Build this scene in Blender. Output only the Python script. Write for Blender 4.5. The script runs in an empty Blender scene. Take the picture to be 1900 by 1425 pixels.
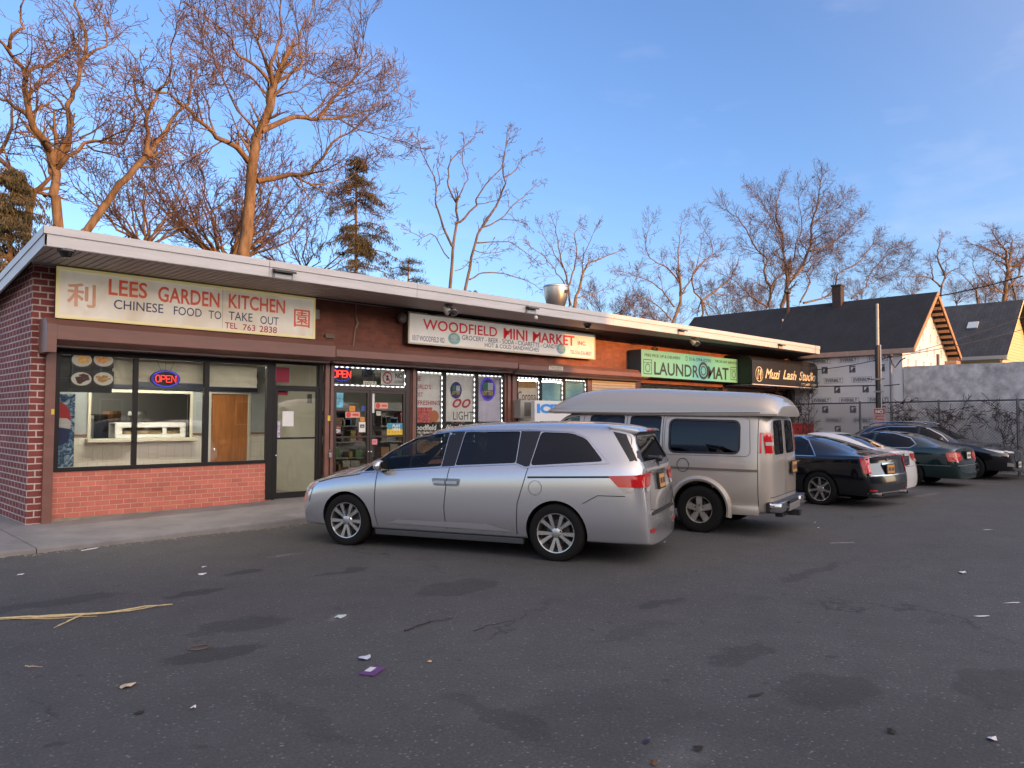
import bpy, bmesh, math, random
from mathutils import Vector, Matrix
from mathutils.bvhtree import BVHTree
random.seed(7)
D = bpy.data
scene = bpy.context.scene
col = scene.collection
R = math.radians

# ------------------------------------------------------------------ camera
CAM = Vector((-2.9203, -13.229, 1.70))
AX = ((0.71234494, -0.03316089, 0.70104568), (-0.70182389, -0.02965508, 0.71173296), (0.00281213, 0.99900998, 0.04439774))
cam_d = D.cameras.new('camera')
cam_d.sensor_width = 36.0
cam_d.lens = 36.0 * 1427 / 1900
cam_d.clip_start = 0.1
cam_d.clip_end = 2000
cam = D.objects.new('camera', cam_d)
col.objects.link(cam)
cr = Vector([a[0] for a in AX]); cu = Vector([a[1] for a in AX]); cf = Vector([a[2] for a in AX])
m = Matrix((cr, cu, -cf)).transposed().to_4x4()
m.translation = CAM
cam.matrix_world = m
scene.camera = cam

# ------------------------------------------------------------------ sky, sun, exposure
SUN_EL, SUN_AZ = R(7.0), math.atan2(0.15, -0.99)
SKY_TINT = (1.12, 0.84, 0.84, 1)
GLOW = (6.0, 4.5, 2.85)
world = D.worlds.new('World'); scene.world = world; world.use_nodes = True
wn = world.node_tree.nodes; wl = world.node_tree.links; wn.clear()
w_out = wn.new('ShaderNodeOutputWorld'); w_bg = wn.new('ShaderNodeBackground')
sky = wn.new('ShaderNodeTexSky'); sky.sky_type = 'NISHITA'; sky.sun_disc = False
sky.sun_elevation = SUN_EL; sky.sun_rotation = SUN_AZ
sky.air_density = 1.0; sky.dust_density = 0.6; sky.ozone_density = 4.0; sky.altitude = 10
w_bg.inputs['Strength'].default_value = 0.15
# faint high cirrus streaks
tc = wn.new('ShaderNodeTexCoord'); mp = wn.new('ShaderNodeMapping')
mp.inputs['Rotation'].default_value = (0.0, R(-18), R(30)); mp.inputs['Scale'].default_value = (1.2, 5.0, 14.0)
wl.new(tc.outputs['Generated'], mp.inputs['Vector'])
nz = wn.new('ShaderNodeTexNoise'); nz.inputs['Scale'].default_value = 1.3; nz.inputs['Detail'].default_value = 5
wl.new(mp.outputs[0], nz.inputs['Vector'])
rp = wn.new('ShaderNodeValToRGB'); rp.color_ramp.elements[0].position = 0.56; rp.color_ramp.elements[1].position = 0.92
rp.color_ramp.elements[1].color = (0.12, 0.12, 0.12, 1)
wl.new(nz.outputs['Fac'], rp.inputs[0])
cmix = wn.new('ShaderNodeMix'); cmix.data_type = 'RGBA'
wl.new(rp.outputs[0], cmix.inputs['Factor']); wl.new(sky.outputs[0], cmix.inputs['A'])
cmix.inputs['B'].default_value = (3.4, 3.7, 4.0, 1)
# broad warm glow added to the sky on the sun side, warming ambient light
def wmath(op, x, y=None):
    n_ = wn.new('ShaderNodeMath'); n_.operation = op
    if op == 'MULTIPLY_ADD': n_.inputs[2].default_value = 0.25
    for i, q in enumerate((x, y)):
        if q is None: continue
        if isinstance(q, (int, float)): n_.inputs[i].default_value = q
        else: wl.new(q, n_.inputs[i])
    return n_.outputs[0]
tint = wn.new('ShaderNodeMix'); tint.data_type = 'RGBA'; tint.blend_type = 'MULTIPLY'; tint.inputs['Factor'].default_value = 1
wl.new(cmix.outputs['Result'], tint.inputs['A']); tint.inputs['B'].default_value = SKY_TINT
dt = wn.new('ShaderNodeVectorMath'); dt.operation = 'DOT_PRODUCT'; wl.new(tc.outputs['Generated'], dt.inputs[0]); dt.inputs[1].default_value = (0.0, -0.94, 0.34)
gl_ = wmath('POWER', wmath('MAXIMUM', wmath('MULTIPLY_ADD', dt.outputs['Value'], 0.75), 0.0), 2.3)
gmul = wn.new('ShaderNodeMix'); gmul.data_type = 'RGBA'; gmul.blend_type = 'ADD'; gmul.inputs['Factor'].default_value = 1
gcol = wn.new('ShaderNodeVectorMath'); gcol.operation = 'SCALE'; gcol.inputs[0].default_value = GLOW; wl.new(gl_, gcol.inputs['Scale'])
wl.new(tint.outputs['Result'], gmul.inputs['A']); wl.new(gcol.outputs[0], gmul.inputs['B'])
wl.new(gmul.outputs['Result'], w_bg.inputs['Color'])
wl.new(w_bg.outputs[0], w_out.inputs['Surface'])

sun_d = D.lights.new('sun', 'SUN'); sun_d.energy = 2.0; sun_d.angle = R(0.5); sun_d.color = (0.78, 0.34, 0.09)
sun = D.objects.new('sun', sun_d); col.objects.link(sun)
sd = Vector((math.sin(SUN_AZ) * math.cos(SUN_EL), math.cos(SUN_AZ) * math.cos(SUN_EL), math.sin(SUN_EL)))
sun.rotation_euler = sd.to_track_quat('Z', 'Y').to_euler()
sun.location = (0, -20, 30)
scene.view_settings.view_transform = 'Standard'
scene.view_settings.look = 'None'
scene.view_settings.exposure = 1.8
scene.view_settings.gamma = 1.0
try:
    scene.cycles.max_bounces = 8; scene.cycles.transparent_max_bounces = 24
    scene.cycles.use_denoising = True
    scene.cycles.caustics_reflective = False; scene.cycles.caustics_refractive = False
except Exception:
    pass

# ------------------------------------------------------------------ picture -> place (measuring helpers)
def ray(px, py):
    a, b = (px - 950) / 1427, -(py - 712.5) / 1427
    return cr * a + cu * b + cf
def atY(px, py, y):
    d = ray(px, py); return CAM + d * ((y - CAM.y) / d.y)
def atX(px, py, x):
    d = ray(px, py); return CAM + d * ((x - CAM.x) / d.x)
def atZ(px, py, z=0.0):
    d = ray(px, py); return CAM + d * ((z - CAM.z) / d.z)

# ------------------------------------------------------------------ object helpers
def tag(o, label=None, cat=None, group=None, kind=None):
    if label: o['label'] = label
    if cat: o['category'] = cat
    if group: o['group'] = group
    if kind: o['kind'] = kind
    return o
def thing(name, label, cat, loc=(0, 0, 0), rz=0.0, group=None):
    o = D.objects.new(name, None); col.objects.link(o)
    o.location = loc; o.rotation_euler = (0, 0, rz); o.empty_display_size = 0.2
    return tag(o, label, cat, group)
def link_mesh(name, me, mat=None, parent=None):
    o = D.objects.new(name, me); col.objects.link(o)
    if mat is not None and not me.materials: me.materials.append(mat)
    if parent is not None: o.parent = parent
    return o
def copy_tree(o, parent=None):
    c = o.copy(); col.objects.link(c)
    if parent is not None: c.parent = parent
    for ch in list(o.children): copy_tree(ch, c)
    return c

class MB:
    """collects shapes and links them as one mesh object"""
    def __init__(s): s.v = []; s.f = []
    def add(s, vs, fs):
        n = len(s.v); s.v += [tuple(p) for p in vs]; s.f += [tuple(i + n for i in f) for f in fs]; return s
    def box(s, x0, x1, y0, y1, z0, z1):
        return s.add([(x0,y0,z0),(x1,y0,z0),(x1,y1,z0),(x0,y1,z0),(x0,y0,z1),(x1,y0,z1),(x1,y1,z1),(x0,y1,z1)],
                     [(0,3,2,1),(4,5,6,7),(0,1,5,4),(1,2,6,5),(2,3,7,6),(3,0,4,7)])
    def prism(s, pts, a, b, axis='y'):
        n = len(pts)
        def P(u, w, t): return (u, t, w) if axis == 'y' else ((t, u, w) if axis == 'x' else (u, w, t))
        vs = [P(u, w, a) for u, w in pts] + [P(u, w, b) for u, w in pts]
        fs = [tuple(range(n)), tuple(range(2*n-1, n-1, -1))] + [(i, i+n, (i+1) % n + n, (i+1) % n) for i in range(n)]
        return s.add(vs, fs)
    def tube(s, path, rad, n=8, caps=True):
        path = [Vector(p) for p in path]
        if not isinstance(rad, (list, tuple)): rad = [rad] * len(path)
        base = len(s.v); up = Vector((0.13, 0.21, 1)).normalized(); N = len(path)
        prev = None
        for i, p in enumerate(path):
            d = (path[min(i+1, N-1)] - path[max(i-1, 0)])
            if d.length < 1e-9: d = Vector((0, 0, 1))
            d.normalize()
            if prev is None:
                a = d.cross(up)
                if a.length < 0.05: a = d.cross(Vector((1, 0, 0)))
            else:
                a = prev - d * prev.dot(d)
                if a.length < 1e-6: a = d.cross(up)
            a.normalize(); b = d.cross(a); prev = a
            for k in range(n):
                t = 2 * math.pi * k / n
                q = p + (a * math.cos(t) + b * math.sin(t)) * rad[i]
                s.v.append((q.x, q.y, q.z))
        for i in range(N - 1):
            for k in range(n):
                k2 = (k + 1) % n
                s.f.append((base+i*n+k, base+i*n+k2, base+(i+1)*n+k2, base+(i+1)*n+k))
        if caps and n > 3:
            s.f.append(tuple(base + k for k in range(n-1, -1, -1))); s.f.append(tuple(base+(N-1)*n+k for k in range(n)))
        return s
    def lathe(s, prof, c=(0,0,0), axis='z', n=32):
        base = len(s.v)
        for r, h in prof:
            for k in range(n):
                t = 2 * math.pi * k / n; a, b = r * math.cos(t), r * math.sin(t)
                q = (a, b, h) if axis == 'z' else ((a, h, b) if axis == 'y' else (h, a, b))
                s.v.append((q[0]+c[0], q[1]+c[1], q[2]+c[2]))
        for i in range(len(prof) - 1):
            for k in range(n):
                k2 = (k+1) % n
                s.f.append((base+i*n+k, base+i*n+k2, base+(i+1)*n+k2, base+(i+1)*n+k))
        return s
    def disc(s, c, r, axis='y', n=24, sx=1.0):
        base = len(s.v)
        for k in range(n):
            t = 2*math.pi*k/n; a, b = r*math.cos(t)*sx, r*math.sin(t)
            q = (a, 0, b) if axis == 'y' else ((0, a, b) if axis == 'x' else (a, b, 0))
            s.v.append((q[0]+c[0], q[1]+c[1], q[2]+c[2]))
        s.f.append(tuple(range(base, base+n))); return s
    def ball(s, c, r, n=10, sz=1.0):
        base = len(s.v); m_ = max(4, n//2)
        for i in range(m_+1):
            ph = math.pi*i/m_
            for k in range(n):
                t = 2*math.pi*k/n
                s.v.append((c[0]+r*math.sin(ph)*math.cos(t), c[1]+r*math.sin(ph)*math.sin(t), c[2]+r*sz*math.cos(ph)))
        for i in range(m_):
            for k in range(n):
                k2 = (k+1) % n
                s.f.append((base+i*n+k, base+(i+1)*n+k, base+(i+1)*n+k2, base+i*n+k2))
        return s
    def build(s, name, mat, parent=None, bevel=0.0, smooth=False, angle=35, fixn=True, xf=None):
        me = D.meshes.new(name)
        vs = s.v if xf is None else [tuple(xf @ Vector(p)) for p in s.v]
        me.from_pydata(vs, [], s.f); me.update()
        if bevel or fixn:
            bm = bmesh.new(); bm.from_mesh(me)
            bmesh.ops.remove_doubles(bm, verts=bm.verts, dist=1e-5)
            if fixn: bmesh.ops.recalc_face_normals(bm, faces=bm.faces)
            if bevel:
                es = [e for e in bm.edges if len(e.link_faces) == 2 and e.calc_face_angle(0) > 0.6]
                bmesh.ops.bevel(bm, geom=es, offset=bevel, segments=2, profile=0.6, affect='EDGES', clamp_overlap=True)
            bm.to_mesh(me); bm.free()
        finish(me, smooth, angle)
        if mat is not None: me.materials.append(mat)
        return link_mesh(name, me, None, parent)
def finish(me, smooth, angle=35):
    uv = me.uv_layers.new(name='UVMap')
    nl = len(me.loops)
    buf = [0.0] * (2 * nl)
    vc = me.vertices
    for p in me.polygons:
        n = p.normal; ax, ay, az = abs(n.x), abs(n.y), abs(n.z)
        for li in p.loop_indices:
            c = vc[me.loops[li].vertex_index].co
            if az >= ax and az >= ay: a, b = c.x, c.y
            elif ax >= ay: a, b = c.y, c.z
            else: a, b = c.x, c.z
            buf[2*li] = a; buf[2*li+1] = b
    uv.data.foreach_set('uv', buf)
    if smooth:
        me.polygons.foreach_set('use_smooth', [True] * len(me.polygons))
        bm = bmesh.new(); bm.from_mesh(me)
        ca = R(angle)
        for e in bm.edges:
            if len(e.link_faces) == 2 and e.calc_face_angle(0) > ca: e.smooth = False
        bm.to_mesh(me); bm.free()
    me.update()
def one(name, mat, parent=None, **k):     # single shape shortcut
    return lambda *a: None
def bx(name, mat, x0, x1, y0, y1, z0, z1, parent=None, bevel=0.0):
    return MB().box(x0, x1, y0, y1, z0, z1).build(name, mat, parent, bevel=bevel)

def text_mesh(s, bold=0.0, extrude=0.004, shear=0.0, spacing=1.0):
    c = D.curves.new('lettering', 'FONT'); c.body = s; c.size = 1.0; c.extrude = 0.0; c.offset = bold
    c.shear = shear; c.space_character = spacing; c.resolution_u = 3; c.align_x = 'LEFT'
    o = D.objects.new('lettering', c); col.objects.link(o)
    dg = bpy.context.evaluated_depsgraph_get()
    me = D.meshes.new_from_object(o.evaluated_get(dg))
    D.objects.remove(o); D.curves.remove(c)
    bm = bmesh.new(); bm.from_mesh(me); D.meshes.remove(me)
    bmesh.ops.dissolve_limit(bm, angle_limit=0.01, verts=bm.verts, edges=bm.edges)
    vs = [v.co.copy() for v in bm.verts]; bm.verts.index_update()
    fs = [tuple(v.index for v in f.verts) for f in bm.faces]; bm.free()
    return vs, fs
_tcache = {}
def put_text(mb, s, x0, x1, z0, z1, place, **k):
    """fits a line of text into the rectangle x0..x1, z0..z1 of a surface; place(u, v) -> point"""
    bold = k.pop('bold', 0.0); k['bold'] = min(bold, .005) if ('M' in s and bold > .008) else bold
    key = (s, tuple(sorted(k.items())))
    if key not in _tcache: _tcache[key] = text_mesh(s, **k)
    vs, fs = _tcache[key]
    if not vs: return
    ax = min(v.x for v in vs); bx_ = max(v.x for v in vs); az = min(v.y for v in vs); bz = max(v.y for v in vs)
    sx = (x1-x0)/max(bx_-ax, 1e-6); sz = (z1-z0)/max(bz-az, 1e-6)
    if bold <= .008 or 'M' not in s:
        mb.add([place(x0+(v.x-ax)*sx, z0+(v.y-az)*sz) for v in vs], fs); return
    o = Vector(place(x0, z0)); nn = (Vector(place(x1, z0))-o).cross(Vector(place(x0, z1))-o).normalized()
    dx, dz = bold*1.2*(z1-z0)*1.25, bold*.8*(z1-z0)*1.25; sx = (x1-x0-2*dx)/max(bx_-ax, 1e-6); sz = (z1-z0-2*dz)/max(bz-az, 1e-6)
    for i, (p, q) in enumerate(((0,0),(1,0),(-1,0),(0,1),(0,-1),(.7,.7),(-.7,.7),(.7,-.7),(-.7,-.7))):
        mb.add([Vector(place(x0+dx+(v.x-ax)*sx+p*dx, z0+dz+(v.y-az)*sz+q*dz))+nn*(.0009*i) for v in vs], fs)
def front(y): return lambda u, v: (u, y, v)

# ------------------------------------------------------------------ materials
MT = {}
def nodes_of(name):
    m_ = D.materials.new(name); m_.use_nodes = True
    nt = m_.node_tree; return m_, nt, nt.nodes['Principled BSDF']
def mat(name, rgb, rough=0.6, metal=0.0, coat=0.0, spec=0.5, var=0.0, vscale=6.0, bump=0.0, bscale=40.0, emit=None, estr=0.0, rvar=0.0, stretch=None):
    if name in MT: return MT[name]
    m_, nt, b = nodes_of(name); N, L = nt.nodes, nt.links
    b.inputs['Base Color'].default_value = (*rgb, 1); b.inputs['Roughness'].default_value = rough
    b.inputs['Metallic'].default_value = metal; b.inputs['Coat Weight'].default_value = coat
    b.inputs['Coat Roughness'].default_value = 0.04
    b.inputs['Specular IOR Level'].default_value = spec
    if emit: b.inputs['Emission Color'].default_value = (*emit, 1); b.inputs['Emission Strength'].default_value = estr
    if var or bump or rvar:
        tc_ = N.new('ShaderNodeTexCoord'); src = tc_.outputs['Object']
        if stretch:
            mp_ = N.new('ShaderNodeMapping'); mp_.inputs['Scale'].default_value = stretch
            L.new(src, mp_.inputs['Vector']); src = mp_.outputs[0]
    if var or rvar:
        n_ = N.new('ShaderNodeTexNoise'); n_.inputs['Scale'].default_value = vscale; n_.inputs['Detail'].default_value = 7; n_.inputs['Roughness'].default_value = 0.65
        L.new(src, n_.inputs['Vector'])
    if var:
        r_ = N.new('ShaderNodeMapRange'); r_.inputs['From Min'].default_value = 0.3; r_.inputs['From Max'].default_value = 0.7
        r_.inputs['To Min'].default_value = 1-var; r_.inputs['To Max'].default_value = 1+var
        L.new(n_.outputs['Fac'], r_.inputs['Value'])
        mx = N.new('ShaderNodeMix'); mx.data_type = 'RGBA'; mx.blend_type = 'MULTIPLY'; mx.inputs['Factor'].default_value = 1
        mx.inputs['A'].default_value = (*rgb, 1); L.new(r_.outputs[0], mx.inputs['B'])
        L.new(mx.outputs['Result'], b.inputs['Base Color'])
    if rvar:
        r2 = N.new('ShaderNodeMapRange'); r2.inputs['To Min'].default_value = max(0.02, rough-rvar); r2.inputs['To Max'].default_value = min(1, rough+rvar)
        L.new(n_.outputs['Fac'], r2.inputs['Value']); L.new(r2.outputs[0], b.inputs['Roughness'])
    if bump:
        n2 = N.new('ShaderNodeTexNoise'); n2.inputs['Scale'].default_value = bscale; n2.inputs['Detail'].default_value = 5
        L.new(src, n2.inputs['Vector'])
        bp = N.new('ShaderNodeBump'); bp.inputs['Strength'].default_value = bump; bp.inputs['Distance'].default_value = 0.01
        L.new(n2.outputs['Fac'], bp.inputs['Height']); L.new(bp.outputs[0], b.inputs['Normal'])
    MT[name] = m_; return m_
def brick(name, c1, c2, mortar, bw, rh, ms, bump=0.6, rough=0.85, dirt=0.25, dscale=1.2, offs=(0, 0)):
    m_, nt, b = nodes_of(name); N, L = nt.nodes, nt.links
    uv = N.new('ShaderNodeUVMap'); mp_ = N.new('ShaderNodeMapping'); mp_.inputs['Location'].default_value = (offs[0], offs[1], 0)
    L.new(uv.outputs[0], mp_.inputs['Vector'])
    # slightly wavy courses
    nw = N.new('ShaderNodeTexNoise'); nw.inputs['Scale'].default_value = 9; L.new(mp_.outputs[0], nw.inputs['Vector'])
    va = N.new('ShaderNodeVectorMath'); va.operation = 'MULTIPLY_ADD'
    L.new(nw.outputs['Color'], va.inputs[0]); va.inputs[1].default_value = (0.012, 0.009, 0); L.new(mp_.outputs[0], va.inputs[2])
    t = N.new('ShaderNodeTexBrick'); t.inputs['Scale'].default_value = 1
    t.inputs['Brick Width'].default_value = bw; t.inputs['Row Height'].default_value = rh
    t.inputs['Mortar Size'].default_value = ms; t.inputs['Mortar Smooth'].default_value = 0.25; t.inputs['Bias'].default_value = -0.1
    t.inputs['Color1'].default_value = (*c1, 1); t.inputs['Color2'].default_value = (*c2, 1); t.inputs['Mortar'].default_value = (*mortar, 1)
    L.new(va.outputs[0], t.inputs['Vector'])
    n_ = N.new('ShaderNodeTexNoise'); n_.inputs['Scale'].default_value = dscale; n_.inputs['Detail'].default_value = 8; n_.inputs['Roughness'].default_value = 0.7
    L.new(mp_.outputs[0], n_.inputs['Vector'])
    r_ = N.new('ShaderNodeMapRange'); r_.inputs['From Min'].default_value = 0.3; r_.inputs['From Max'].default_value = 0.7
    r_.inputs['To Min'].default_value = 1-dirt; r_.inputs['To Max'].default_value = 1+dirt; L.new(n_.outputs['Fac'], r_.inputs['Value'])
    mx = N.new('ShaderNodeMix'); mx.data_type = 'RGBA'; mx.blend_type = 'MULTIPLY'; mx.inputs['Factor'].default_value = 1
    L.new(t.outputs['Color'], mx.inputs['A']); L.new(r_.outputs[0], mx.inputs['B']); L.new(mx.outputs['Result'], b.inputs['Base Color'])
    b.inputs['Roughness'].default_value = rough
    n3 = N.new('ShaderNodeTexNoise'); n3.inputs['Scale'].default_value = 90; n3.inputs['Detail'].default_value = 4; L.new(mp_.outputs[0], n3.inputs['Vector'])
    ma = N.new('ShaderNodeMath'); ma.operation = 'MULTIPLY_ADD'; ma.inputs[1].default_value = 0.35
    iv = N.new('ShaderNodeMath'); iv.operation = 'SUBTRACT'; iv.inputs[0].default_value = 1; L.new(t.outputs['Fac'], iv.inputs[1])
    L.new(n3.outputs['Fac'], ma.inputs[0]); L.new(iv.outputs[0], ma.inputs[2])
    bp = N.new('ShaderNodeBump'); bp.inputs['Strength'].default_value = bump; bp.inputs['Distance'].default_value = 0.012
    L.new(ma.outputs[0], bp.inputs['Height']); L.new(bp.outputs[0], b.inputs['Normal'])
    MT[name] = m_; return m_
def glass(name, tint=(0.9, 0.92, 0.9), f0=0.04, rough=0.0, boost=1.0):
    """thin pane: tinted see-through plus mirror reflection by angle"""
    if name in MT: return MT[name]
    m_ = D.materials.new(name); m_.use_nodes = True; nt = m_.node_tree; N, L = nt.nodes, nt.links; N.clear()
    o = N.new('ShaderNodeOutputMaterial'); tr = N.new('ShaderNodeBsdfTransparent'); tr.inputs[0].default_value = (*tint, 1)
    gl = N.new('ShaderNodeBsdfGlossy'); gl.inputs['Roughness'].default_value = rough
    lw = N.new('ShaderNodeFresnel'); ge = N.new('ShaderNodeNewGeometry')
    io = N.new('ShaderNodeMath'); io.operation = 'MULTIPLY_ADD'; io.inputs[1].default_value = -0.83333; io.inputs[2].default_value = 1.5
    L.new(ge.outputs['Backfacing'], io.inputs[0]); L.new(io.outputs[0], lw.inputs['IOR'])
    mu = N.new('ShaderNodeMath'); mu.operation = 'MULTIPLY'; mu.use_clamp = True; mu.inputs[1].default_value = boost
    L.new(lw.outputs[0], mu.inputs[0])
    mx = N.new('ShaderNodeMixShader'); L.new(mu.outputs[0], mx.inputs[0]); L.new(tr.outputs[0], mx.inputs[1]); L.new(gl.outputs[0], mx.inputs[2])
    L.new(mx.outputs[0], o.inputs['Surface']); MT[name] = m_; return m_
def emis(name, rgb, s): return mat(name, tuple(c*0.3 for c in rgb), rough=0.5, emit=rgb, estr=s)

PILLAR = brick('pillar_brick', (0.20, 0.045, 0.038), (0.15, 0.034, 0.032), (0.47, 0.40, 0.36), 0.21, 0.0993, 0.0115, bump=0.9, dirt=0.22, offs=(0.0, -0.012))
APRON = brick('apron_brick', (0.54, 0.160, 0.112), (0.42, 0.125, 0.090), (0.52, 0.33, 0.24), 0.21, 0.0785, 0.0055, bump=0.6, dirt=0.18)
UPPER = brick('upper_brick', (0.25, 0.085, 0.052), (0.18, 0.062, 0.042), (0.16, 0.10, 0.075), 0.205, 0.070, 0.005, bump=0.6, dirt=0.38)
FASCIA = mat('white_metal', (0.50, 0.49, 0.49), 0.42, var=0.10, vscale=2.2, stretch=(0.5, 1, 6))
SOFFIT = mat('soffit_metal', (0.46, 0.42, 0.40), 0.55, var=0.06)
BROWN = mat('brown_metal', (0.17, 0.080, 0.062), 0.42, var=0.16, vscale=1.8, stretch=(0.5, 1, 3), rvar=0.12)
BROWND = mat('dark_brown_metal', (0.060, 0.030, 0.026), 0.5, var=0.12)
BLACKAL = mat('black_aluminium', (0.010, 0.009, 0.009), 0.5, spec=.3, rvar=0.1)
BRONZE = mat('bronze_aluminium', (0.035, 0.024, 0.020), 0.35, rvar=0.1)
PANE = glass('window_glass', (0.90, 0.91, 0.89), boost=1.0)
CONC = mat('concrete', (0.20, 0.195, 0.195), 0.85, var=0.20, vscale=1.6, bump=0.25, bscale=60)
GALV = mat('galvanised', (0.42, 0.43, 0.44), 0.38, metal=0.85, var=0.1, vscale=5)
BLACKP = mat('black_plastic', (0.012, 0.012, 0.013), 0.45)
BLACKG = mat('black_gloss', (0.008, 0.008, 0.009), 0.12, coat=0.4)
RUBBER = mat('rubber', (0.010, 0.010, 0.010), 0.88, spec=.2, bump=0.15, bscale=60)
CHROME = mat('chrome', (0.72, 0.72, 0.73), 0.08, metal=1.0)
WHITEP = mat('white_paint', (0.62, 0.62, 0.60), 0.5, var=0.05)
def plain(name, rgb, rough=0.6, **k): return mat(name, rgb, rough, **k)
# ================================================================== GROUND
def asphalt_material():
    m_, nt, b = nodes_of('asphalt'); N, L = nt.nodes, nt.links
    tc_ = N.new('ShaderNodeTexCoord'); P = tc_.outputs['Object']
    def noise(scale, detail=6, rough=0.6):
        n_ = N.new('ShaderNodeTexNoise'); n_.inputs['Scale'].default_value = scale; n_.inputs['Detail'].default_value = detail
        n_.inputs['Roughness'].default_value = rough; L.new(P, n_.inputs['Vector']); return n_
    def mrange(src, a, b_, c, d):
        r_ = N.new('ShaderNodeMapRange'); r_.inputs['From Min'].default_value = a; r_.inputs['From Max'].default_value = b_
        r_.inputs['To Min'].default_value = c; r_.inputs['To Max'].default_value = d; L.new(src, r_.inputs['Value']); return r_.outputs[0]
    def math_(op, a, b_):
        n_ = N.new('ShaderNodeMath'); n_.operation = op
        for i, s in enumerate((a, b_)):
            if isinstance(s, (int, float)): n_.inputs[i].default_value = s
            else: L.new(s, n_.inputs[i])
        return n_.outputs[0]
    big = noise(0.22, 5); mid = noise(2.3, 8, 0.7); fine = noise(60, 4, 0.7)
    f = math_('MULTIPLY', mrange(big.outputs['Fac'], 0.3, 0.7, 0.82, 1.18), mrange(mid.outputs['Fac'], 0.25, 0.75, 0.80, 1.20))
    f = math_('MULTIPLY', f, mrange(fine.outputs['Fac'], 0.3, 0.7, 0.55, 1.45))
    # pale aggregate chips worn bare
    vo = N.new('ShaderNodeTexVoronoi'); vo.inputs['Scale'].default_value = 30; L.new(P, vo.inputs['Vector'])
    chip = math_('MULTIPLY', mrange(vo.outputs['Distance'], 0.12, 0.34, 1, 0), mrange(noise(37, 2).outputs['Fac'], 0.52, 0.60, 0, 1))
    f = math_('ADD', f, math_('MULTIPLY', chip, 2.4))
    # blotchy small damp or oily spots
    sp = noise(1.1, 3, 0.5); sp2 = noise(5.5, 3, 0.5)
    f = math_('MULTIPLY', f, mrange(sp.outputs['Fac'], 0.66, 0.72, 1, 0.80))
    f = math_('MULTIPLY', f, mrange(sp2.outputs['Fac'], 0.68, 0.72, 1, 0.62))
    # hairline cracks, long and wandering
    cr1 = N.new('ShaderNodeTexVoronoi'); cr1.feature = 'DISTANCE_TO_EDGE'; cr1.inputs['Scale'].default_value = 0.16
    wv = N.new('ShaderNodeVectorMath'); wv.operation = 'MULTIPLY_ADD'; L.new(noise(1.3, 6).outputs['Color'], wv.inputs[0]); wv.inputs[1].default_value = (1.6, 1.6, 0); L.new(P, wv.inputs[2])
    L.new(wv.outputs[0], cr1.inputs['Vector'])
    ck = math_('MULTIPLY', mrange(cr1.outputs['Distance'], 0.0015, 0.005, 1, 0), mrange(noise(0.5, 3).outputs['Fac'], 0.5, 0.6, 0, 0.5))
    f = math_('MULTIPLY', f, math_('SUBTRACT', 1.0, ck))
    # oil stains that lie where cars have stood
    wob = noise(3.2, 5)
    for (px, py, rx, ry, k) in ((445,1160,0.42,0.22,.66),(405,1213,0.42,0.20,.56),(850,1090,0.52,0.30,.66),(362,1099,0.30,0.14,.5),(60,1124,0.8,0.16,.6),
                                (640,1060,0.4,0.10,.5),(450,1062,0.3,0.09,.5),(1540,1280,0.4,0.3,.7),(1370,1215,0.4,0.15,.65),(930,1330,0.10,0.5,.75),(1225,1120,0.35,0.12,.6),(1510,1062,0.9,0.1,.65),
                                (1860,1275,0.5,0.25,.7),(1120,1330,0.7,0.5,.86),(1640,1350,0.8,0.6,.9),(560,1330,.10,.6,.8),(1180,1170,.5,.12,.8)):
        c = atZ(px, py)
        va = N.new('ShaderNodeVectorMath'); va.operation = 'MULTIPLY_ADD'; L.new(wob.outputs['Color'], va.inputs[0])
        va.inputs[1].default_value = (0.5, 0.5, 0); va.inputs[2].default_value = (-c.x-0.25, -c.y-0.25, 0)
        v2 = N.new('ShaderNodeVectorMath'); v2.operation = 'ADD'; L.new(va.outputs[0], v2.inputs[0]); L.new(P, v2.inputs[1])
        mp_ = N.new('ShaderNodeMapping'); mp_.inputs['Rotation'].default_value = (0, 0, R(44)); mp_.inputs['Scale'].default_value = (1/rx, 1/ry, 0)
        L.new(v2.outputs[0], mp_.inputs['Vector'])
        ln = N.new('ShaderNodeVectorMath'); ln.operation = 'LENGTH'; L.new(mp_.outputs[0], ln.inputs[0])
        f = math_('MULTIPLY', f, mrange(ln.outputs['Value'], 0.82, 1.02, k, 1))
    # pale scuffs
    for (px, py, rx, ry, k) in ((530,1030,0.3,0.08,1.9),(1720,918,0.9,0.14,1.7),(1240,1405,0.35,0.2,1.5),(630,1145,0.12,0.08,2.0)):
        c = atZ(px, py)
        va = N.new('ShaderNodeVectorMath'); va.operation = 'MULTIPLY_ADD'; L.new(mid.outputs['Color'], va.inputs[0])
        va.inputs[1].default_value = (0.5, 0.5, 0); va.inputs[2].default_value = (-c.x-0.25, -c.y-0.25, 0)
        v2 = N.new('ShaderNodeVectorMath'); v2.operation = 'ADD'; L.new(va.outputs[0], v2.inputs[0]); L.new(P, v2.inputs[1])
        mp_ = N.new('ShaderNodeMapping'); mp_.inputs['Rotation'].default_value = (0, 0, R(44)); mp_.inputs['Scale'].default_value = (1/rx, 1/ry, 0)
        L.new(v2.outputs[0], mp_.inputs['Vector'])
        ln = N.new('ShaderNodeVectorMath'); ln.operation = 'LENGTH'; L.new(mp_.outputs[0], ln.inputs[0])
        f = math_('MULTIPLY', f, mrange(ln.outputs['Value'], 0.4, 1.1, k, 1))
    mx = N.new('ShaderNodeMix'); mx.data_type = 'RGBA'; mx.blend_type = 'MULTIPLY'; mx.inputs['Factor'].default_value = 1
    mx.inputs['A'].default_value = (0.054, 0.054, 0.0535, 1); L.new(f, mx.inputs['B']); L.new(mx.outputs['Result'], b.inputs['Base Color'])
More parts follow.
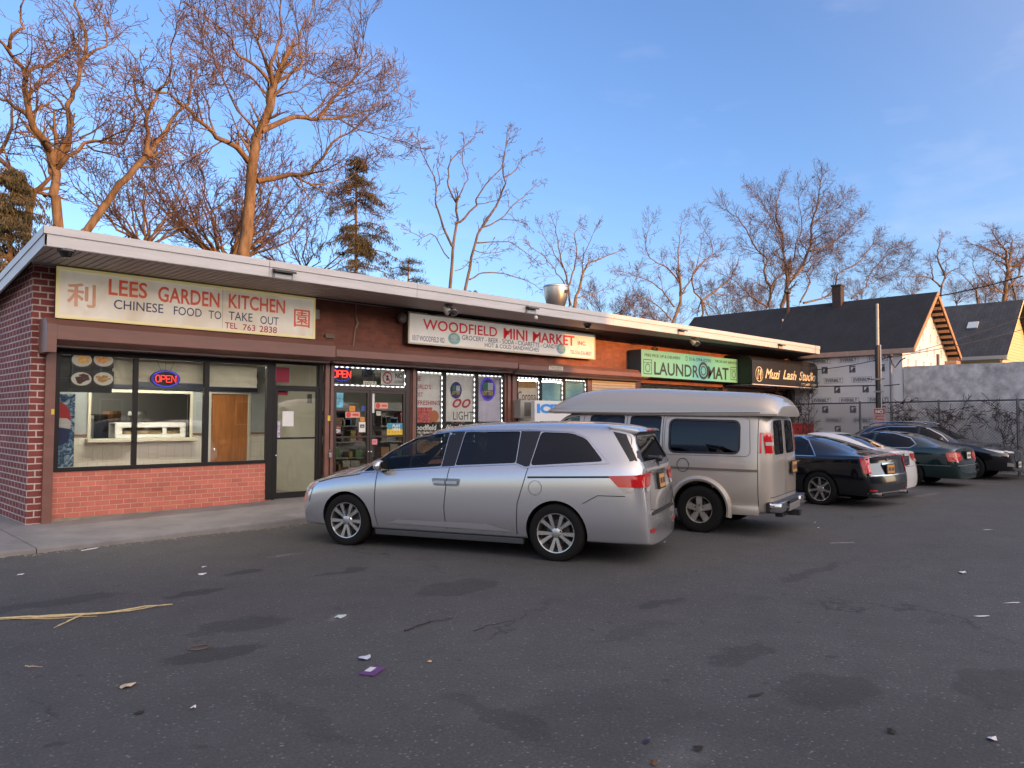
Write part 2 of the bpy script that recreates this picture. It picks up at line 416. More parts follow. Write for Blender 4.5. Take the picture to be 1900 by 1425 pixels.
    b.inputs['Roughness'].default_value = 0.82
    bp = N.new('ShaderNodeBump'); bp.inputs['Strength'].default_value = 0.55; bp.inputs['Distance'].default_value = 0.008
    L.new(math_('ADD', math_('MULTIPLY', fine.outputs['Fac'], 0.7), math_('MULTIPLY', vo.outputs['Distance'], 0.8)), bp.inputs['Height'])
    L.new(bp.outputs[0], b.inputs['Normal'])
    return m_
g = MB().add([(-350,-350,0),(450,-350,0),(450,450,0),(-350,450,0)], [(0,1,2,3)]).build('parking_lot', asphalt_material())
tag(g, kind='structure')

def walk_z(x, t):     # t = 0 at the kerb, 1 at the shop front
    k = max(-0.6, min(1.0, x / 4.1))
    return (0.062 + 0.05 * max(0, k)) * (1 - t) + (0.105 + 0.09 * k) * t
def kerb_y(x): return -2.16 + 0.035 * x if x < 5 else -1.985
mb = MB(); xs = [-16, -8, -4, -2, -1, -0.012]
def panel(x0, x1):
    n = max(1, int((x1-x0)/0.5)); vs = []; fs = []
    for i in range(n+1):
        x = x0 + (x1-x0)*i/n; y0 = kerb_y(x)
        zt = walk_z(x, 0)
        vs += [(x, y0-0.012, -0.02), (x, y0, zt-0.02), (x, y0+0.02, zt), (x, y0+0.16, zt+0.002), (x, 0.25, walk_z(x, 1)), (x, 16 if x < -0.01 else 0.4, walk_z(x, 1)+0.002)]
    for i in range(n):
        for k in range(5):
            a = 6*i+k; fs.append((a, a+6, a+7, a+1))
    for e in (0, n): fs.append(tuple(6*e+k for k in range(6)))
    mb.add(vs, fs)
edges = [-16, -9.5, -6.3, -3.2, -0.35, 4.35, 9.0, 13.6, 18.2, 22.0, 24.9]
for a, b_ in zip(edges, edges[1:]): panel(a+0.006, b_-0.006)
def walk_mat():
    m_ = mat('sidewalk_concrete', (0.185, 0.182, 0.182), 0.85, var=0.26, vscale=1.4, bump=0.3, bscale=70)
    return m_
sw = mb.build('sidewalk', walk_mat()); tag(sw, kind='structure')
# grit and dirt line gathered along the kerb foot
mb = MB(); rnd = random.Random(3)
for i in range(420):
    x = rnd.uniform(-2.5, 4.6); y = kerb_y(x) - 0.02 - abs(rnd.gauss(0, 0.09)); r = rnd.uniform(0.004, 0.016)
    mb.add([(x-r, y-r*.7, .001), (x+r*.8, y-r, .001), (x+r, y+r, .001), (x-r*.6, y+r, .001), (x, y, r*0.9)], [(0,1,4),(1,2,4),(2,3,4),(3,0,4)])
tag(mb.build('kerb_grit', plain('grit', (0.22, 0.19, 0.14), 0.9, var=0.4, vscale=30)), 'pale grit, crumbs and dead leaf bits strewn along the foot of the kerb', 'grit', kind='stuff')
# worn parking lines
for k, (a, b_) in enumerate((((1786,897),(1858,899.5)), ((1640,868+42),(1700,912)), ((1540,1008),(1585,1007)))):
    p, q = atZ(*a), atZ(*b_); d = (q-p).normalized(); n_ = Vector((-d.y, d.x, 0))*0.045
    o = MB().add([p-n_+Vector((0,0,.004)), q-n_+Vector((0,0,.004)), q+n_+Vector((0,0,.004)), p+n_+Vector((0,0,.004))], [(0,1,2,3)]).build('parking_line', plain('worn_line', (0.16, 0.155, 0.145), 0.85, var=0.5, vscale=9))
    tag(o, kind='structure')

# ================================================================== SHOP BUILDING
XE = 24.98                       # right end wall
B = thing('shop_building', 'single storey brick strip of shops with flat overhanging white roof edge', 'building', (0, 0, 0))
pt = atX(9, 500, -0.2); SL = (pt.z - 4.29) / (pt.y + 1.454)           # the roof falls to the rear
SL = max(-0.35, min(-0.08, SL))
YB = 13.0
def rz(y): return 4.02 + SL * max(0, y)
# side wall with its corner pillar
MB().prism([(0,0.03),(YB,0.03),(YB,rz(YB)),(0,4.015)], 0.0, 0.28, axis='x').build('side_wall', PILLAR, B)
MB().box(-0.003,0.31,-0.02,0.02,0.04,4.016).build('corner_pillar', PILLAR, B)
MB().box(0.28,3.90,0.0,0.16,0.02,0.862).build('apron_wall', APRON, B)
MB().box(0.30,3.9,-0.012,0.0,0.02,0.155).build('footing', mat('footing_concrete', (0.23,0.20,0.155), 0.9, var=0.25, vscale=5), B)
MB().box(0.31,XE,0.0,0.22,2.735,4.016).build('upper_wall', UPPER, B)
MB().box(7.19,12.95,0.0,0.16,0.1,0.80).build('apron_wall', UPPER, B)
MB().box(15.2,19.9,0.0,0.16,0.1,0.70).build('apron_wall', UPPER, B)
MB().prism([(0.23,0.03),(YB,0.03),(YB,rz(YB)),(0.23,4.01)], XE-0.24, XE, axis='x').build('end_wall', UPPER, B)
MB().box(0.29,XE-.25,YB-0.24,YB-.005,0.03,rz(YB)-.01).build('rear_wall', UPPER, B)
# roof slab + edges
x0r, x1f, x1w = -0.2, 24.07, 25.05
top = lambda y: 4.29 + SL * (y + 1.454) if y > -1.2 else 4.28
MB().add([(x0r+.02,-1.43,4.27),(x1f-.02,-1.43,4.27),(x1w,0,4.27+SL*1.3),(x1w,YB+.3,4.27+SL*(YB+1.7)),(x0r+.02,YB+.3,4.27+SL*(YB+1.7)),
          (x0r+.02,-1.43,4.05),(x1f-.02,-1.43,4.05),(x1w,0,4.045),(x1w,YB+.3,4.035+SL*(YB+.3)),(x0r+.02,YB+.3,4.035+SL*(YB+.3)),(x0r+.02,0,4.045)],
         [(0,1,2,3,4),(5,6,7,8,9,10),(0,1,6,5),(1,2,7,6),(2,3,8,7),(3,4,9,8),(4,0,5,10,9)]).build('roof', plain('roof_felt', (0.05,0.05,0.052), 0.9, var=0.2), B)
mb = MB()
for a, b_ in ((-0.2, 3.05), (3.056, 6.1), (6.106, 9.15), (9.156, 12.2), (12.206, 15.25), (15.256, 18.3), (18.306, 21.35), (21.356, 24.07)):
    mb.box(a, b_, -1.454, -1.43, 4.02, 4.178)
    mb.box(a if a > 0 else a-.014, b_, -1.470, -1.43, 4.181, 4.292)
mb.box(-0.2, 24.07, -1.452, -1.38, 4.012, 4.0195)
mb.build('fascia', FASCIA, B, bevel=0.004)
mb = MB()
yb = YB + .3; dz = SL*(yb+1.454)
for (xo, za, zb) in ((x0r, 4.02, 4.178), (x0r-.014, 4.181, 4.292)):
    mb.add([(xo,-1.454,za),(xo,yb,za+dz),(xo,yb,zb+dz),(xo,-1.454,zb),(xo+.03,-1.454,za),(xo+.03,yb,za+dz),(xo+.03,yb,zb+dz),(xo+.03,-1.454,zb)],
           [(0,1,2,3),(4,7,6,5),(0,4,5,1),(3,2,6,7),(0,3,7,4),(1,5,6,2)])
mb.build('side_fascia', FASCIA, B); mb = MB()
mb.add([(x1f,-1.454,4.02),(x1w+.02,0,4.02),(x1w+.02,0,4.27),(x1f,-1.454,4.27),(x1f-.02,-1.454,4.02),(x1w,0,4.02),(x1w,0,4.27),(x1f-.02,-1.454,4.27)],[(0,1,2,3),(4,7,6,5),(0,4,5,1),(3,2,6,7)])
mb.build('side_fascia', FASCIA, B)
mb = MB(); x = -0.17
while x < 24.9:
    yf = -1.43 if x < 23.9 else -1.43 + (x-23.9)*1.42
    mb.box(x, x+0.100, yf, 0.0, 4.021, 4.032); x += 0.117
mb.build('soffit', SOFFIT, B)
MB().box(-0.17, 24.0, -1.43, -0.002, 4.036, 4.044).build('soffit_backing', plain('soffit_gap', (0.03,0.03,0.03), 0.9), B)
MB().box(-0.02, XE, -0.03, -0.002, 4.0, 4.019).build('soffit_trim', FASCIA, B)
MB().box(24.42, XE+.004, -0.06, 0.3, 0.15, 2.86).build('end_post', BLACKAL, B)
MB().tube([(XE+.02, -.08, .15), (XE+.02, -.08, 2.85)], .022, 8).build('corner_pipe', GALV, B, smooth=True)

# ---- shop fronts: frames as parts, panes as sub-parts
def window(name, bars, panes, fm, y0=-0.02, y1=0.06, yg=0.03, gm=PANE, parent=B):
    mb = MB()
    for (a, b_, c, d) in bars: mb.box(a, b_, y0, y1, c, d)
    w = mb.build(name, fm, parent, bevel=0.003)
    for (a, b_, c, d) in panes:
        MB().box(a, b_, yg-.003, yg+.003, c, d).build('pane', gm, w)
    return w
window('window', [(0.337,0.40,0.865,2.735),(0.40,3.78,0.865,0.925),(0.40,3.78,2.66,2.735),(1.466,1.536,0.926,2.659),(2.622,2.709,0.926,2.659),(3.78,3.905,0.20,2.735)],
       [(0.41,1.46,.93,2.655),(1.54,2.618,.93,2.655),(2.713,3.775,.93,2.655)], BLACKAL)
def door(x0, x1, z0, z1, mid, fm, hinge_left, st=0.05, bottom=0.11, yo=0.0, parent=B):
    mb = MB()
    for (a, b_, c, d) in ((x0,x0+st,z0,z1),(x1-st,x1,z0,z1),(x0+st,x1-st,z0,z0+bottom),(x0+st,x1-st,z1-.06,z1),(x0+st,x1-st,mid-.018,mid+.018)):
        mb.box(a, b_, -0.012+yo, 0.035+yo, c, d)
    d_ = mb.build('door', fm, parent, bevel=0.003)
    for (c, d) in ((z0+bottom, mid-.018), (mid+.018, z1-.06)):
        MB().box(x0+st+.001, x1-st-.001, .009+yo, .015+yo, c+.001, d-.001).build('pane', PANE, d_)
    hx = x0+st*.5 if not hinge_left else x1-st*.5
    MB().ball((hx, -.025+yo, z0+.80), .018, 10).build('lock', CHROME, d_, smooth=True)
    return d_
window('door_frame', [(3.907,3.945,.19,2.735),(4.86,4.935,.19,2.735),(3.945,4.86,2.262,2.30),(3.945,4.86,2.70,2.735)], [(3.95,4.855,2.302,2.698)], BLACKAL)
door(3.950, 4.855, 0.20, 2.258, 1.312, BLACKAL, False)
# mini market entrance
window('door_frame', [(5.15,5.19,.2,2.75),(6.93,7.05,.2,2.75),(5.19,6.93,2.262,2.335),(5.19,6.93,2.715,2.75)], [(5.192,6.928,2.337,2.713)], BRONZE)
door(5.195, 6.025, 0.21, 2.258, 1.312, BRONZE, True, st=.055)
door(6.035, 6.925, 0.21, 2.258, 1.312, BRONZE, False, st=.055)
def row(xs, z0, z1, fm, parent=B, fw=0.045):
    bars, panes = [], []
    for (a, b_) in xs:
        bars += [(a-fw, a, z0-fw, z1+fw), (b_, b_+fw, z0-fw, z1+fw), (a, b_, z0-fw, z0), (a, b_, z1, z1+fw)]
        panes.append((a+.001, b_-.001, z0+.001, z1-.001))
    return window('window', bars, panes, fm, parent=parent)
row([(7.235,7.945),(8.037,8.91),(9.003,9.79)], 0.85, 2.70, BLACKAL, fw=.0455)
row([(10.296,11.06),(11.156,11.95),(12.04,12.87)], 0.85, 2.70, BLACKAL, fw=.0475)
row([(15.35,16.1),(16.2,16.95),(17.05,18.1),(18.9,19.8)], 0.8, 2.62, BLACKAL, fw=.0495)
door(18.17, 18.83, .2, 2.6, 1.3, BLACKAL, True)
row([(20.2,21.4),(21.5,22.6),(23.55,24.35)], 0.5, 2.62, BLACKAL, fw=.0495)
door(22.68, 23.47, .2, 2.6, 1.3, BLACKAL, True)
for (a, b_) in ((7.052,7.188),(9.84,10.245),(12.92,13.07),(15.06,15.298),(19.855,20.145)):
    MB().box(a, b_, -0.03, 0.12, 0.18, 2.76).build('post', BROWN if a < 15 else BROWND, B, bevel=.004)
mb = MB(); z = 0.2
while z < 2.72:
    mb.prism([(-0.02,z),(-0.035,z+.02),(-0.035,z+.058),(-0.02,z+.078),(0.01,z+.078),(0.01,z)], 13.09, 15.04, axis='x'); z += 0.08
mb.build('roll_door', plain('roll_slat', (0.40,0.36,0.30), 0.45, var=.08), B)

# ---- rooms behind the glass
ROOMW = plain('wall_paint', (0.42,0.42,0.36), 0.7, var=.05)
TILE = brick('wall_tile', (0.56,0.54,0.47), (0.53,0.51,0.44), (0.40,0.38,0.33), 0.16, 0.30, 0.004, bump=.15, rough=.35, dirt=.05)
YL = 1.9
MB().box(0.30,4.98,0.17,YL+3.0,0.18,0.196).build('floor', plain('floor_tile', (0.22,0.20,0.18), .4, var=.1), B)
MB().box(0.30,4.98,0.225,YL+3.0,2.76,2.80).build('ceiling', plain('ceiling_tile', (0.6,0.6,0.57), .8), B)
cwL, cwR = atY(168, 770, YL).x, atY(352, 770, YL).x
cwB, cwT = atY(260, 813, YL).z, atY(260, 729, YL).z
dL, dR, dT = atY(391, 790, YL).x, atY(460, 790, YL).x, atY(425, 731, YL).z
band = atY(150, 806, YL).z
mb = MB()
for (a, b_, c, d) in ((0.30,cwL,band,2.76),(cwL,cwR,cwT,2.76),(cwR,dL-.05,band,2.76),(dL-.05,dR+.05,dT+.04,2.76),(dR+.05,4.98,band,2.76)): mb.box(a, b_, YL, YL+.1, c, d)
mb.build('partition', plain('partition_paint', (0.30,0.33,0.34), .5, var=.06), B)
mb = MB()
for (a, b_, c, d) in ((0.30,cwL,.196,band-.03),(cwL,cwR,.196,cwB-.03),(cwR,dL-.05,.196,band-.03),(dR+.05,4.98,.196,band-.03)): mb.box(a, b_, YL, YL+.1, c, d)
mb.build('tiled_wall', TILE, B)
mb = MB()
for (a, b_) in ((0.30,cwL),(cwR,dL-.05),(dR+.05,4.98)): mb.box(a, b_, YL-.02, YL+.05, band-.03, band)
mb.build('dado_rail', plain('rail_wood', (0.20,0.075,0.03), .5), B)
mb = MB()
for (a, b_, c, d) in ((cwL-.05,cwL,cwB-.03,cwT+.05),(cwR,cwR+.05,cwB-.03,cwT+.05),(cwL,cwR,cwT,cwT+.05),(cwL-.08,cwR+.08,cwB-.06,cwB-.0)):
    mb.box(a, b_, YL-.03 if d > cwB+.01 else YL-.16, YL+.11, c, d)
mb.build('counter_window', plain('counter_trim', (0.55,0.52,0.42), .5), B, bevel=.003)
mb = MB(); mb.box(dL-.05,dL,YL-.015,YL+.1,.2,dT+.04); mb.box(dR,dR+.05,YL-.015,YL+.1,.2,dT+.04); mb.box(dL,dR,YL-.015,YL+.1,dT,dT+.04)
mb.build('door_frame', plain('door_trim', (0.50,0.50,0.44), .5), B)
dd = MB().box(dL+.003,dR-.003,YL+.02,YL+.06,.2,dT-.003).build('door', mat('door_wood', (0.36,0.135,0.035), .38, var=.3, vscale=3, stretch=(5,1,.5)), B)
MB().ball((dL+.07, YL-.02, 1.05), .035, 10).build('handle', CHROME, dd, smooth=True)
MB().box(0.301,0.32,0.23,YL,.2,2.75).build('tiled_wall', TILE, B)
MB().box(4.93,4.975,0.23,YL+3,.2,2.75).build('party_wall', ROOMW, B)
MB().box(0.31,4.97,YL+2.9,YL+2.98,.2,2.75).build('kitchen_wall', plain('kitchen_wall', (0.20,0.20,0.19), .5), B)
# mini market room
MB().box(5.0,13.05,0.17,7.0,0.18,0.197).build('floor', MT['floor_tile'], B)
MB().box(5.0,13.05,0.225,7.0,2.77,2.81).build('ceiling', MT['ceiling_tile'], B)
MB().box(5.0,13.05,6.9,7.0,.2,2.76).build('interior_wall', ROOMW, B)
MB().box(13.08,13.14,0.23,6.9,.2,2.76).build('party_wall', ROOMW, B)
MB().box(13.15,24.7,0.17,5.0,0.18,0.197).build('floor', MT['floor_tile'], B)
MB().box(13.15,24.7,3.0,3.1,.2,2.72).build('interior_wall', ROOMW, B)
MB().box(13.15,24.7,0.23,5.0,2.74,2.80).build('ceiling', MT['ceiling_tile'], B)
LAMP = emis('fluorescent_tube', (1.0, 0.93, 0.80), 22)
def tube_lamp(x0, x1, y, z, label):
    t = thing('ceiling_lamp', label, 'ceiling lamp', ((x0+x1)/2, y, z))
    MB().box((x0-x1)/2, (x1-x0)/2, -.09, .09, -.02, .03).build('housing', WHITEP, t)
    MB().box((x0-x1)/2+.03, (x1-x0)/2-.03, -.065, .065, -.042, -.021).build('tube', LAMP, t)
tube_lamp(1.0, 3.4, 1.05, 2.72, 'white fluorescent ceiling lamp inside the take-out shop')
tube_lamp(1.3, 2.5, 3.5, 2.72, 'fluorescent lamp in the kitchen behind the take-out counter')
tube_lamp(7.3, 9.7, 0.6, 2.70, 'bright fluorescent tube behind the market window posters')
tube_lamp(10.3, 12.6, 0.6, 2.70, 'fluorescent tube behind the beach beer posters')
# ================================================================== SHUTTER HOUSINGS AND GUIDES
def shutter(name, label, x0, x1, zt, zb, dep, guides, endcap=True):
    t = thing(name, label, 'roller shutter', (x0, 0, zb), group='brown roller shutter boxes over the shop fronts')
    h = zt - zb; L_ = x1 - x0
    prof = [(-.01, 0.02), (-dep+.14, -0.0), (-dep+.02, .055), (-dep, .07), (-dep, h-.10), (-dep+.10, h), (-.01, h)]
    MB().prism(prof, 0.131 if endcap else 0.0, L_, axis='x').build('housing', BROWN, t, bevel=.004)
    if endcap:
        MB().prism([(-.01, -.13), (-dep-.01, -.13), (-dep-.01, h-.09), (-dep+.09, h+.012), (-.01, h+.012)], 0.0, 0.13, axis='x').build('end_cap', BROWN, t, bevel=.004)
    MB().box(.02 if not endcap else .14, L_-.02, -dep+.16, -.012, -.035, 0.0).build('bottom_bar', BROWND, t)
    for (a, b_, z0) in guides:
        MB().box(a-x0, b_-x0, -.075, -.002, z0-zb, -.02).build('guide_rail', BROWN, t, bevel=.003)
    return t
s1 = shutter('shutter_box', 'long brown shutter box above the take-out windows, below the cream sign', 0.093, 4.93, 3.155, 2.78, .476, [(.19,.325,.10),(4.962,5.05,.19)])
MB().box(.115,.19,-.06,-.002,-2.42,-.15).build('guide_cover', BROWND, s1, bevel=.003)
s2 = shutter('shutter_box', 'brown shutter box above the market door, kinked where it meets its left neighbour', 4.955, 9.86, 3.10, 2.80, .46, [(5.082,5.145,.2),(7.075,7.16,.2)], endcap=False)
s3 = shutter('shutter_box', 'brown shutter box with a pale plate below the mini market sign', 9.895, 15.1, 3.06, 2.79, .46, [(9.9,9.99,.2),(10.06,10.14,.2)], endcap=False)
MB().box(1.03, 1.55, -.463, -.461, .10, .20).build('maker_plate', plain('plate_cream', (.5,.48,.38), .5, var=.2, vscale=14), s3)
mb = MB(); put_text(mb, 'M&A Gates', 1.08, 1.5, .15, .19, front(-.465)); put_text(mb, '718 424', 1.12, 1.46, .11, .138, front(-.465)); mb.build('plate_lettering', BLACKP, s3)

# ================================================================== SIGNS
def word(mb, s, off, sc, xl, yt, yb, xr, y, **k):
    f = lambda a, b_: atY(off[0]+a/sc, off[1]+b_/sc, y)
    a, b_ = f(xl, yt), f(xl, yb); X1 = f(xr, yb).x
    put_text(mb, s, a.x, X1, b_.z, a.z, lambda u, v: (u, y, v), **k)
def to_local(mb, t): mb.v = [(p[0]-t.location.x, p[1]-t.location.y, p[2]-t.location.z) for p in mb.v]
def signbox(name, label, x0, x1, y0, z0, z1, fm, pm, sm, fr=.045, depth=None):
    t = thing(name, label, 'shop sign', (x0, 0, z0)); w, h = x1-x0, z1-z0
    MB().box(0.004, w-.004, y0+.012, -.004, .004, h-.004).build('cabinet', sm, t)
    if fr:
        mb = MB()
        for (a, b_, c, d) in ((0,fr,0,h),(w-fr,w,0,h),(fr,w-fr,0,fr),(fr,w-fr,h-fr,h)): mb.box(a, b_, y0-.012, y0+.011, c, d)
        mb.build('frame', fm, t, bevel=.004)
    MB().box(fr, w-fr, y0, y0+.0115, fr, h-fr).build('face', pm, t)
    return t
def stained(name, rgb, dirt=.18, warm=(0.50,0.36,0.20)):
    m_, nt, b = nodes_of(name); N, L = nt.nodes, nt.links
    tc_ = N.new('ShaderNodeTexCoord'); n_ = N.new('ShaderNodeTexNoise'); n_.inputs['Scale'].default_value = 1.3; n_.inputs['Detail'].default_value = 8; n_.inputs['Distortion'].default_value = 1.2
    L.new(tc_.outputs['Object'], n_.inputs['Vector'])
    r_ = N.new('ShaderNodeValToRGB'); e = r_.color_ramp.elements; e[0].position = .38; e[0].color = (*rgb, 1); e[1].position = .75; e[1].color = (*warm, 1)
    L.new(n_.outputs['Fac'], r_.inputs[0]); mx = N.new('ShaderNodeMix'); mx.data_type = 'RGBA'; mx.inputs['Factor'].default_value = dirt*3
    mx.inputs['A'].default_value = (*rgb, 1); L.new(r_.outputs[0], mx.inputs['B']); L.new(mx.outputs['Result'], b.inputs['Base Color'])
    b.inputs['Roughness'].default_value = .35; L.new(mx.outputs['Result'], b.inputs['Emission Color']); b.inputs['Emission Strength'].default_value = .07; MT[name] = m_; return m_  # faint emission added to brighten the shaded sign face
CREAM = stained('sign_cream', (0.76,0.71,0.60), .2)
FRAMEY = mat('sign_frame_yellow', (0.80,0.70,0.36), .4, emit=(.8,.68,.3), estr=.06)  # yellow frame glows slightly, emission added to lift it out of shade
RED1 = plain('sign_red_faded', (0.66,0.12,0.06), .5, var=.12, emit=(.66,.10,.05), estr=.07); RED2 = plain('sign_red', (0.60,0.030,0.038), .5, var=.1, emit=(.6,.02,.03), estr=.06)  # both reds get slight emission so the shaded letters look brighter
NAVY = plain('sign_navy', (0.055,0.065,0.14), .5, var=.1); PINKC = plain('sign_faded_orange', (0.70,0.38,0.25), .5, var=.1, emit=(.7,.34,.2), estr=.05); MAROON = plain('sign_maroon', (0.36,0.02,0.045), .5, emit=(.36,.01,.03), estr=.05)  # orange and maroon letters brightened by added emission, navy without
Z1, S1 = (0, 400), 3.1667
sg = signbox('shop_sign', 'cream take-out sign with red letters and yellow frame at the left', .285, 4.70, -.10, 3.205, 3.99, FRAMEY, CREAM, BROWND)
ys = -.1035
def lettering(t, mt, items, off, sc, y, name='lettering', **k):
    for it in items:
        mb = MB(); word(mb, it[0], off, sc, *it[1:], y, **k)
        to_local(mb, t); mb.build(name, mt, t, fixn=False)
lettering(sg, RED1, [('LEES',640,370,466,865),('GARDEN',930,413,505,1290),('KITCHEN',1345,458,543,1675)], Z1, S1, ys, bold=.018)
lettering(sg, NAVY, [('CHINESE',670,492,547,960),('FOOD',1022,532,582,1185),('TO',1226,556,604,1300),('TAKE',1345,562,612,1483),('OUT',1530,588,636,1637)], Z1, S1, ys, bold=.006)
lettering(sg, MAROON, [('TEL',1322,626,661,1395),('763',1427,637,674,1500),('2838',1525,646,684,1627)], Z1, S1, ys, bold=.01)
lettering(sg, PINKC, [('利',395,388,530,562)], Z1, S1, ys, bold=.02)
lettering(sg, RED1, [('園',1728,548,652,1820)], Z1, S1, ys, bold=.01)
mb = MB(); xx = atY(1308/S1, 400+550/S1, -.1).x; mb.box(xx-.003, xx+.003, -.1015, -.0995, 3.26, 3.94); to_local(mb, sg); mb.build('face_joint', plain('joint', (.32,.29,.22), .6), sg)

Z4 = (560, 480)
GREYS = stained('sign_grey_white', (0.74,0.71,0.66), .10)
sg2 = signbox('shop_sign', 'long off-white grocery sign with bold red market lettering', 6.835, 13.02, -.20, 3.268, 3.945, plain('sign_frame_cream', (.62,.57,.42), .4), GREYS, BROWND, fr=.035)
ys = -.2035
lettering(sg2, RED2, [('WOODFIELD',712,352,415,1148),('MINI',1185,406,470,1325),('MARKET',1357,427,488,1602)], Z4, S1, ys, bold=.016)
lettering(sg2, RED2, [('INC.',1622,483,506,1670)], Z4, S1, ys, bold=.02)
lettering(sg2, NAVY, [('1017 WOODFIELD RD.',650,447,479,842),('GROCERY - BEER - SODA - CIGARETTE - CANDY',942,448,476,1500),('HOT & COLD SANDWICHES',1075,494,518,1393),('TEL:516-536-8827',1576,536,558,1702)], Z4, S1, ys, bold=.004)
TEAL = plain('sign_teal', (0.22,0.50,0.48), .5, var=.3, vscale=9)
mb = MB()
for (a, b_) in ((895,470),(1523,530)):
    c = atY(560+a/S1, 480+b_/S1, -.2); mb.disc((c.x, -.2015, c.z), .13, n=28, sx=1.35)
to_local(mb, sg2); mb.build('emblem', TEAL, sg2)
mb = MB()
for (a, b_) in ((895,470),(1523,530)):
    c = atY(560+a/S1, 480+b_/S1, -.2); mb.disc((c.x, -.203, c.z+.035), .06, n=18, sx=1.7); mb.box(c.x-.1, c.x+.1, -.2035, -.202, c.z-.06, c.z-.035)
to_local(mb, sg2); mb.build('emblem_mark', plain('emblem_pale', (.5,.62,.6), .5), sg2)

# laundromat: teal light-box
Z6, S6 = (1100, 500), 4.13
def teal_face():
    m_, nt, b = nodes_of('laundry_face'); N, L = nt.nodes, nt.links
    uv = N.new('ShaderNodeTexCoord'); sx = N.new('ShaderNodeSeparateXYZ'); L.new(uv.outputs['Generated'], sx.inputs[0])
    r_ = N.new('ShaderNodeValToRGB'); e = r_.color_ramp.elements; e[0].position = .0; e[0].color = (.17,.42,.30,1); e[1].position = 1; e[1].color = (.18,.45,.29,1)
    for p, c in ((.42,(.13,.45,.36,1)),(.58,(.07,.34,.46,1)),(.74,(.14,.46,.34,1))): k = e.new(p); k.color = c
    L.new(sx.outputs['X'], r_.inputs[0]); L.new(r_.outputs[0], b.inputs['Base Color']); b.inputs['Roughness'].default_value = .35; return m_
sg3 = signbox('shop_sign', 'teal green laundromat light-box sign with black lettering', 14.73, 20.09, -.466, 2.88, 3.645, None, teal_face(), plain('laundry_side', (.035,.10,.13), .4), fr=0.0)
ys = -.4695
INK = plain('sign_ink', (.012,.02,.022), .5)
lettering(sg3, INK, [('LAUNDR',470,706,806,812),('MAT',880,741,836,1040)], Z6, S6, ys, bold=.016)
lettering(sg3, INK, [('FREE PICK UP & DELIVERY',397,642,664,672),('516-594-0290',737,671,698,905),('DROP-OFF SERVICE',938,693,712,1102)], Z6, S6, ys, bold=.006)
mb = MB(); c = atY(1100+847/S6, 500+776/S6, -.466)
for r0, r1 in ((.19,.27),(.11,.15)):
    n = 32
    vs = [(c.x+math.cos(2*math.pi*i/n)*r*1.05, ys, c.z+math.sin(2*math.pi*i/n)*r) for r in (r0, r1) for i in range(n)]
    mb.add(vs, [(i, (i+1) % n, n+(i+1) % n, n+i) for i in range(n)])
for a in (420, 1080):
    w = atY(1100+a/S6, 500+(745 if a < 500 else 797)/S6, -.466)
    for (x0, x1, z0, z1) in ((-.19,.19,.19,.21),(-.19,.19,-.21,-.19),(-.20,-.18,-.21,.21),(.18,.20,-.21,.21),(-.18,.18,.11,.125)): mb.box(w.x+x0, w.x+x1, ys, ys+.002, w.z+z0, w.z+z1)
    n = 24; vs = [(w.x+math.cos(2*math.pi*i/n)*r, ys, w.z-.03+math.sin(2*math.pi*i/n)*r) for r in (.095, .12) for i in range(n)]
    mb.add(vs, [(i, (i+1) % n, n+(i+1) % n, n+i) for i in range(n)])
pw = atY(1100+718/S6, 500+683/S6, -.466); n = 16
vs = [(pw.x+math.cos(2*math.pi*i/n)*r*.9, ys, pw.z+math.sin(2*math.pi*i/n)*r*1.3) for r in (.045, .06) for i in range(n)]
mb.add(vs, [(i, (i+1) % n, n+(i+1) % n, n+i) for i in range(n)])
to_local(mb, sg3); mb.build('emblem', INK, sg3, fixn=False)

# black awning sign with a curved top
t4 = thing('awning_sign', 'black curved-top awning with cream script for the lash studio', 'awning', (20.05, 0, 2.84))
prof = [(-.01,0.0),(-.985,0.0),(-.985,.70),(-.965,.80),(-.90,.88),(-.78,.93),(-.6,.955),(-.01,.97)]
MB().prism(prof, .012, 4.87, axis='x').build('canopy', mat('awning_black', (.017,.016,.015), .33, bump=.05, bscale=8), t4, smooth=True, angle=50)
for xs_ in ((0.0,.012),(4.87,4.882)): MB().prism(prof, *xs_, axis='x').build('end_panel', plain('awning_end', (.012,.016,.014), .5), t4)
mb = MB(); mb.box(-.005,4.888,-.992,-.96,-.03,-.002); mb.box(-.003,4.886,-.99,0,-.032,-.024); mb.build('bottom_rail', FASCIA, t4)
Z3, S3 = (1380, 580), 9.5; ys = -.9885
GOLD = plain('script_cream', (.62,.52,.34), .45)
lettering(t4, GOLD, [('Muzi',375,985,1160,640),('Lash',690,1010,1175,930),('Studio',975,1032,1195,1265)], Z3, S3, ys, bold=.02, shear=.35)
lettering(t4, GOLD, [('516-659-2288',1015,1240,1282,1280)], Z3, S3, ys, bold=.02)
c = atY(1380+275/S3, 580+1083/S3, ys); mb = MB(); n = 32
vs = [(c.x+math.cos(2*math.pi*i/n)*r, ys, c.z+math.sin(2*math.pi*i/n)*r) for r in (.225,.25) for i in range(n)]
mb.add(vs, [(i, (i+1) % n, n+(i+1) % n, n+i) for i in range(n)])
put_text(mb, 'M', c.x-.14, c.x+.15, c.z-.17, c.z+.17, front(ys), bold=.03, shear=.2)
to_local(mb, t4); mb.build('emblem', GOLD, t4, fixn=False)

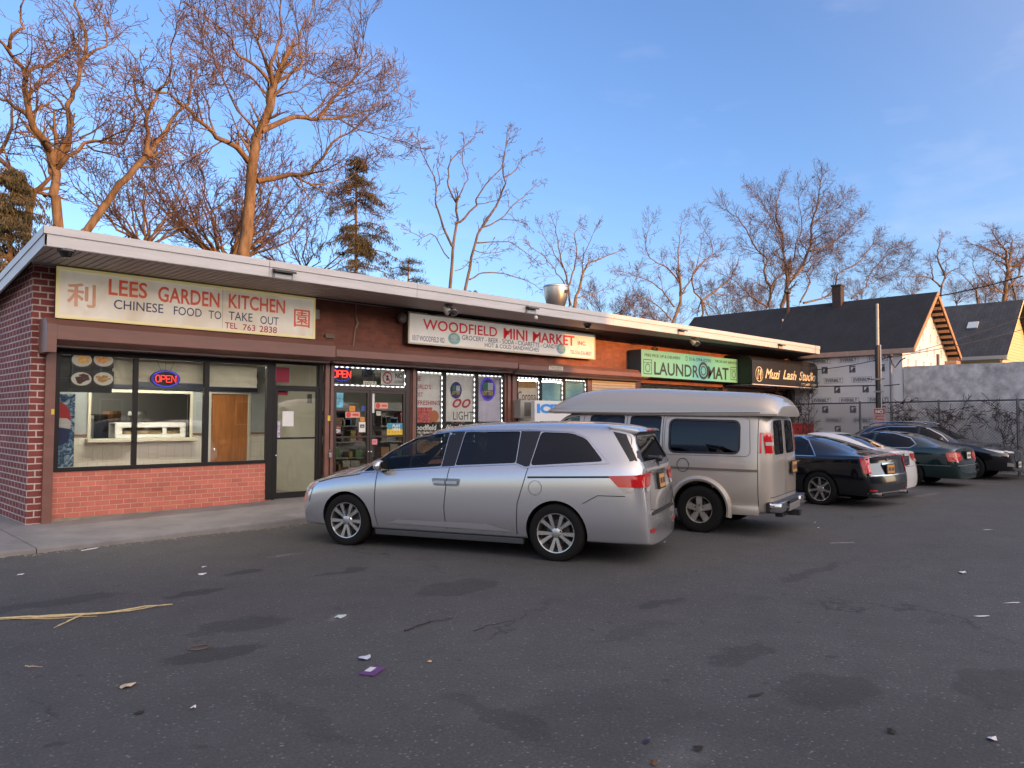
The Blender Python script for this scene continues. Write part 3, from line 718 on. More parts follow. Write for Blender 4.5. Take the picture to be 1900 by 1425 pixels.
# ================================================================== LED SIGNS
LEDR = emis('led_red', (1.0,.045,.035), 1.0); LEDB = emis('led_blue', (.08,.10,1.0), .8); LEDW = emis('led_white', (.92,.96,1.0), 1.3); LEDC = emis('led_cyan', (.1,.5,.9), .4)
def ledtext(mb, s, x0, x1, z0, z1, y, th=.014):
    """neon-like strokes"""
    G = {'O': [[(0,.3),(0,.7),(.25,1),(.75,1),(1,.7),(1,.3),(.75,0),(.25,0),(0,.3)]], 'P': [[(0,0),(0,1),(.8,1),(1,.85),(1,.6),(.8,.45),(0,.45)]],
         'E': [[(1,1),(0,1),(0,0),(1,0)],[(0,.5),(.8,.5)]], 'N': [[(0,0),(0,1),(1,0),(1,1)]], 'A': [[(0,0),(.5,1),(1,0)],[(.2,.4),(.8,.4)]], 'T': [[(0,1),(1,1)],[(.5,1),(.5,0)]], 'M': [[(0,0),(0,1),(.5,.4),(1,1),(1,0)]]}
    n = len(s); w = (x1-x0)/(n*1.25-.25)
    for i, ch in enumerate(s):
        for st in G[ch]: mb.tube([(x0+(i*1.25+a)*w, y, z0+b_*(z1-z0)) for a, b_ in st], th/2, 6)
t = thing('open_sign', 'oval lit open sign hanging in the take-out window', 'neon sign', (2.09, .12, 2.37))
c0 = atY(307, 703, .12); t.location = c0
w = .245
MB().lathe([(0.0,-.012),(w*.96,-.012),(w,-.006),(w,.02),(0,.02)], axis='y', n=40).build('backing', BLACKP, t, xf=Matrix.Diagonal((1.0,1,.60,1)))
mb = MB()
n = 40
vs = [(math.cos(2*math.pi*i/n)*r, -.0145, math.sin(2*math.pi*i/n)*r*.6) for r in (w*.80, w*.97) for i in range(n)]
mb.add(vs, [(i, (i+1) % n, n+(i+1) % n, n+i) for i in range(n)]); mb.build('glow_ring', emis('led_ring', (.10,.09,.75), .12), t, fixn=False)
mb = MB()
for i in range(44):
    a = 2*math.pi*i/44
    if abs(math.sin(a)) > .5: mb.ball((math.cos(a)*w*.87, -.02, math.sin(a)*w*.87*.60), .0055, 6)
mb.build('blue_leds', LEDB, t)
mb = MB(); ledtext(mb, 'OPEN', -.165, .165, -.055, .055, -.022, .014); mb.build('lettering', LEDR, t)
mb = MB()
for dx in (-.09, 0, .09): mb.tube([(dx*.8, 0, w*.55), (dx*1.6, 0, .30)], .003, 5)
mb.build('hanging_wire', BLACKP, t)
c0 = atY(634, 694, .11)
t = thing('open_sign', 'bright red lit open sign behind the glass over the market door', 'neon sign', c0)
MB().box(-.22,.22,.01,.02,-.17,.17).build('backing', BLACKP, t)
mb = MB(); ledtext(mb, 'OPEN', -.20, .20, -.065, .065, -.012, .024); mb.build('lettering', LEDR, t)
mb = MB()
for i in range(30):
    a = 2*math.pi*i/30
    if abs(math.sin(a)) > .55: mb.ball((math.cos(a)*.2, -.004, math.sin(a)*.14), .007, 6)
mb.build('blue_leds', LEDB, t)
c0 = atY(684, 694, .11)
t = thing('led_sign', 'dim teller machine sign with an arc of blue dots beside the red open sign', 'neon sign', c0)
MB().box(-.15,.15,.01,.02,-.13,.13).build('backing', BLACKP, t)
mb = MB()
for i in range(12):
    a = math.pi*(.15+.7*i/11); mb.ball((math.cos(a)*.15, -.004, math.sin(a)*.10), .005, 6)
mb.build('blue_leds', LEDC, t)
mb = MB(); ledtext(mb, 'ATM', -.1, .1, -.06, .03, -.01, .012); mb.build('lettering', plain('unlit_tube', (.05,.06,.06), .4), t)
def led_strip(label, segs, y=-.0):
    t = thing('light_strip', label, 'light strip', (segs[0][0], y, segs[0][2]), group='white dotted light strips round the market windows'); mb = MB(); mc = MB()
    for (x0, x1, z0, z1) in segs:
        hor = (x1-x0) > (z1-z0); ln = (x1-x0) if hor else (z1-z0); k = max(1, int(ln/.115)); 
        if hor: mc.box(x0, x1, y+.006, y+.012, z0-.004, z0+.016)
        else: mc.box(x0-.004, x0+.016, y+.006, y+.012, z0, z1)
        for i in range(k):
            p = (i+.2)/k*ln
            if hor: mb.box(x0+p, x0+p+.05, y-.004, y+.0055, z0-.002, z0+.014)
            else: mb.box(x0-.002, x0+.014, y-.004, y+.0055, z0+p, z0+p+.05)
    o = t
    to_local(mb, t); to_local(mc, t); mc.build('strip', WHITEP, t); mb.build('leds', LEDW, t)
led_strip('white light strip framing the glass over the market door', [(5.2,6.92,2.70,2.70),(5.2,6.92,2.345,2.345),(6.905,6.905,2.36,2.69)])
led_strip('white light strip on the first poster window, beside the market door', [(7.24,7.94,2.685,2.685),(7.925,7.925,1.0,2.66)])
led_strip('white light strip on the second poster window', [(8.04,8.90,2.685,2.685),(8.89,8.89,1.0,2.66)])
led_strip('white light strip on the purple poster window', [(9.01,9.78,2.685,2.685),(9.765,9.765,1.0,2.66)])
led_strip('white light strip on the window above the ice freezer', [(10.3,11.05,2.685,2.685),(11.04,11.04,1.0,2.66)])
led_strip('white light strip on the middle beach poster window', [(11.16,11.94,2.685,2.685),(11.93,11.93,1.0,2.66)])
led_strip('white light strip on the last beach poster window, by the roll door', [(12.045,12.86,2.685,2.685),(12.85,12.85,1.0,2.66)])

# ================================================================== POSTERS AND STICKERS
_pi = [0]
def poster(name, label, cat, x0, x1, z0, z1, m_, y=.055, extra=(), grp=None):
    t = thing(name, label, cat, (x0, y, z0), group=grp); MB().box(0, x1-x0, 0, .003, 0, z1-z0).build('sheet', m_, t)
    for k, (nm, mt_, fn) in enumerate(extra):
        mb = MB(); fn(mb); to_local(mb, t); mb.build(nm, mt_, t, fixn=False)
    return t
def ell(mb, cx, cz, rx, rz_, y, n=24): mb.add([(cx+math.cos(2*math.pi*i/n)*rx, y, cz+math.sin(2*math.pi*i/n)*rz_) for i in range(n)], [tuple(range(n))])
def ring(mb, cx, cz, rx, rz_, k, y, n=32): mb.add([(cx+math.cos(2*math.pi*i/n)*rx*f, y, cz+math.sin(2*math.pi*i/n)*rz_*f) for f in (k, 1) for i in range(n)], [(i, (i+1) % n, n+(i+1) % n, n+i) for i in range(n)])
def rect(mb, x0, x1, z0, z1, y): mb.add([(x0,y,z0),(x1,y,z0),(x1,y,z1),(x0,y,z1)], [(0,1,2,3)])
SILV = mat('poster_silver', (.74,.73,.74), .4, var=.25, vscale=2); INKR = plain('poster_red', (.45,.04,.06), .5); BLACKPAP = plain('poster_black', (.012,.012,.013), .5); WHITEINK = plain('white_ink', (.75,.75,.73), .5)
BREAD = mat('bread_picture', (.50,.26,.10), .5, var=.6, vscale=5)
py_ = .052; zp = 1.62
def band_black(x0, x1, label, cut):
    zt = 1.585; zb = 1.20
    def tx(mb):
        put_text(mb, 'oodfield' if cut else 'Woodfield', x0+.01, x1-.12, zt-.155, zt-.03, front(.0455), bold=.03, shear=.15)
        put_text(mb, 'Mini Market Inc.', x0+.05, x1-.2, zt-.225, zt-.17, front(.0455), bold=.03, shear=.15)
        put_text(mb, 'Sandwiches', x0+.14, x1-.26, zt-.295, zt-.245, front(.0455), bold=.03, shear=.15)
    def br(mb):
        ell(mb, (x0+x1)/2-.12, zb-.12, (x1-x0)*.32, .15, .0455); ell(mb, (x0+x1)/2+.2, zb-.16, (x1-x0)*.3, .15, .0452)
    poster('window_poster', label, 'poster', x0, x1, .90, zt, BLACKPAP, y=.047, extra=(('lettering', WHITEINK, tx), ('picture', BREAD, br)), grp='black sandwich posters in the market windows')
def p1_tx(mb):
    for s, a, b_, x1 in (('HE',2.50,2.60,7.38),("ORLD'S",2.33,2.43,7.66),('OST',2.155,2.255,7.44),('EFRESHING',1.98,2.08,7.91)): put_text(mb, s, 7.24, x1, a, b_, front(.0515), bold=.01)
def p1_pic(mb): rect(mb, 7.24, 7.7, 1.6, 1.93, .0515)
def p1_em(mb): ell(mb, 7.76, 1.74, .13, .13, .051)
poster('window_poster', 'silver beer poster with dark red words, nearest the market door', 'poster', 7.237, 7.943, zp, 2.65, SILV, extra=(('lettering', INKR, p1_tx), ('picture', mat('food_picture', (.55,.12,.12), .5, var=.9, vscale=22), p1_pic), ('emblem', plain('orange_ink', (.5,.17,.08), .5), p1_em)))
band_black(7.237, 7.943, 'black sandwich poster under the dark red refreshing words', True)
def lot(mbx, cx, cz, rx): ell(mbx, cx, cz, rx, rx*1.12, .0505)
LOTB = plain('lottery_blue', (.03,.03,.22), .5); LOTY = plain('lottery_yellow', (.62,.46,.03), .5); LOTG = plain('lottery_green', (.03,.16,.10), .5); LOTW = plain('lottery_pale', (.45,.48,.62), .5)
def p2_tx(mb): put_text(mb, 'oo', 8.28, 8.83, 1.93, 2.14, front(.0515), bold=.015, shear=.4)
def p2_tx2(mb): put_text(mb, 'LIGHT', 8.30, 8.90, 1.66, 1.85, front(.0515), bold=.004)
poster('window_poster', 'silver light beer poster in the window right of the refreshing words', 'poster', 8.04, 8.906, zp, 2.65, SILV, extra=(('lettering', INKR, p2_tx), ('lettering', plain('grey_ink', (.09,.09,.12), .5), p2_tx2)))
band_black(8.04, 8.906, 'black sandwich poster below the large light beer lettering', False)
poster('window_poster', 'grey and lilac mountain poster in the third market window', 'poster', 9.007, 9.786, zp, 2.65, mat('poster_lilac', (.50,.47,.60), .4, var=.5, vscale=1.6),
       extra=(('picture', mat('poster_slope', (.58,.56,.74), .5, var=.2, vscale=2), lambda mb: mb.add([(9.01,.0515,1.62),(9.78,.0515,1.62),(9.78,.0515,2.33),(9.4,.0515,2.12),(9.01,.0515,2.08)], [(0,1,2,3,4)])),))
band_black(9.007, 9.786, 'black sandwich poster below the lilac mountain poster', False)
def lottery(label, cx, cz, r, glow):
    t = thing('lottery_sign', label, 'window sign', (cx, .044, cz))
    def b_(nm, mt_, fn):
        mb = MB(); fn(mb); mb.v = [(p[0], p[1], p[2]) for p in mb.v]; mb.build(nm, mt_, t, fixn=False)
    b_('rim', LOTB if not glow else emis('led_violet', (.13,.06,.75), .18), lambda mb: ring(mb, 0, 0, r, r*1.15, .84, -.004))
    b_('backing', LOTB, lambda mb: ell(mb, 0, 0, r*.85, r*.98, -.001))
    b_('field', LOTG, lambda mb: rect(mb, -r*.68, 0, -.1*r, r*.62, -.003)); b_('field', LOTW, lambda mb: rect(mb, 0, r*.68, -.1*r, r*.62, -.003))
    b_('lettering', LOTY, lambda mb: put_text(mb, 'LOTTERY', -r*.72, r*.72, -r*.62, -r*.16, front(-.005), bold=.03))
lottery('oval blue and yellow lottery sign on the silver light beer poster', 8.38, 2.33, .165, False)
lottery('oval lottery sign with a glowing violet rim on the lilac poster', 9.36, 2.38, .24, True)
COR = plain('corona_blue', (.03,.05,.12), .5)
def p4(mb): put_text(mb, 'Corona', 10.36, 11.0, 2.13, 2.36, front(.0515), bold=.004); put_text(mb, 'Extra', 10.5, 10.93, 1.90, 2.06, front(.0515), bold=.004)
poster('window_poster', 'sandy beer poster with dark blue script above the ice freezer', 'poster', 10.30, 11.05, 1.2, 2.62, mat('poster_sand', (.74,.62,.52), .45, var=.2, vscale=2), extra=(('lettering', COR, p4), ('picture', plain('sand_band', (.45,.25,.07), .5, var=.2), lambda mb: rect(mb, 10.3, 11.02, 2.45, 2.62, .0518))))
SEA = mat('poster_sea', (.20,.44,.56), .4, var=.3, vscale=1.5, stretch=(.6,1,3))
poster('window_poster', 'blue sea poster reading find your, left half of the beach pair', 'poster', 11.16, 11.946, 1.0, 2.62, SEA, extra=(('lettering', WHITEINK, lambda mb: put_text(mb, 'Find your', 11.2, 11.93, 1.98, 2.18, front(.0515))),))
poster('window_poster', 'blue sea poster reading beach, next to the tan roll door', 'poster', 12.044, 12.866, 1.0, 2.62, SEA, extra=(('lettering', WHITEINK, lambda mb: put_text(mb, 'beach', 12.06, 12.6, 1.98, 2.18, front(.0515))),))
# no loitering plate
nl0, nl1 = atY(707, 690, .06), atY(751, 690, .06)
def nl_r(mb):
    ring(mb, nl0.x+.16, 2.535, .125, .125, .80, .056); mb.add([(nl0.x+.16-.09,.0555,2.535+.075),(nl0.x+.16-.075,.0555,2.535+.09),(nl0.x+.16+.09,.0555,2.535-.075),(nl0.x+.16+.075,.0555,2.535-.09)], [(0,1,2,3)])
def nl_t(mb): put_text(mb, 'NO', nl0.x+.36, nl1.x-.06, 2.535, 2.645, front(.056), bold=.03); put_text(mb, 'LOITERING', nl0.x+.34, nl1.x-.03, 2.43, 2.49, front(.056), bold=.01); ell(mb, nl0.x+.16, 2.56, .03, .03, .0565); rect(mb, nl0.x+.13, nl0.x+.2, 2.48, 2.53, .0565)
poster('no_loitering_sign', 'white no loitering sign over the market door', 'sign', nl0.x, nl1.x, 2.39, 2.68, plain('sign_white', (.62,.62,.62), .4), y=.057, extra=(('lettering', BLACKP, nl_t), ('symbol', plain('symbol_red', (.5,.03,.03), .5), nl_r)))
a0 = atY(675, 712, .04)
poster('number_plate', 'cream strip with the house number tilted over the market door', 'house number', a0.x-.02, a0.x+.30, 2.345, 2.45, plain('number_cream', (.6,.58,.46), .5), y=.03, extra=(('lettering', BLACKP, lambda mb: put_text(mb, '1017', a0.x+.02, a0.x+.27, 2.36, 2.44, front(.0285), shear=.25)),))
# door stickers, measured from the photograph (px rectangles)
def sticker(label, x0, y0, x1, y1, m_, yy=.0035, ex=(), cat='sticker', nm='door_sticker'):
    a, b_ = atY(x0, y1, yy), atY(x1, y0, yy); b2 = atY(x0, y0, yy)
    X0, X1, Z0_, Z1_ = a.x, b_.x, a.z, b2.z
    return poster(nm, label, cat, X0, X1, Z0_, Z1_, m_, y=yy, extra=[(n_, mt_, (lambda f: (lambda mb: f(mb, X0, X1, Z0_, Z1_)))(f)) for n_, mt_, f in ex])
OR = plain('sticker_orange', (.58,.22,.03), .5, var=.3, vscale=30); SAL = plain('sticker_salmon', (.62,.30,.22), .5, var=.1, vscale=20); BLU = mat('sticker_blue', (.12,.38,.50), .5, var=.7, vscale=9); PAPER = plain('paper', (.66,.66,.64), .6, var=.05)
yo = .0025
sticker('pale blue wedge shaped drink sticker at the top of the left market door', 616, 727, 637, 756, BLU)
sticker('small orange square sticker on the left market door', 648, 753, 659, 763, OR)
sticker('salmon pill-shaped sticker on the left market door', 641, 764, 668, 775, SAL, ex=(('lettering', plain('sticker_red', (.5,.05,.05), .5), lambda mb, a, b_, c, d: (ell(mb, a+.07, (c+d)/2, .055, .055, yo), rect(mb, a+.16, b_-.03, (c+d)/2-.02, (c+d)/2+.02, yo))),))
sticker('salmon pill-shaped sticker on the right market door', 696, 747, 720, 758, SAL, ex=(('lettering', plain('sticker_red', (.5,.05,.05), .5), lambda mb, a, b_, c, d: (ell(mb, a+.07, (c+d)/2, .055, .055, yo), rect(mb, a+.16, b_-.03, (c+d)/2-.02, (c+d)/2+.02, yo))),))
sticker('narrow white decal strip beside the right door seam', 690, 728, 695, 766, PAPER)
sticker('small orange sticker above the black framed notice', 668, 774, 677, 782, OR)
sticker('white notice with a black square on the left market door', 666, 783, 678, 802, PAPER, ex=(('lettering', BLACKP, lambda mb, a, b_, c, d: rect(mb, a+.025, b_-.025, c+.09, d-.05, yo)), ('lettering', WHITEINK, lambda mb, a, b_, c, d: put_text(mb, 'CB', a+.045, b_-.045, c+.13, d-.10, front(yo-.001), bold=.02))))
sticker('red and white push sticker low on the left market door', 616, 792, 632, 804, BLACKP, ex=(('lettering', WHITEINK, lambda mb, a, b_, c, d: put_text(mb, 'PUSH', a+.01, b_-.01, c+.005, c+.085, front(yo), bold=.02)), ('banner', plain('sticker_brick', (.5,.12,.08), .5), lambda mb, a, b_, c, d: rect(mb, a, b_, c+.10, d, yo))))
sticker('blue and yellow play here sticker on the right market door', 718, 785, 747, 807, LOTY, ex=(('banner', plain('sticker_teal', (.03,.25,.36), .5), lambda mb, a, b_, c, d: rect(mb, a, b_, (c+d)/2, d, yo)), ('lettering', WHITEINK, lambda mb, a, b_, c, d: (put_text(mb, 'PLAY', a+.14, b_-.06, d-.085, d-.03, front(yo-.001), bold=.02), put_text(mb, 'HERE', a+.14, b_-.06, d-.155, d-.10, front(yo-.001), bold=.02))), ('dots', OR, lambda mb, a, b_, c, d: [ell(mb, a+.06+i*.075, c+.06+j*.06, .02, .02, yo) for i in range(5) for j in (0, 1)])))
sticker('small pink flower decal on the lower right market door', 689, 815, 700, 825, mat('sticker_pink', (.55,.2,.22), .5, var=.8, vscale=25))
sticker('small pale picture sticker near the market door seam', 698, 763, 707, 771, mat('sticker_grey', (.4,.42,.36), .5, var=.6, vscale=25))
sticker('small dark blue round badge on the left market door', 670, 753, 677, 763, plain('sticker_navy', (.03,.06,.25), .5))
sticker('yellow tag on the brown guide at the market door', 608, 771, 613, 781, LOTY, yy=-.08)
sticker('yellow tag on the brown guide by the corner pillar', 95, 759, 101, 769, LOTY, yy=-.08)
sticker('white paper notice taped inside the take-out door', 524, 763, 545, 791, PAPER)
sticker('small card logos sticker on the take-out door edge', 512, 781, 520, 812, mat('sticker_cards', (.42,.36,.48), .5, var=.9, vscale=22))
sticker('red paper notice in the glass over the take-out door', 512, 681, 537, 709, plain('paper_red', (.42,.02,.07), .6), yy=.08)
sticker('lower red paper notice at the top of the take-out door', 513, 720, 534, 733, plain('paper_red', (.42,.02,.07), .6), yy=.08)
sticker('black hours card at the top right of the take-out door', 570, 731, 579, 748, BLACKP, yy=.08)
# take-out window: dish pictures, drink banner, blinds
def dish(label, px, py, cfood):
    c = atY(px, py, .10); t = thing('dish_picture', label, 'menu picture', (c.x, .10, c.z), group='backlit dish pictures in the take-out window')
    MB().box(-.155,.155,0,.006,-.125,.125).build('card', plain('dish_card', (.045,.035,.04), .4, var=.5, vscale=9), t)
    mb = MB(); ell(mb, 0, 0, .145, .105, -.002); mb.build('plate', mat('plate_white', (.45,.42,.36), .4, emit=(.45,.42,.36), estr=.12), t, fixn=False)
    rr = random.Random(int(px)); mb = MB()
    for i in range(26):
        a, r = rr.uniform(0, 6.28), rr.uniform(0, .8); k = rr.uniform(.012,.03); ell(mb, math.cos(a)*.125*r, .008+math.sin(a)*.085*r, k*1.6, k, -.003-.0004*i, 7)
    mb.build('food', cfood, t, fixn=False)
dish('backlit picture of golden fried wontons, upper left in the window', 152, 668, mat('food_gold', (.62,.36,.12), .5, emit=(.62,.33,.10), estr=.12, var=.5, vscale=30))
dish('backlit picture of orange fried rice, upper right of four', 192, 668, mat('food_orange', (.60,.27,.09), .5, emit=(.6,.25,.08), estr=.12, var=.5, vscale=30))
dish('backlit picture of dark beef with pale rice, lower left of four', 151, 703, mat('food_dark', (.09,.035,.03), .5, var=.6, vscale=30))
dish('backlit picture of brown meat and greens, lower right of four', 192, 703, mat('food_brown', (.34,.19,.07), .5, emit=(.34,.18,.06), estr=.1, var=.6, vscale=30))
a, b_ = atY(106, 650, .13), atY(207, 727, .13)
poster('menu_board', 'dark menu board behind the dish pictures', 'menu board', .34, b_.x, b_.z-.02, 2.66, mat('menu_dark', (.02,.025,.025), .4, var=.6, vscale=7), y=.115)
def pep(mbf): pass
a, b_ = atY(106, 731, .05), atY(136, 868, .05)
zt_, zb_ = atY(120, 731, .05).z, .93
def drink_material():
    m_, nt, b = nodes_of('drink_splash'); N, L = nt.nodes, nt.links
    tc_ = N.new('ShaderNodeTexCoord'); n_ = N.new('ShaderNodeTexNoise'); n_.inputs['Scale'].default_value = 9; n_.inputs['Detail'].default_value = 8; n_.inputs['Distortion'].default_value = 2.5
    L.new(tc_.outputs['Object'], n_.inputs['Vector']); r_ = N.new('ShaderNodeValToRGB'); e = r_.color_ramp.elements
    e[0].position = .36; e[0].color = (.012,.035,.09,1); e[1].position = .66; e[1].color = (.50,.56,.62,1); k = e.new(.5); k.color = (.06,.15,.25,1)
    L.new(n_.outputs['Fac'], r_.inputs[0]); L.new(r_.outputs[0], b.inputs['Base Color']); b.inputs['Roughness'].default_value = .3; return m_
xw = b_.x - .41
poster('drink_banner', 'blue splashing cola banner in the left edge of the take-out window', 'poster', .41, b_.x, zb_, zt_, drink_material(), y=.045,
       extra=(('red_swoosh', plain('swoosh_red', (.42,.03,.035), .4), lambda mb: mb.add([(.412,.043,zt_-.40)]+[(.412+xw*.74*math.sin(i/8*1.57), .043, zt_-.40+.27*math.cos(i/8*1.57)) for i in range(9)], [tuple(range(10))])),
              ('white_swoosh', plain('swoosh_white', (.55,.52,.48), .4), lambda mb: mb.add([(.412,.0425,zt_-.51),(.412+xw*.72,.0425,zt_-.54),(.412+xw*.75,.0425,zt_-.42),(.412+xw*.5,.0425,zt_-.375),(.412,.0425,zt_-.37)], [(0,1,2,3,4)])),
              ('dark_swoosh', plain('swoosh_blue', (.02,.03,.11), .4), lambda mb: mb.add([(.412,.042,zt_-.80),(.412+xw*.6,.042,zt_-.74),(.412+xw*.72,.042,zt_-.54),(.412,.042,zt_-.51)], [(0,1,2,3)]))))
BLIND = mat('blind_cream', (.74,.70,.54), .7, var=.06, bump=.4, bscale=5, stretch=(.3,1,14))
def blind(label, pl, pr, zb):
    a, b_ = atY(pl, 690, .16), atY(pr, 690, .16)
    t = thing('roller_blind', label, 'blind', (a.x, .16, zb), group='cream blinds in the take-out window'); mb = MB(); n = 12
    w = b_.x-a.x; h = 2.66-zb
    vs = []; 
    for j in range(9):
        for i in range(n+1): vs.append((w*i/n, .012*math.sin(i*1.3+j)+.01*math.sin(j*2.1), h*j/8))
    mb.add(vs, [(j*(n+1)+i, j*(n+1)+i+1, (j+1)*(n+1)+i+1, (j+1)*(n+1)+i) for j in range(8) for i in range(n)]); mb.build('fabric', BLIND, t, smooth=True)
    MB().tube([(0,0,-.006),(w,0,-.006)], .012, 8).build('bottom_bar', WHITEP, t)
z1_ = atY(230, 712, .16).z
blind('short cream blind beside the dish pictures', 207, 246, z1_)
blind('cream blind behind the oval open sign', 256, 379, atY(320, 709, .16).z)
blind('cream blind hanging lower in the third take-out window', 388, 477, atY(430, 717, .16).z)
# menu band on the partition
mb = MB(); a = atY(140, 722, YL-.05); b_ = atY(478, 722, YL-.05)
t = thing('menu_board', 'long dark menu strip with white plates above the counter', 'menu board', (a.x, YL-.05, cwT+.07))
MB().box(0, b_.x-a.x, 0, .03, 0, .42).build('board', plain('menu_band', (.018,.022,.035), .3), t)
mb = MB()
for i in range(9): ell(mb, .3+i*.42, .24, .15, .10, -.003)
mb.build('dish_row', mat('dish_row', (.30,.27,.22), .5, var=.7, vscale=8), t, fixn=False)
# counter warmer, kitchen things
t = thing('food_warmer', 'white glass-fronted warmer on the take-out counter', 'food warmer', (0, 0, 0))
wl_, wr_ = atY(213, 800, YL+.15), atY(343, 800, YL+.15); t.location = (wl_.x, YL+.12, cwB)
w = wr_.x-wl_.x; hh = atY(260, 784, YL+.15).z-cwB
MB().box(0,w,.35,.38,0,hh).build('back', WHITEP, t)
mb = MB()
for (a, b_, c, d) in ((0,w,0,.07),(0,w,hh-.09,hh),(0,.12,.07,hh-.09),(w-.1,w,.07,hh-.09),(w*.66,w*.72,.07,hh-.09)): mb.box(a, b_, 0, .03, c, d)
mb.build('front', WHITEP, t, bevel=.006)
MB().box(0,w,.03,.35,hh-.02,hh).build('top', WHITEP, t)
MB().box(.1,w-.1,.06,.3,.08,hh*.5).build('tray', mat('warmer_food', (.22,.15,.08), .4, var=.8, vscale=9), t)
rr = random.Random(5)
for i in range(7):
    x = cwL+.15+i*(cwR-cwL-.3)/6; h = rr.uniform(.25,.7); m_ = [GALV, WHITEP, plain('pot_dark', (.05,.045,.04), .4), plain('box_brown', (.25,.13,.06), .6)][i % 4]
    lab = ['steel stock pot on the kitchen shelf', 'white carton stack at the back of the kitchen', 'dark pan on the kitchen shelf', 'brown box on the kitchen shelf'][i % 4]
    tag(MB().lathe([(0,0),(.16,0),(.18,h*.9),(.17,h),(0,h)], n=14).build('kitchen_pot', m_), lab + (', left end' if i < 3 else ', further right'), 'pot', 'things on the kitchen shelf').location = (x, YL+1.7, 1.15+.0)
sh = thing('kitchen_shelf', 'dim kitchen shelf behind the take-out counter', 'shelf', (cwL, YL+1.6, 1.1))
MB().box(0, cwR-cwL, -.2, .3, -.02, .04).build('board', GALV, sh); 
for x in (.1, cwR-cwL-.1): MB().box(x-.03, x+.03, 0, .06, -.9, -.02).build('leg', GALV, sh)
# market shelves behind the doors
rr = random.Random(11); PAL = [(.16,.03,.025),(.17,.12,.03),(.03,.05,.12),(.18,.17,.15),(.04,.09,.04),(.14,.07,.03),(.10,.08,.07)]
for k, (x0, x1, y) in enumerate(((5.15,6.3,2.6),(6.5,8.2,3.4),(8.4,11.5,3.0))):
    t = thing('store_shelf', ['stocked shelf seen through the left market door', 'stocked shelf seen through the right market door', 'stocked shelf behind the poster windows'][k], 'shelf', (x0, y, .2))
    mb = MB(); mb.box(0,x1-x0,.35,.38,0,1.9)
    for z in (.1,.5,.9,1.3,1.7): mb.box(0,x1-x0,0,.35,z-.02,z)
    mb.build('frame', plain('shelf_grey', (.16,.16,.16), .5), t)
    for c_i in range(7):
        mb = MB()
        for z in (.1,.5,.9,1.3):
            x = rr.uniform(0, .2)
            while x < x1-x0-.2:
                w = rr.uniform(.1,.28)
                if rr.random() < .17: mb.box(x, x+w*.92, .04, .3, z+.002, z+rr.uniform(.14,.34))
                x += w
        if mb.v: mb.build('goods', plain('goods_%d' % c_i, PAL[c_i], .4, var=.4, vscale=25), t)
# ================================================================== THINGS FIXED TO THE FRONT AND ROOF
def dome(label, px, py, r=.075):
    c = atZ(px, py, 3.98)
    c = Vector((c.x, max(-1.35, min(-.1, c.y)), 4.019)); t = thing('dome_camera', label, 'security camera', c)
    MB().lathe([(0,0),(r*1.15,0),(r*1.15,-.03),(r,-.04)], n=20).build('base', plain('dome_grey', (.10,.10,.10), .4), t, smooth=True)
    MB().lathe([(r*.9,-.03),(r*.85,-.07),(r*.55,-.11),(0,-.125)], n=20).build('lens_dome', BLACKG, t, smooth=True)
dome('dark dome camera under the roof edge at the left corner', 124, 468, .10)
dome('dark dome camera under the soffit past the market sign', 1090, 604, .085)
def wallpack(label, px, py, w=.36):
    c = atY(px, py, -1.47); t = thing('roof_light', label, 'flood light', (c.x, -1.454, 4.10), group='small floodlights on the roof edge')
    MB().box(-w/2,w/2,-.02,-.001,-.10,.06).build('back_plate', plain('lamp_grey', (.22,.22,.22), .5), t, bevel=.004)
    MB().prism([(-.02,.06),(-.12,.035),(-.13,.0),(-.02,.015)], -w/2-.01, w/2+.01, axis='x').build('hood', BLACKP, t)
    MB().box(-w/2+.03,w/2-.03,-.03,-.021,-.085,-.01).build('lens', plain('lamp_lens', (.45,.45,.43), .2), t)
    return t
wallpack('black hooded floodlight on the roof edge above the gap between signs', 525, 510)
t = wallpack('floodlight with a hanging bulb on the roof edge over the market sign', 985, 578, .30)
MB().ball((.12,-.05,-.17), .05, 12).build('bulb', plain('bulb_white', (.6,.6,.58), .2), t, smooth=True)
wallpack('small floodlight on the sunlit roof edge over the teal sign', 1264, 617, .3)
wallpack('small floodlight near the right end of the roof edge', 1448, 642, .3)
def twin(label, px, py, y=-.55):
    c = atZ(px, py-12, 4.02); c = Vector((c.x, max(-1.2, min(-.25, c.y)), 4.018)); t = thing('security_light', label, 'security light', c, group='twin security lights under the soffit')
    MB().lathe([(0,0),(.075,0),(.075,-.03),(.03,-.06),(0,-.06)], n=16).build('base', plain('lamp_grey', (.22,.22,.22), .5), t, smooth=True)
    for sx in (-1, 1):
        M_ = Matrix.Translation((sx*.10, -.05, -.13)) @ Matrix.Rotation(sx*.6, 4, 'Y') @ Matrix.Rotation(-.7, 4, 'X')
        h = MB().lathe([(.02,.09),(.045,.06),(.06,0),(.08,-.07),(.075,-.075)], n=16).build('lamp_head', plain('lamp_pale', (.42,.42,.40), .35), t, smooth=True, xf=M_)
        MB().lathe([(0,-.06),(.07,-.065)], n=16).build('lens', CHROME, h, xf=M_)
        MB().tube([(0,0,-.04),(sx*.06,-.03,-.08),(sx*.09,-.05,-.11)], .012, 6).build('arm', BLACKP, t)
twin('grey twin-head security light just above the market sign', 832, 577)
twin('twin-head security light above the teal sign', 1308, 637)
a, b_ = atY(715, 600, -.03), atY(815, 578, -.5)
tag(MB().tube([(a.x,-.02,3.99),(a.x+.5,-.05,3.995),(a.x+1.1,-.25,3.93),(a.x+1.5,-.45,3.99)], .009, 6).build('cable', BLACKP, smooth=True), 'black cable looping to the security light over the market sign', 'cable')
a = atY(660, 550, -.01)
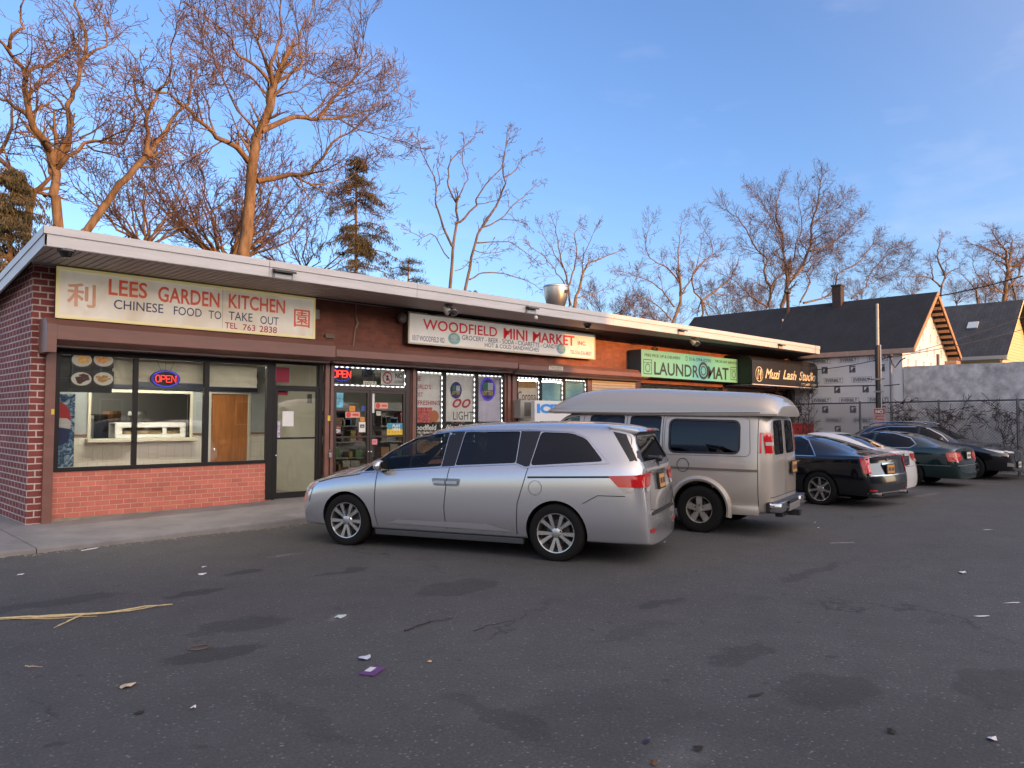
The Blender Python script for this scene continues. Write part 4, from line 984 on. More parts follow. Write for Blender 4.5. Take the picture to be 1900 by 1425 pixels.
mb = MB(); mb.tube([(a.x,-.02,4.0),(a.x,-.02,3.72),(a.x+.03,-.03,3.6),(a.x-.01,-.02,3.5),(a.x-.05,-.02,3.12)], .011, 6); mb.tube([(a.x,-.03,3.74),(a.x+.06,-.03,3.62),(a.x+.01,-.03,3.5)], .009, 6)
tag(mb.build('cable', plain('cable_tan', (.36,.26,.19), .6), smooth=True), 'tan cable hanging down the bare brick between the two left signs', 'cable')
c = atY(587, 583, -.03); tag(bx('junction_box', plain('box_grey', (.34,.33,.30), .6), c.x-.06, c.x+.06, -.05, -.001, c.z-.09, c.z+.09, bevel=.004), 'small grey junction box at the right end of the cream sign', 'junction box')
c = atY(612, 622, -.03); tag(bx('junction_box', plain('box_brown2', (.16,.11,.08), .6), c.x-.1, c.x+.1, -.04, -.001, c.z-.06, c.z+.03, bevel=.004), 'rusty box on the brick just above the kink in the shutter boxes', 'junction box')
c = atY(746, 590, -.12); t = thing('alarm_bell', 'round grey alarm bell at the left end of the market sign', 'alarm bell', (c.x, -.02, c.z))
MB().lathe([(0,0),(.05,0),(.05,-.08),(.115,-.085),(.12,-.10),(.10,-.15),(.05,-.17),(0,-.172)], axis='y', n=24).build('bell', plain('bell_grey', (.16,.14,.13), .4), t, smooth=True)
MB().box(-.05,.05,-.04,.0,-.1,.1).build('bracket', BLACKP, t)
# padlock and little lock box on the guides
c = atY(612, 843, -.09); t = thing('padlock', 'steel padlock on the brown guide beside the market door', 'padlock', c)
MB().box(-.025,.03,-.02,.02,-.06,.03).build('body', GALV, t, bevel=.006); MB().tube([(-.015,0,.03),(-.015,0,.07),(.005,0,.085),(.02,0,.07),(.02,0,.03)], .006, 6).build('shackle', CHROME, t)
# roof top: extractor fan, mast, vents
t = thing('exhaust_fan', 'big bowl-shaped metal exhaust fan on the roof', 'exhaust fan', (13.9, 2.0, 3.7))
SPUN = mat('spun_metal', (.50,.49,.47), .3, metal=.9, var=.1, vscale=3, rvar=.1)
MB().lathe([(.20,.55),(.21,1.20),(.20,1.28),(.25,1.34)], n=40).build('curb', SPUN, t, smooth=True)
MB().lathe([(.22,1.24),(.29,1.38),(.345,1.58),(.362,1.80),(.365,1.87),(.38,1.88),(.375,1.91),(.34,1.93),(.12,1.96),(0,1.965)], n=48).build('bowl', SPUN, t, smooth=True, angle=50)
MB().lathe([(0,0),(.045,0),(.05,-.03),(0,-.031)], axis='y', n=16, c=(.03,-.352,1.72)).build('port', BLACKP, t)
MB().tube([(.11,-.355,1.78),(.14,-.38,1.6),(.24,-.33,1.45),(.25,-.27,1.15)], .016, 6).build('conduit', BLACKP, t, smooth=True)
c = atY(882, 545, 3.0)
t = thing('roof_vent', 'small dark vent cap peeping over the roof edge left of the fan', 'roof vent', (c.x, 3.0, c.z-1.1))
MB().lathe([(.05,0),(.05,1.0),(.12,1.02),(.11,1.1),(.02,1.2),(0,1.2)], n=12).build('cap', plain('vent_dark', (.08,.09,.10), .5), t)
c = atY(866, 543, 2.0); t = thing('roof_vent', 'low black hooded vent at the foot of the forked bare tree', 'roof vent', (c.x, 2.0, c.z-.9))
MB().prism([(-.16,0),(.2,0),(.2,.86),(.05,.95),(-.1,.93),(-.16,.86)], -.1, .1).build('hood', BLACKP, t)
# mast with insulators at the right end of the roof
yM = 1.2
b0, t0 = atY(1463, 640, yM), atY(1465, 545, yM)
t = thing('service_mast', 'rusty service mast with insulators standing on the roof end', 'mast', (b0.x, yM, 3.6))
RUST = mat('rusty_wood', (.13,.055,.03), .8, var=.35, vscale=9); h = t0.z-3.6
MB().box(-.055,.055,-.05,.05,0,h).build('post', RUST, t, bevel=.01)
MB().tube([(.10,0,.2),(.10,0,h*.9)], .022, 8).build('conduit', GALV, t, smooth=True)
MB().ball((.0,-.02,h+.05), .11, 12).build('cap', plain('mast_cap', (.05,.045,.045), .5), t, smooth=True)
MB().tube([(0,0,h+.02),(-.12,0,h+.10),(-.22,0,h+.02)], .05, 8).build('weatherhead', plain('mast_cap', (.05,.045,.045), .5), t, smooth=True)
for z in (.62,.76,.90): MB().ball((.12,-.07,h*z), .035, 8).build('insulator', plain('porcelain', (.55,.50,.46), .2), t, smooth=True)
p = atY(1452, 592, yM); q = atY(1450, 636, yM)
tag(MB().tube([(p.x,yM,p.z),(p.x,yM,3.7)], .03, 8).build('vent_pipe', plain('pipe_pale', (.48,.42,.38), .5), smooth=True), 'thin pale vent pipe on the roof left of the mast', 'pipe')
for k, (pp, rr_) in enumerate(((((1449,640),(1460,625),(1466,590)), .012), (((1473,610),(1478,590),(1484,560)), .01), (((1442,628),(1452,600),(1463,575)), .008))):
    pts = [atY(a, b_, yM-.12) for a, b_ in pp]
    tag(MB().tube(pts, rr_, 6).build('loose_wire', BLACKP, smooth=True), ['black wire rising along the mast foot', 'slack wire curving off the mast to the right', 'thin stay wire from the roof to the mast head'][k], 'wire')
# ice freezer and window air conditioner
xa, xb = 10.35, 12.35
t = thing('ice_freezer', 'white ice freezer with blue ICE header in front of the market windows', 'ice freezer', (xa, -.85, .19))
W_ = plain('freezer_white', (.58,.59,.60), .35)
MB().box(0,2.0,0,.75,0,1.42).build('cabinet', W_, t, bevel=.02)
for k in (0, 1): MB().box(.06+k*.95,.98+k*.95,-.03,-.001,.08,1.36).build('door', W_, t, bevel=.012)
a, b_ = atY(991, 743, -.85), atY(1033, 774, -.85)
MB().box(a.x-xa, b_.x-xa+.5, -.02, .10, 1.421, a.z-.19).build('header', W_, t, bevel=.008)
mb = MB(); l0, l1 = atY(995, 749, -.85), atY(1031, 768, -.85); put_text(mb, 'ICE', l0.x, l1.x+.04, l1.z+.01, l0.z, front(-.8725), bold=.06); to_local(mb, t); mb.build('lettering', plain('ice_blue', (.03,.22,.62), .4), t, fixn=False)
a, b_ = atY(966, 742, -.3), atY(990, 776, -.3)
t = thing('air_conditioner', 'grey grilled air conditioner in the window beside the ICE header', 'air conditioner', (a.x, -.3, b_.z))
w, h = b_.x-a.x, a.z-b_.z
MB().box(0,w,0,.36,0,h).build('case', plain('ac_grey', (.30,.29,.27), .5), t, bevel=.008)
mb = MB()
for i in range(9): mb.box(w*(.30+.07*i), w*(.30+.07*i)+.012, -.008, -.001, .05, h-.05)
mb.build('grille', plain('ac_dark', (.06,.06,.06), .5), t)

# ================================================================== NEIGHBOURS: FENCE, WALL, HOUSES, POLE
FX = 24.25
t = thing('chain_link_fence', 'chain-link fence with bare vines along the right side of the lot', 'fence', (FX, 0, 0))
STEEL = mat('fence_steel', (.13,.135,.14), .5, metal=.4, var=.15)
ya, ybk = -12.2, .6
def ztop(y): return 2.27 - .008*(y+.4)
for y in (-.35,-2.75,-5.23,-7.40,-9.8,-12.1):
    MB().tube([(0,y,-.05),(0,y,ztop(y)-.005)], .035 if y != -7.40 else .045, 10).build('post', STEEL, t, smooth=True)
    MB().ball((0,y,ztop(y)), .04, 8).build('post_cap', STEEL, t)
MB().tube([(0,ya,ztop(ya)-.03),(0,ybk,ztop(ybk)-.03)], .024, 8).build('top_rail', plain('rail_dark', (.045,.045,.05), .5), t, smooth=True)
mb = MB(); P_ = .095; zlo = .06; hgt = 2.16
def wire(y0, z0, y1, z1, x):
    d = Vector((0, y1-y0, z1-z0)).normalized(); n_ = Vector((0, -d.z, d.y))*.0042
    mb.add([(x, y0-n_.y, z0-n_.z), (x, y1-n_.y, z1-n_.z), (x, y1+n_.y, z1+n_.z), (x, y0+n_.y, z0+n_.z)], [(0,1,2,3)])
y = ya - hgt
while y < ybk:
    a, b_ = max(y, ya), min(y+hgt, ybk)
    if b_ > a:
        wire(a, zlo+(a-y), b_, zlo+(b_-y), -.003); wire(a, zlo+hgt-(a-y), b_, zlo+hgt-(b_-y), .003)
    y += P_
mb.build('mesh', plain('fence_wire', (.16,.165,.17), .5, metal=.3), t, fixn=False)
# concrete wall
MB_ = MB(); yc = -3.95
wallm = mat('old_concrete_wall', (.46,.455,.455), .9, var=.42, vscale=3.2, bump=.35, bscale=18)
n = 44; vs = []
rr = random.Random(4)
for i in range(n+1):
    y = yc - (yc+13.5)*i/n if False else yc + (-13.5-yc)*i/n
    zz = 3.50 - .004*i*.2 + rr.uniform(-.012,.012)
    vs += [(24.95,y,-.05),(24.95,y,zz),(25.2,y,zz),(25.2,y,-.05)]
MB_.add(vs, [(4*i+k, 4*i+k+1, 4*i+k+5, 4*i+k+4) for i in range(n) for k in range(3)]+[(0,1,2,3),(4*n+3,4*n+2,4*n+1,4*n)])
tag(MB_.build('concrete_wall', wallm), 'tall weathered grey concrete wall behind the fence at the right', 'wall')
# house under construction, wrapped in printed white sheeting
H1 = thing('wrapped_house', 'unfinished house in printed white wrap with dark shingle roof', 'house', (25.0, -3.9, 0))
WRAP = mat('house_wrap', (.68,.70,.73), .45, var=.07, vscale=1.2, bump=.25, bscale=3, stretch=(1,1,2))
hw, hl, ez, pz = 4.95, 9.4, 4.25, 6.32
MB().add([(0,0,0),(hw,0,0),(hw,0,ez),(hw/2,0,pz-.12),(0,0,ez),(0,hl,0),(hw,hl,0),(hw,hl,ez),(hw/2,hl,pz-.12),(0,hl,ez)],
         [(0,1,2,3,4),(5,9,8,7,6),(0,4,9,5),(1,6,7,2)]).build('wall', WRAP, H1)
def shingle_mat(name, c):
    m_ = brick(name, c, tuple(x*.8 for x in c), tuple(x*.45 for x in c), .30, .14, .006, bump=.5, rough=.9, dirt=.35, dscale=1.5); return m_
SH1 = shingle_mat('dark_shingles', (.017,.018,.023)); SH2 = shingle_mat('grey_shingles', (.055,.055,.060))
ov, gv = .16, .42
def gable_roof(parent, hw, hl, ez, pz, ov, gv, m_, th=.12):
    sl = (pz-ez)/(hw/2); y0, y1 = -gv, hl+.3; e = ez-sl*ov
    mb = MB()
    for s in (0, 1):
        xe = -ov if s == 0 else hw+ov
        mb.add([(xe,y0,e),(hw/2,y0,pz),(hw/2,y1,pz),(xe,y1,e),(xe,y0,e-th),(hw/2,y0,pz-th),(hw/2,y1,pz-th),(xe,y1,e-th)],
               [(0,1,2,3),(4,7,6,5),(0,4,5,1),(1,5,6,2),(2,6,7,3),(3,7,4,0)])
    return mb.build('roof', m_, parent), e, y0
r1, e1, y01 = gable_roof(H1, hw, hl, ez, pz, ov, gv, SH1)
WOOD = mat('raw_timber', (.42,.22,.10), .7, var=.2, vscale=6)
MB().box(-ov-.02, -ov+.005, y01, hl+.3, e1-.17, e1-.0).build('eave_board', mat('eave_timber', (.36,.25,.20), .7, var=.15), H1)
for s in (0, 1):
    xe = -ov if s == 0 else hw+ov
    MB().add([(xe,y01-.03,e1+.01),(hw/2,y01-.03,pz+.012),(hw/2,y01-.03,pz-.17),(xe,y01-.03,e1-.17),(xe,y01-.002,e1+.01),(hw/2,y01-.002,pz+.012),(hw/2,y01-.002,pz-.17),(xe,y01-.002,e1-.17)],
             [(0,1,2,3),(4,7,6,5),(0,4,5,1),(2,6,7,3),(0,3,7,4)]).build('barge_board', WOOD, H1)
mb = MB()
for s in (0, 1):
    for i in range(11):
        f = (i+.6)/11.5; x = (-ov + (hw/2+ov)*f) if s == 0 else (hw+ov - (hw/2+ov)*f); z = e1 + (pz-e1)*f
        mb.box(x-.03, x+.03, y01+.03, -.0, z-.24, z-.135)
mb.build('rafter_ends', WOOD, H1)
MB().box(hw-.35, hw+ov, y01+.02, 0, e1-.34, e1-.18).build('eave_return', WOOD, H1)
rch = MB().box(hw/2-.28,hw/2+.06,2.95,3.29,pz-.4,pz+.60).build('chimney', brick('chimney_brick', (.06,.035,.03), (.045,.03,.028), (.05,.04,.035), .2,.07,.008), r1)
MB().box(hw/2-.31,hw/2+.09,2.92,3.32,pz+.60,pz+.66).build('chimney_cap', plain('cap_dark', (.05,.045,.045), .8), rch)
# printing on the wrap
PRINT = plain('wrap_print', (.12,.13,.16), .5)
mb = MB(); rows = 0
def side(x): return lambda u, v: (x, -u, v)     # seen from the left, reading towards the street
z = 3.82
while z > .3:
    k = rows % 2
    for i in range(9):
        u = -hl+.25 + i*1.0 + (.45 if k else 0)
        if u > -.85: continue
        put_text(mb, 'EVERBILT', u+.05, u+.62, z-.058, z+.058, side(-.006), bold=.03)
        for (a, b_, c, d) in ((u,u+.67,z+.085,z+.095),(u,u+.67,z-.095,z-.085),(u-.01,u,z-.095,z+.095),(u+.67,u+.68,z-.095,z+.095)):
            mb.add([side(-.006)(a,c), side(-.006)(b_,c), side(-.006)(b_,d), side(-.006)(a,d)], [(0,1,2,3)])
        uu = u+.36; zz = z-.38
        for (a, b_, c, d) in ((0,.22,.12,.17),(0,.06,-.08,.12),(.1,.22,-.08,-.02),(.13,.22,-.02,.1)):
            mb.add([side(-.006)(uu+a,zz+c), side(-.006)(uu+b_,zz+c), side(-.006)(uu+b_,zz+d), side(-.006)(uu+a,zz+d)], [(0,1,2,3)])
        mb.add([side(-.006)(uu+.02,zz-.05), side(-.006)(uu+.06,zz-.08), side(-.006)(uu+.2,zz+.06), side(-.006)(uu+.16,zz+.09)], [(0,1,2,3)])
    z -= .72; rows += 1
mb.build('wrap_printing', PRINT, H1, fixn=False)
mb = MB(); rr = random.Random(2)
for i in range(6):
    for j in range(5):
        x, z = .5+i*.8+(.4 if j % 2 else 0), 3.65+j*.52
        if abs(x-hw/2) > (pz-.35-z)/((pz-ez)/(hw/2)) and z > ez-.1 or x > hw-.3: continue
        for (a, b_, c, d) in ((0,.14,.11,.14),(0,.14,-.14,-.11),(0,.03,-.14,.14),(.11,.14,-.05,.14)): mb.add([(x+a,-.006,z+c),(x+b_,-.006,z+c),(x+b_,-.006,z+d),(x+a,-.006,z+d)], [(0,1,2,3)])
mb.build('gable_printing', plain('wrap_print_pale', (.26,.25,.26), .5), H1, fixn=False)
p = atY(1742, 675, -3.95); MB().box(p.x-25.0-.10, p.x-25.0+.10, -.05, -.001, 3.3, 4.15).build('taped_opening', plain('tape_dark', (.06,.06,.065), .5, var=.3), H1)
MB().box(.0, .02, -.004, -.001, 0, ez).build('corner_tape', WHITEP, H1)
# yellow house
H2 = thing('yellow_house', 'pale yellow clapboard house with grey shingles at the right edge', 'house', (33.0, -4.95, 0))
YEL = mat('yellow_clapboard', (.58,.48,.24), .6, var=.05, bump=.5, bscale=2.2, stretch=(.02,.02,6))
hw2, hl2, ez2, pz2 = 5.4, 8.0, 4.5, 6.85
MB().add([(0,0,0),(hw2,0,0),(hw2,0,ez2),(hw2/2,0,pz2-.1),(0,0,ez2),(0,hl2,0),(hw2,hl2,0),(hw2,hl2,ez2),(hw2/2,hl2,pz2-.1),(0,hl2,ez2)],
         [(0,1,2,3,4),(5,9,8,7,6),(0,4,9,5),(1,6,7,2)]).build('wall', YEL, H2)
mb = MB(); z = 3.0
while z < 6.6:
    f = hw2/2 if z < ez2 else (pz2-.12-z)/((pz2-ez2)/(hw2/2))
    if f > .1: mb.box(hw2/2-f, hw2/2+f, -.014, -.001, z, z+.015)
    z += .13
mb.build('clapboard_edges', YEL, H2)
r2, e2, y02 = gable_roof(H2, hw2, hl2, ez2, pz2, .25, .3, SH2)
mb = MB()
for s in (0, 1):
    xe = -.25 if s == 0 else hw2+.25
    mb.add([(xe,y02-.02,e2),(hw2/2,y02-.02,pz2),(hw2/2,y02-.02,pz2-.14),(xe,y02-.02,e2-.14)], [(0,1,2,3)])
mb.build('barge_board', YEL, H2); MB().box(-.30,-.25,y02,hl2,e2-.14,e2).build('gutter', plain('gutter_grey', (.38,.37,.35), .5), H2)
MB().box(-.25,-.002,y02,hl2,e2-.18,e2-.145).build('eave_soffit', plain('eave_grey', (.30,.28,.25), .6), H2)
sl2 = (pz2-ez2)/(hw2/2); xs_, ys_ = hw2*.26, 1.3
MB().box(-.22,.22,-.2,.2,0,.05).build('skylight', plain('skylight_pale', (.5,.55,.58), .15), r2, xf=Matrix.Translation((xs_, ys_, ez2+sl2*xs_+.02)) @ Matrix.Rotation(-math.atan(sl2), 4, 'Y'))
MB().tube([(-.1,-.2,4.35),(.02,-.06,4.1),(.06,-.03,3.9),(.06,-.03,1)], .04, 8).build('downpipe', WHITEP, H2, smooth=True)
# pole with no-parking sign
pt_, pb_ = atX(1634.5, 563, 24.6), atX(1630, 785, 24.6)
t = thing('sign_pole', 'black steel pole with pale upper tube beside the fence', 'pole', (24.0, pb_.y, 0)); dx = 0
pb2, pt2 = atX(1630, 785, 24.0), atX(1634.5, 563, 24.0); t.location = (24.0, pb2.y, 0); zt_ = pt2.z
mzz = atX(1632, 640, 24.0).z
MB().tube([(0,0,0),(0,0,mzz)], .075, 12).build('post', mat('pole_black', (.02,.02,.022), .5, var=.3), t, smooth=True)
MB().tube([(0,-.10,.9),(0,-.10,mzz)], .028, 8).build('conduit', GALV, t, smooth=True)
MB().tube([(0,-.02,mzz-.1),(0,-.03,zt_)], [.05,.045], 10).build('upper_tube', mat('pole_grey', (.40,.38,.35), .5, var=.2, vscale=4, stretch=(1,1,.3)), t, smooth=True)
for z in (1.9, 2.6, 3.02): MB().box(-.10,.10,-.16,.10,z,z+.05).build('clamp', GALV, t)
MB().tube([(0,.35,3.07),(0,0,3.02),(0,-.22,3.06)], .02, 6).build('bracket', STEEL, t, smooth=True)
sc = atX(1632, 770, 23.85)
t2 = thing('no_parking_sign', 'faded red and white no parking sign on the fence pole', 'sign', (23.88, sc.y, 0))
a, b_ = atX(1621, 757, 23.88), atX(1643, 785, 23.88)
u0, u1 = -a.y, -b_.y; zb, zt2 = b_.z-.12, a.z
MB().box(0, .006, -u1-sc.y, -u0-sc.y, zb, zt2).build('plate', plain('sign_pink_white', (.55,.42,.40), .5, var=.1), t2)
SR = plain('sign_dull_red', (.36,.04,.045), .5)
f2 = lambda u, v: (-.003, -u-sc.y, v)
mb = MB(); h = zt2-zb
mb.add([f2(u0+.02, zt2-.03), f2(u1-.02, zt2-.03), f2(u1-.02, zt2-h*.34), f2(u0+.02, zt2-h*.34)], [(0,1,2,3)]); mb.build('banner', SR, t2, fixn=False)
mb = MB(); put_text(mb, 'NO', u0+.06, u1-.06, zt2-h*.30, zt2-.06, lambda u, v: (-.005, -u-sc.y, v), bold=.04); mb.build('lettering', WHITEINK, t2, fixn=False)
mb = MB(); 
for k, s in enumerate(('PARKING', 'STOPPING', 'STANDING')): put_text(mb, s, u0+.03, u1-.03, zt2-h*(.50+.17*k), zt2-h*(.39+.17*k), f2, bold=.03)
mb.build('lettering', SR, t2, fixn=False)
# second grey utility conduit post carrying the cable drop
pT = atX(1652.5, 660, 24.7)
t = thing('cable_post', 'slim grey post with a cable drop beside the black pole', 'post', (24.7, pT.y, 0))
MB().tube([(0,0,0),(0,0,pT.z)], .045, 10).build('post', plain('post_bluegrey', (.20,.22,.25), .5, var=.1), t, smooth=True)
MB().ball((0,0,pT.z), .085, 12).build('cap', plain('mast_cap', (.05,.045,.045), .5), t, smooth=True)
pl = [atX(a, b_, 24.66) for a, b_ in ((1653,664),(1656,676),(1661,682),(1666,675),(1672,668),(1680,664))]
MB().tube([p-Vector(t.location) for p in pl], .02, 6).build('cable_loop', BLACKP, t, smooth=True)
CBL = plain('cable_black', (.012,.012,.013), .5)
def cable(label, a, b_, sag, r=.014):
    pts = []
    for i in range(17):
        f = i/16; p = a.lerp(b_, f); p.z -= sag*4*f*(1-f); pts.append(p)
    tag(MB().tube(pts, r, 6).build('overhead_cable', CBL, smooth=True), label, 'cable', 'overhead cables at the right')
cable('thick overhead cable sloping down from the right edge to the roof peak', atX(1898, 512, 27.0), atX(1742, 549, 27.4), .05, .022)
cable('cable running from the black pole along the wrapped wall to the shops', atX(1652, 662, 24.6), Vector((XE, .3, 3.52)), .12, .014)
cable('thin cable from the cable post across the gable to the right', atX(1655, 662, 24.6), atX(1899, 611, 30.0), .08, .012)
cable('lower thin cable crossing the yellow house to the right edge', atX(1690, 655, 26.0), atX(1899, 588, 33.0), .05, .010)
cable('faint cable across the shingle roof toward the pole top', atY(1470, 566, 1.2), atX(1634, 570, 24.0), .15, .008)
cable('heavy pipe-like cable from the shop end wall to the black pole', Vector((XE+.05, -.02, 2.95)), atX(1628, 715, 24.0), .02, .02)
cable('short dark bar from the black pole to the cable post', atX(1640, 716, 24.0), atX(1669, 713, 24.4), .0, .018)
# red board behind the cars
a, b_ = atX(1524, 785, 23.6), atX(1470, 806, 23.6)
t = thing('red_container', 'dull red low container between the shop end and the fence', 'container', (22.0, -2.0, 0))
p, q = atY(1473, 785, -1.0), atY(1524, 786, -1.0)
t.location = (0, 0, 0)
yR = -1.15; p, q = atY(1462, 785, yR), atY(1524, 786.5, yR)
RED3 = mat('red_panel', (.20,.012,.014), .45, var=.12)
MB().box(p.x, min(q.x, FX-.1), yR, yR+.9, .1, p.z-.05).build('body', RED3, t, bevel=.02)
MB().box(p.x-.02, min(q.x, FX-.1)+.03, yR-.02, yR+.92, p.z-.05, p.z).build('rim', plain('red_rim', (.24,.03,.03), .4), t, bevel=.01)
# unseen blocks added behind the viewer to throw the evening shade on the lot
OB = mat('row_brick', (.22,.12,.09), .85, var=.2); 
def block(label, x0, x1, y0, y1, z, gab=None):
    t = thing('shade_block', label, 'building', (x0, y0, 0), group='unseen blocks added to cast shade'); w = x1-x0; d = y1-y0
    MB().box(0, w, 0, d, 0, z).build('wall', OB, t)
    MB().box(-.2, w+.2, -.2, d+.2, z+.003, z+.35).build('roof', plain('row_roof', (.06,.055,.055), .9), t)
    mb = MB(); mf = MB(); x = 1.5
    while x < w-2.5:
        for zz in (1.2, 4.4):
            if zz+2 < z: mb.box(x, x+1.3, d+.03, d+.05, zz, zz+1.7); mf.box(x-.1, x+1.4, d+.003, d+.029, zz-.1, zz+1.8)
        x += 3.2
    mf.build('window_frames', WHITEP, t); mb.build('windows', BLACKG, t)
block('taller unseen block added across the street to shade the shop front', -48, 18.6, -56, -45, 10.6)
block('lower unseen block added across the street to shade the lot', 19.4, 80, -56, -45, 7.75)
# ================================================================== VEHICLES
def paint(name, rgb, metal=.0, rough=.32, coat=1.0):
    return mat(name, rgb, rough, metal=metal, coat=coat, rvar=.03, vscale=400)
ALLOY = mat('alloy', (.60,.59,.58), .28, metal=.9, rvar=.08, vscale=8); ALLOYD = mat('alloy_dusty', (.40,.38,.35), .45, metal=.7, var=.25, vscale=9)
DARKG = glass('tinted_glass', (.035,.04,.045), boost=1.5); CLEARG = glass('car_glass', (.55,.60,.58), boost=.8)
TAILR = mat('tail_red', (.36,.008,.012), .12, coat=.6, emit=(.5,.01,.01), estr=.05); TAILC = mat('tail_clear', (.42,.40,.40), .10, coat=.6); AMBER = mat('lamp_amber', (.55,.22,.06), .12, coat=.6)
HEADL = mat('lamp_clear', (.62,.64,.66), .08, coat=.7); SEAM = plain('seam', (.012,.012,.013), .7); CABIN = plain('cabin', (.030,.031,.033), .8); SEATM = plain('seat_grey', (.10,.10,.10), .85)
PLATE = plain('plate_orange', (.52,.26,.06), .45, var=.15, vscale=40); PLATEW = plain('plate_white', (.55,.55,.53), .45)

def catcage(rows, cap0=True, cap1=True, closed_bottom=True):
    """rows[i] = left-half points (x,y,z) from bottom centre to top centre at station i"""
    K = len(rows[0]); N = 2*K-2; vs = []; fs = []
    for r in rows:
        vs += list(r); vs += [(p[0], -p[1], p[2]) for p in reversed(r[1:-1])]
    for i in range(len(rows)-1):
        for k in range(N):
            a, b_ = i*N+k, i*N+(k+1) % N; fs.append((a, b_, b_+N, a+N))
    def cap(i, rev):
        o = i*N
        q = [(o, o+1, o+N-1)] + [(o+k, o+k+1, o+N-k-1, o+N-k) for k in range(1, K-2)] + [(o+K-2, o+K-1, o+N-K+2)]
        return [tuple(reversed(f)) for f in q] if rev else q
    if cap0: fs += cap(0, True)
    if cap1: fs += cap(len(rows)-1, False)
    return vs, fs, N
def section(S, W):
    """S: dict station; W: dict of half widths"""
    x, zb, zt, wr = S['x'], S['zb'], S['zt'], S['wr']; k = S.get('k', 1.0); zs = S.get('zs', W['zs']); cr_ = S.get('cr', W.get('cr', .055)); dx = S.get('dx', 0); db = S.get('db', 0)
    ws, wm, wb = W['ws']*k, W['wm']*k, W['wb']*k; zr = max(zb+.004, zt-cr_); zm = min(W['zm'], zb-.12); zu = max(zm+.04, zb-.10)
    return [(x+db,0,zs), (x+db,ws*.8,zs), (x+db,ws,zs+.04), (x+db,wm*.985,(zs+zm)/2+.02), (x+db*.8,wm,zm), (x,wm*.992,zu), (x,wb,zb),
            (x+dx*.5,wb*.42+wr*.58+.012,(zb+zr)/2), (x+dx,wr,zr), (x+dx,wr*.58,zt-cr_*.28), (x+dx,0,zt)]
CRE = {2: .5, 6: .35, 8: .15}
def sub_mesh(vs, fs, N, levels, creases, capc=0.25, nst=0):
    me = D.meshes.new('cage'); me.from_pydata(vs, [], fs); me.update()
    at = me.attributes.new('crease_edge', 'FLOAT', 'EDGE'); K = N//2+1
    val = [0.0]*len(me.edges)
    for i, e in enumerate(me.edges):
        a, b_ = e.vertices; ra, rb = a % N, b_ % N; sa, sb = a//N, b_//N
        if ra == rb and sa != sb:
            r = min(ra, N-ra); val[i] = creases.get(r, 0.0)
        elif sa == sb and sa in (0, nst-1): val[i] = capc
    at.data.foreach_set('value', val)
    bm = bmesh.new(); bm.from_mesh(me); bmesh.ops.recalc_face_normals(bm, faces=bm.faces); bm.to_mesh(me); bm.free()
    o = D.objects.new('cage', me); col.objects.link(o); md = o.modifiers.new('s', 'SUBSURF'); md.levels = levels; md.render_levels = levels
    dg = bpy.context.evaluated_depsgraph_get(); out = D.meshes.new_from_object(o.evaluated_get(dg)); D.objects.remove(o); D.meshes.remove(me)
    return out
def cut(me, cutters):
    """cutters: list of (mesh, material)"""
    o = D.objects.new('cutting', me); col.objects.link(o); tmp = []
    for cm, m_ in cutters:
        if not cm.materials: cm.materials.append(m_)
        c = D.objects.new('cutter', cm); col.objects.link(c); tmp.append(c)
        md = o.modifiers.new('b', 'BOOLEAN'); md.operation = 'DIFFERENCE'; md.object = c; md.solver = 'EXACT'
        try: md.material_mode = 'TRANSFER'
        except Exception: pass
    dg = bpy.context.evaluated_depsgraph_get(); out = D.meshes.new_from_object(o.evaluated_get(dg))
    D.objects.remove(o)
    for c in tmp: D.objects.remove(c)
    return out
def prism_mesh(pts, a, b_, axis):
    mb = MB().prism(pts, a, b_, axis); me = D.meshes.new('cutter'); me.from_pydata(mb.v, [], mb.f); me.update()
    bm = bmesh.new(); bm.from_mesh(me); bmesh.ops.recalc_face_normals(bm, faces=bm.faces); bm.to_mesh(me); bm.free(); return me
def rpoly(pts, r, n=4):
    out = []; N = len(pts)
    for i in range(N):
        p0, p, p1 = Vector(pts[i-1]), Vector(pts[i]), Vector(pts[(i+1) % N])
        a, b_ = (p0-p), (p1-p); k = min(r, a.length*.45, b_.length*.45); A = p+a.normalized()*k; Bq = p+b_.normalized()*k
        for j in range(n+1):
            t = j/n; q = A*(1-t)**2 + p*2*t*(1-t) + Bq*t*t; out.append((q.x, q.y))
    return out
